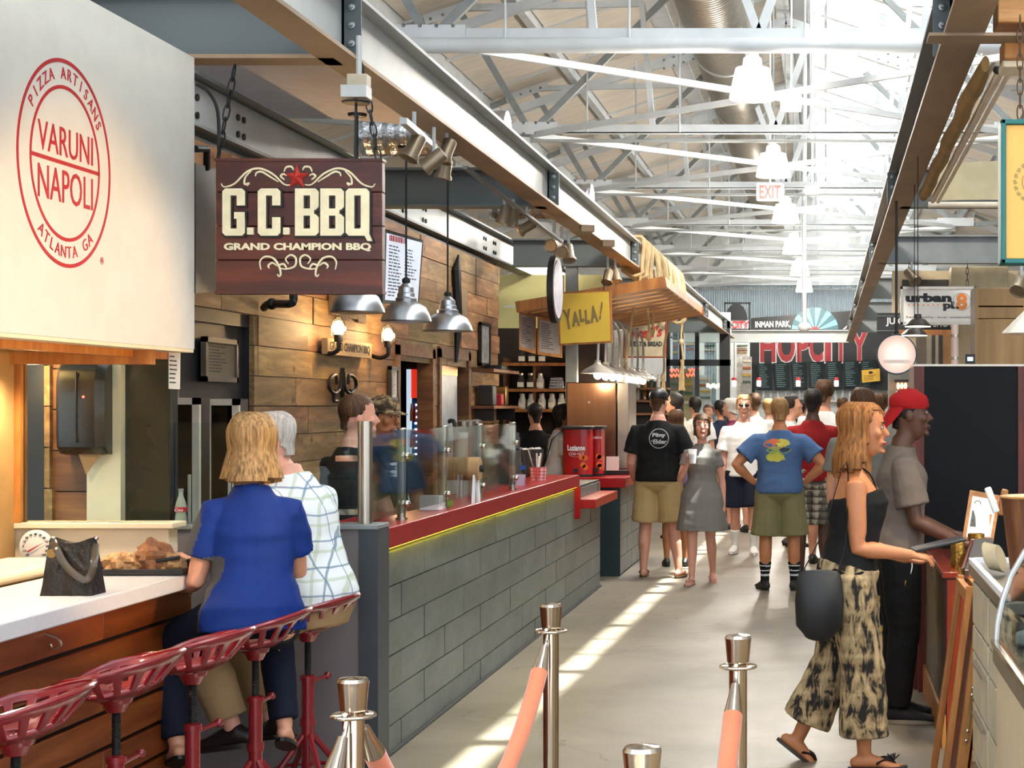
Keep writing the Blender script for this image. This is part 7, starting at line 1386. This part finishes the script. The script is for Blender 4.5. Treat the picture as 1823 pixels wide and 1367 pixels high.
# ---- man in black tee, khaki shorts, seen from behind
g = person('man in black cap and black tee with round back print, khaki shorts', at_px(1172,16.2), -6, 1.80, False, 1.16, .02, 'pink', hyaw=-6, vox=.011, bare=True, armL=((-.2,.05,-1),(-.02,.75,-.7)), armR=((.3,.05,-1),(.05,.85,-.5)), legL=((-.06,.08,-1),(-.04,-.05,-1)), legR=((.10,.02,-1),(.14,-.12,-1)))
o = shirt(g, m_btee, hem=-.02, sleeve=.68, ease=.022, flare=.012, amp=.009); pants(g, cloth('pale_khaki_shorts','#b39a6c'), .46, .02, .018); shoes(g, mat('brown_leather_sandal','#6e5038',.5), 'sandal'); hair(g, HR['brown'], infl=.004, side=-.02, back=-.08); cap(g, m_black, 0, .022, 15, .07)
m_pr = mat('pale_shirt_print','#b9bcbb',.8); cpt = g.M @ V((0.02,0,1.30)); 
for q in (ringflat(.088,.094), ringflat(.093,.0945)): print_on(g, o, q, m_pr, cpt, (1,0,0), (0,0,1), (0,1,0))
for w_, a, b_, dx, dy, of in (('Pliny',.125,.048,0,.028,.01),('Elder',.13,.042,.012,-.03,.01),('the',.03,.02,-.06,-.022,0)):
    tf = textflat(w_, a, b_, off=of); print_on(g, o, ([(x_+dx, y_+dy) for x_, y_ in tf[0]], tf[1]), m_pr, cpt, (1,0,0), (0,0,1), (0,1,0))
# ---- woman drinking from a cup
g = person('woman in short grey dress walking towards camera drinking from clear cup', at_px(1250,15.55), 176, 1.56, True, 1.0, 0, 'pink', hpitch=-6, hyaw=12, vox=.010, face=HR['brown'], bare=True, armR=((.25,.25,-.9),(-.45,.55,.75),(-.35,.6,.6),(-.3,-.5,.3),.55), armL=((-.2,-.08,-1),(-.08,.1,-1)), legL=((.02,-.12,-1),(.0,-.45,-.9),35), legR=((.02,.10,-1),(.02,-.03,-1)))
dress(g, cloth('grey_jersey','#77736e'), .56, .5, .085); shoes(g, mat('pink_sandal','#b98a80',.5), 'sandal'); hair(g, HR['brown'], side=-.09, back=-.12, front=.058, infl=.018, flare=.005, fw=52); MB(g.HM).sweep([(-.085,.03,.085),(0,.05,.118),(.085,.03,.085)],[(.02,.006)]*3,8,(0,1,0)).build('sunglasses', m_iron, g.t)
sh,el,wr,hd,k = g.arm['R']; c = g.M @ (wr+hd*.09+V((-.02,.03,.0))); cup = thing('drink_cup','clear cup of water held at the mouth by woman in grey dress','cup',c-V((0,0,.06))); MB().lathe([(.030,-.06),(.041,.07),(.038,.07),(.028,-.055)],18,c).build('cup_body', mat('clear_cup','#e6e9ea',.1,alpha=.5), cup); MB().lathe([(.027,-.055),(.034,.03)],16,c).build('drink', mat('iced_drink','#e8e6e0',.1), cup)
# ---- man in white tee facing the camera
g = person('man in plain white tee and navy shorts walking towards camera', at_px(1325,18.7), 178, 1.76, False, 1.08, .01, 'pink', vox=.012, face=HR['sandy'], legL=((-.02,.14,-1),(0,-.1,-1)), legR=((.02,-.06,-1),(.02,-.2,-1)), hyaw=4); shirt(g, cloth('bright_white_tee','#e6e4e2'), hem=-.06, sleeve=.75, ease=.022, flare=.012); pants(g, cloth('navy_shorts','#171c2b'), .46, .018, .016); shoes(g, mat('white_sneaker','#d9d6d2',.5), sole=m_white, sock=cloth('white_sock','#dedbd6')); hair(g, HR['sandy'], side=-.03, back=-.08, front=.075, infl=.012)
for sx in (-1,1): MB(g.HM).ell((sx*.032,.1,.010),(.026,.014,.017)).build('sunglasses_lens', m_iron, g.t)
# ---- man in blue tee, hands on hips
g = person('man in blue tee with hands on hips and olive shorts, seen from behind', at_px(1388,15.1), 2, 1.71, False, 1.16, .02, 'tan', vox=.011, armL=((-.72,-.18,-.75),(.62,.38,-.62),(.8,.55,-.1),(.3,-.2,.9)), armR=((.72,-.18,-.75),(-.62,.38,-.62),(-.8,.55,-.1),(-.3,-.2,.9)), legL=((-.06,0,-1),(-.02,0,-1)), legR=((.06,0,-1),(.02,0,-1)), footyaw=(20,-20))
o = shirt(g, cloth('washed_blue_tee','#4a648c'), hem=-.03, sleeve=.66, ease=.024, flare=.012, amp=.010); pants(g, cloth('olive_shorts','#77714f'), .49, .022, .02); m_bs = cloth('black_sock','#15161a')
shoes(g, m_black, sock=[m_bs, cloth('sock_stripe','#cfd6dc')], paint=lambda c: 1 if c.z > .13 and ((c.z-.13)*23) % 1 < .35 and c.z < .31 else 0); hair(g, HR['sandy'], side=-.02, back=-.085, front=.07, infl=.01)
cpt = g.M @ V((-.01,0,1.27))
for q, col in (((-.03,.07,.10,.05),'#c8663c'),((.04,.08,.07,.04),'#b9b04a'),((.0,.01,.12,.04),'#8a9c4c'),((-.02,-.05,.09,.045),'#b9b548'),((.06,.02,.05,.02),'#23364a')): print_on(g, o, blob(*q, 14, int(q[0]*100)+5), bpy.data.materials.get('print_'+col[1:]) or mat('print_'+col[1:], col, .8), cpt, (1,0,0), (0,0,1), (0,1,0))
# ---- man in red shirt behind him
g = person('dark haired man in red shirt and plaid shorts behind blue tee man', at_px(1447,16.3), -12, 1.80, False, 1.08, 0, 'brown', vox=.013, legL=((-.05,0,-1),(0,0,-1))); shirt(g, cloth('red_tee','#8f1d1f'), sleeve=.7); pants(g, grid_mat('plaid_shorts','#8d8578','#2a2724','#c9c2b2',14,14,.3), .5, .02, .018); shoes(g, mat('black_white_trainer','#2a2a2c',.5), sole=m_white); hair(g, HR['dark'], side=-.02, back=-.085, front=.06, infl=.013)
# ---- walking woman in the foreground
def tiedye():
    M_, n, l, b = base('tie_dye_cotton'); vec = coords(n, l, (7,7,2.2)); f = noisef(n, l, vec, 3.2, 5, .65, .8); v2 = coords(n, l, (1,1,9)); f2 = noisef(n, l, v2, 1.4, 2); mx = n.new('ShaderNodeMath'); mx.operation='MULTIPLY_ADD'; mx.inputs[1].default_value=.55; l.new(f2, mx.inputs[0]); l.new(f, mx.inputs[2])
    col = ramp(n, l, mx.outputs[0], [(.66,srgb('#b59f7a')),(.78,srgb('#8f7a58')),(.86,srgb('#1c1a17'))]); l.new(col, b.inputs['Base Color']); b.inputs['Roughness'].default_value=.9; return M_
g = person('auburn haired woman in black halter top and tie dyed trousers walking right', (X(1512,7.75),7.75,0), -86, 1.66, True, 1.14, .01, 'tan', lean=4, hyaw=-4, hpitch=2, vox=.008, face=HR['brown'], bare=True, hz=.915, armR=((.05,.02,-1),(-.03,.98,-.12),(.0,.98,-.15),(-.3,0,-1),.5), armL=((-.12,.1,-1),(.1,.9,-.3),(.1,.9,-.2),(0,0,1),.4), legR=((.02,.13,-1),(.0,.02,-1)), legL=((-.02,-.16,-1),(0,-.42,-.9),38), footyaw=(0,0))
B = MB(g.M); ts = [-.02+.42*i/9 for i in range(10)]; B.sweep([g.T(t,0,ringat(g,t)[2]) for t in ts], [(ringat(g,max(t,.0))[0]+.014, ringat(g,max(t,0))[1]+.014) for t in ts], 20, (1,0,0)); finish(g, B, 'halter_top', m_btee, .006)
for sx in (-1,1): MB(g.M).sweep(crom([g.T(.38,sx*.08,.11),g.T(.50,sx*.055,.06),g.T(.555,sx*.03,-.055)],5),[(.012,.005)]*11,8,(1,0,0)).build('halter_strap', m_btee, g.t)
pants(g, tiedye(), .90, .022, .05, waist=.06, amp=.012); shoes(g, mat('dark_brown_sandal','#2b1c16',.45), 'sandal'); hair(g, HR['auburn'], side=-.20, back=-.24, front=.07, infl=.022, fw=60, flare=.03, rag=.03, nz=.012, shift=-.012)
hp,kn,an,fd,q = g.leg['R']; c = an+fd*.135+V((0,0,-.045)); b = MB(g.M)
for k in range(14): a = k*2.399; r_ = .012+.014*(k%3)/2; b.sweep([c, c+V((r_*math.cos(a),r_*math.sin(a),.02+.008*(k%2)))*1.3],[(.008,.003),(.011,.003)],6,(1,0,0))
fl_ = b.build('sandal_flower', m_black, g.t); fl_['kind']='stuff'
c = g.M @ V((.22,-.16,.82)); hbag = thing('shoulder_bag','black soft shoulder bag swinging at hip of the walking woman','bag',c); b = MB()
b.sweep([c+V((0,0,-.15)),c+V((0,0,-.11)),c,c+V((0,0,.10)),c+V((0,0,.125))],[(.07,.03),(.105,.05),(.11,.05),(.10,.035),(.09,.015)],18,(1,0,0),rnd=True); b.build('bag_body', m_black, hbag, ang=60); sp_ = [g.M @ p for p in (g.T(.5,.12,-.06),)][0]
b = MB(); b.sweep(crom([c+V((-.08,0,.12)),c.lerp(sp_,.55)+V((-.05,-.03,0)),sp_+V((0,0,.05)),c.lerp(sp_,.5)+V((.06,-.02,0)),c+V((.08,0,.12))],5),[(.009,.003)]*21,6,(0,1,0)); b.build('strap', m_black, hbag)
sh,el,wr,hd,k = g.arm['R']; c = g.M @ (wr+hd*.10+V((-.03,.02,.02))); tag(MB().box(c+V((.02,.06,.035)),(.24,.18,.012),(0,-.22,.1)).build('folder', mat('black_folder','#1b1c20',.3), bevel=.003),'black folder held forward by the walking woman','folder')
# ---- man in backwards red cap
g = person('man in backwards red cap, grey brown tee and black jeans at the host stand', (X(1600,8.85),8.85,0), -88, 1.72, False, .98, 0, 'brown', lean=3, hyaw=2, vox=.008, face=HR['dark'], armR=((.1,.22,-1),(-.05,.88,-.42),(-.05,.95,-.2),(0,0,-1),.25), armL=((-.12,.2,-1),(.05,.9,-.35),(.05,.95,-.1),(0,0,-1)), legR=((.02,.05,-1),(.02,-.10,-1)), legL=((-.08,.02,-1),(-.03,-.04,-1)), footyaw=(0,-6))
shirt(g, cloth('taupe_tee','#6f645b'), hem=-.05, sleeve=.72, ease=.024, flare=.014, amp=.010); pants(g, cloth('black_jeans','#0f1013',.8), .99, .016, .008); shoes(g, mat('black_canvas_shoe','#131315',.7), sole=mat('off_white_sole','#8d8372',.6)); hair(g, HR['dark'], side=-.02, back=-.08, front=.06, infl=.004)
cap(g, cloth('red_cap_cotton','#a3191b',.75), 180, .022, 62, .085)
b = MB(g.M); b.tube(crom([g.T(-.02,.17,.03),g.T(-.09,.185,.035),g.T(-.15,.185,.03)],4),.004,6); b.tube(crom([g.T(-.02,.17,.05),g.T(-.08,.185,.06),g.T(-.13,.185,.05)],4),.003,6); b.build('lanyard', m_white, g.t)['kind']='stuff'; MB(g.M).ell(g.T(-.17,.187,.03),(.012,.008,.02)).build('key_fob', m_brass, g.t)
# ---- crowd
wt_ = cloth('plain_white_tee','#d9d7d4'); gt_ = cloth('mid_grey_tee','#75736f'); pt_ = cloth('plum_top','#6a2741'); nt_ = cloth('navy_top','#22283d'); ct_ = cloth('cream_tee','#cfc6b4')
def extra(label, px, y, H, yaw, top, hm, fem=False, sk='light', low='shorts', w=1.05, hk=None, vox=.016, **k):
    g = person(label, at_px(px,y), yaw, H, fem, w, 0, sk, vox=vox, **k); shirt(g, top, sleeve=.65, ease=.02); pants(g, m_denim if low != 'shorts' else m_khaki, .46 if low == 'shorts' else .98, .018, .01 if low == 'shorts' else 0); shoes(g, m_black); hair(g, HR[hm], **(hk or dict(infl=.012, side=-.02, back=-.085))); return g
g = extra('man in grey tee and dark trousers standing behind the walking woman', 1536, 12.0, 1.76, -20, gt_, 'brown', low='long', vox=.011, hyaw=-10)
g = extra('woman with long brown hair half hidden by black shirted man', 1203, 17.3, 1.60, 4, cloth('lilac_top','#5e4a5f'), 'brown', True, 'tan', hk=dict(infl=.018, side=-.2, back=-.28, flare=.02, nz=.008), legL=((-.02,.05,-1),(0,-.05,-1)))
extra('black haired man in cream tee bowing his head left of the crowd', 1212, 21, 1.80, 62, ct_, 'dark', hpitch=-22, lean=6); extra('black haired person in white tee next to cream tee man', 1238, 23, 1.76, 20, wt_, 'dark')
extra('short person with brown hair and dark top far back left in crowd', 1262, 26, 1.66, 170, nt_, 'brown', face=HR['brown']); extra('dark haired woman in navy top left of the grey haired woman', 1282, 25, 1.72, 30, nt_, 'dark', True, 'tan'); extra('grey haired woman in plum top facing left in the crowd', 1303, 22.5, 1.74, 74, pt_, 'grey', True, 'pink', hk=dict(infl=.02, side=-.07, back=-.1, flare=.01), face=HR['grey'])
extra('brown haired man behind the white tee man facing camera', 1343, 22, 1.80, 10, wt_, 'brown'); extra('dark haired man in white tee in profile right of blue tee man', 1408, 19.8, 1.76, -78, wt_, 'dark', sk='light', hpitch=-12)
extra('tall brown haired man in white tee beyond red shirted man', 1467, 17.6, 1.90, -14, wt_, 'brown', hk=dict(infl=.018, side=-.02, back=-.08, crown=.02), w=1.1); extra('wavy haired person in white tee near the yellow notice', 1533, 20.5, 1.86, 12, wt_, 'brown', hk=dict(infl=.024, side=-.04, back=-.1, nz=.02)); extra('curly brown haired person at right end of the crowd', 1568, 21.5, 1.80, 8, gt_, 'brown', hk=dict(infl=.026, side=-.04, back=-.1, nz=.026))
extra('person with light brown hair between white and blue tees', 1368, 24, 1.74, 0, ct_, 'sandy', True); extra('fair haired person in pink top at back of crowd', 1322, 28, 1.72, 15, cloth('rose_top','#b0737a'), 'blond', True)
extra('dark haired person in black top beyond blue tee man', 1428, 25.6, 1.74, -5, m_btee, 'dark'); extra('brown haired person in navy top far back right in crowd', 1500, 25, 1.76, 5, nt_, 'brown')
extra('person with light hair and grey top at far back of hall', 1390, 30, 1.74, 175, gt_, 'sandy', face=HR['sandy'])
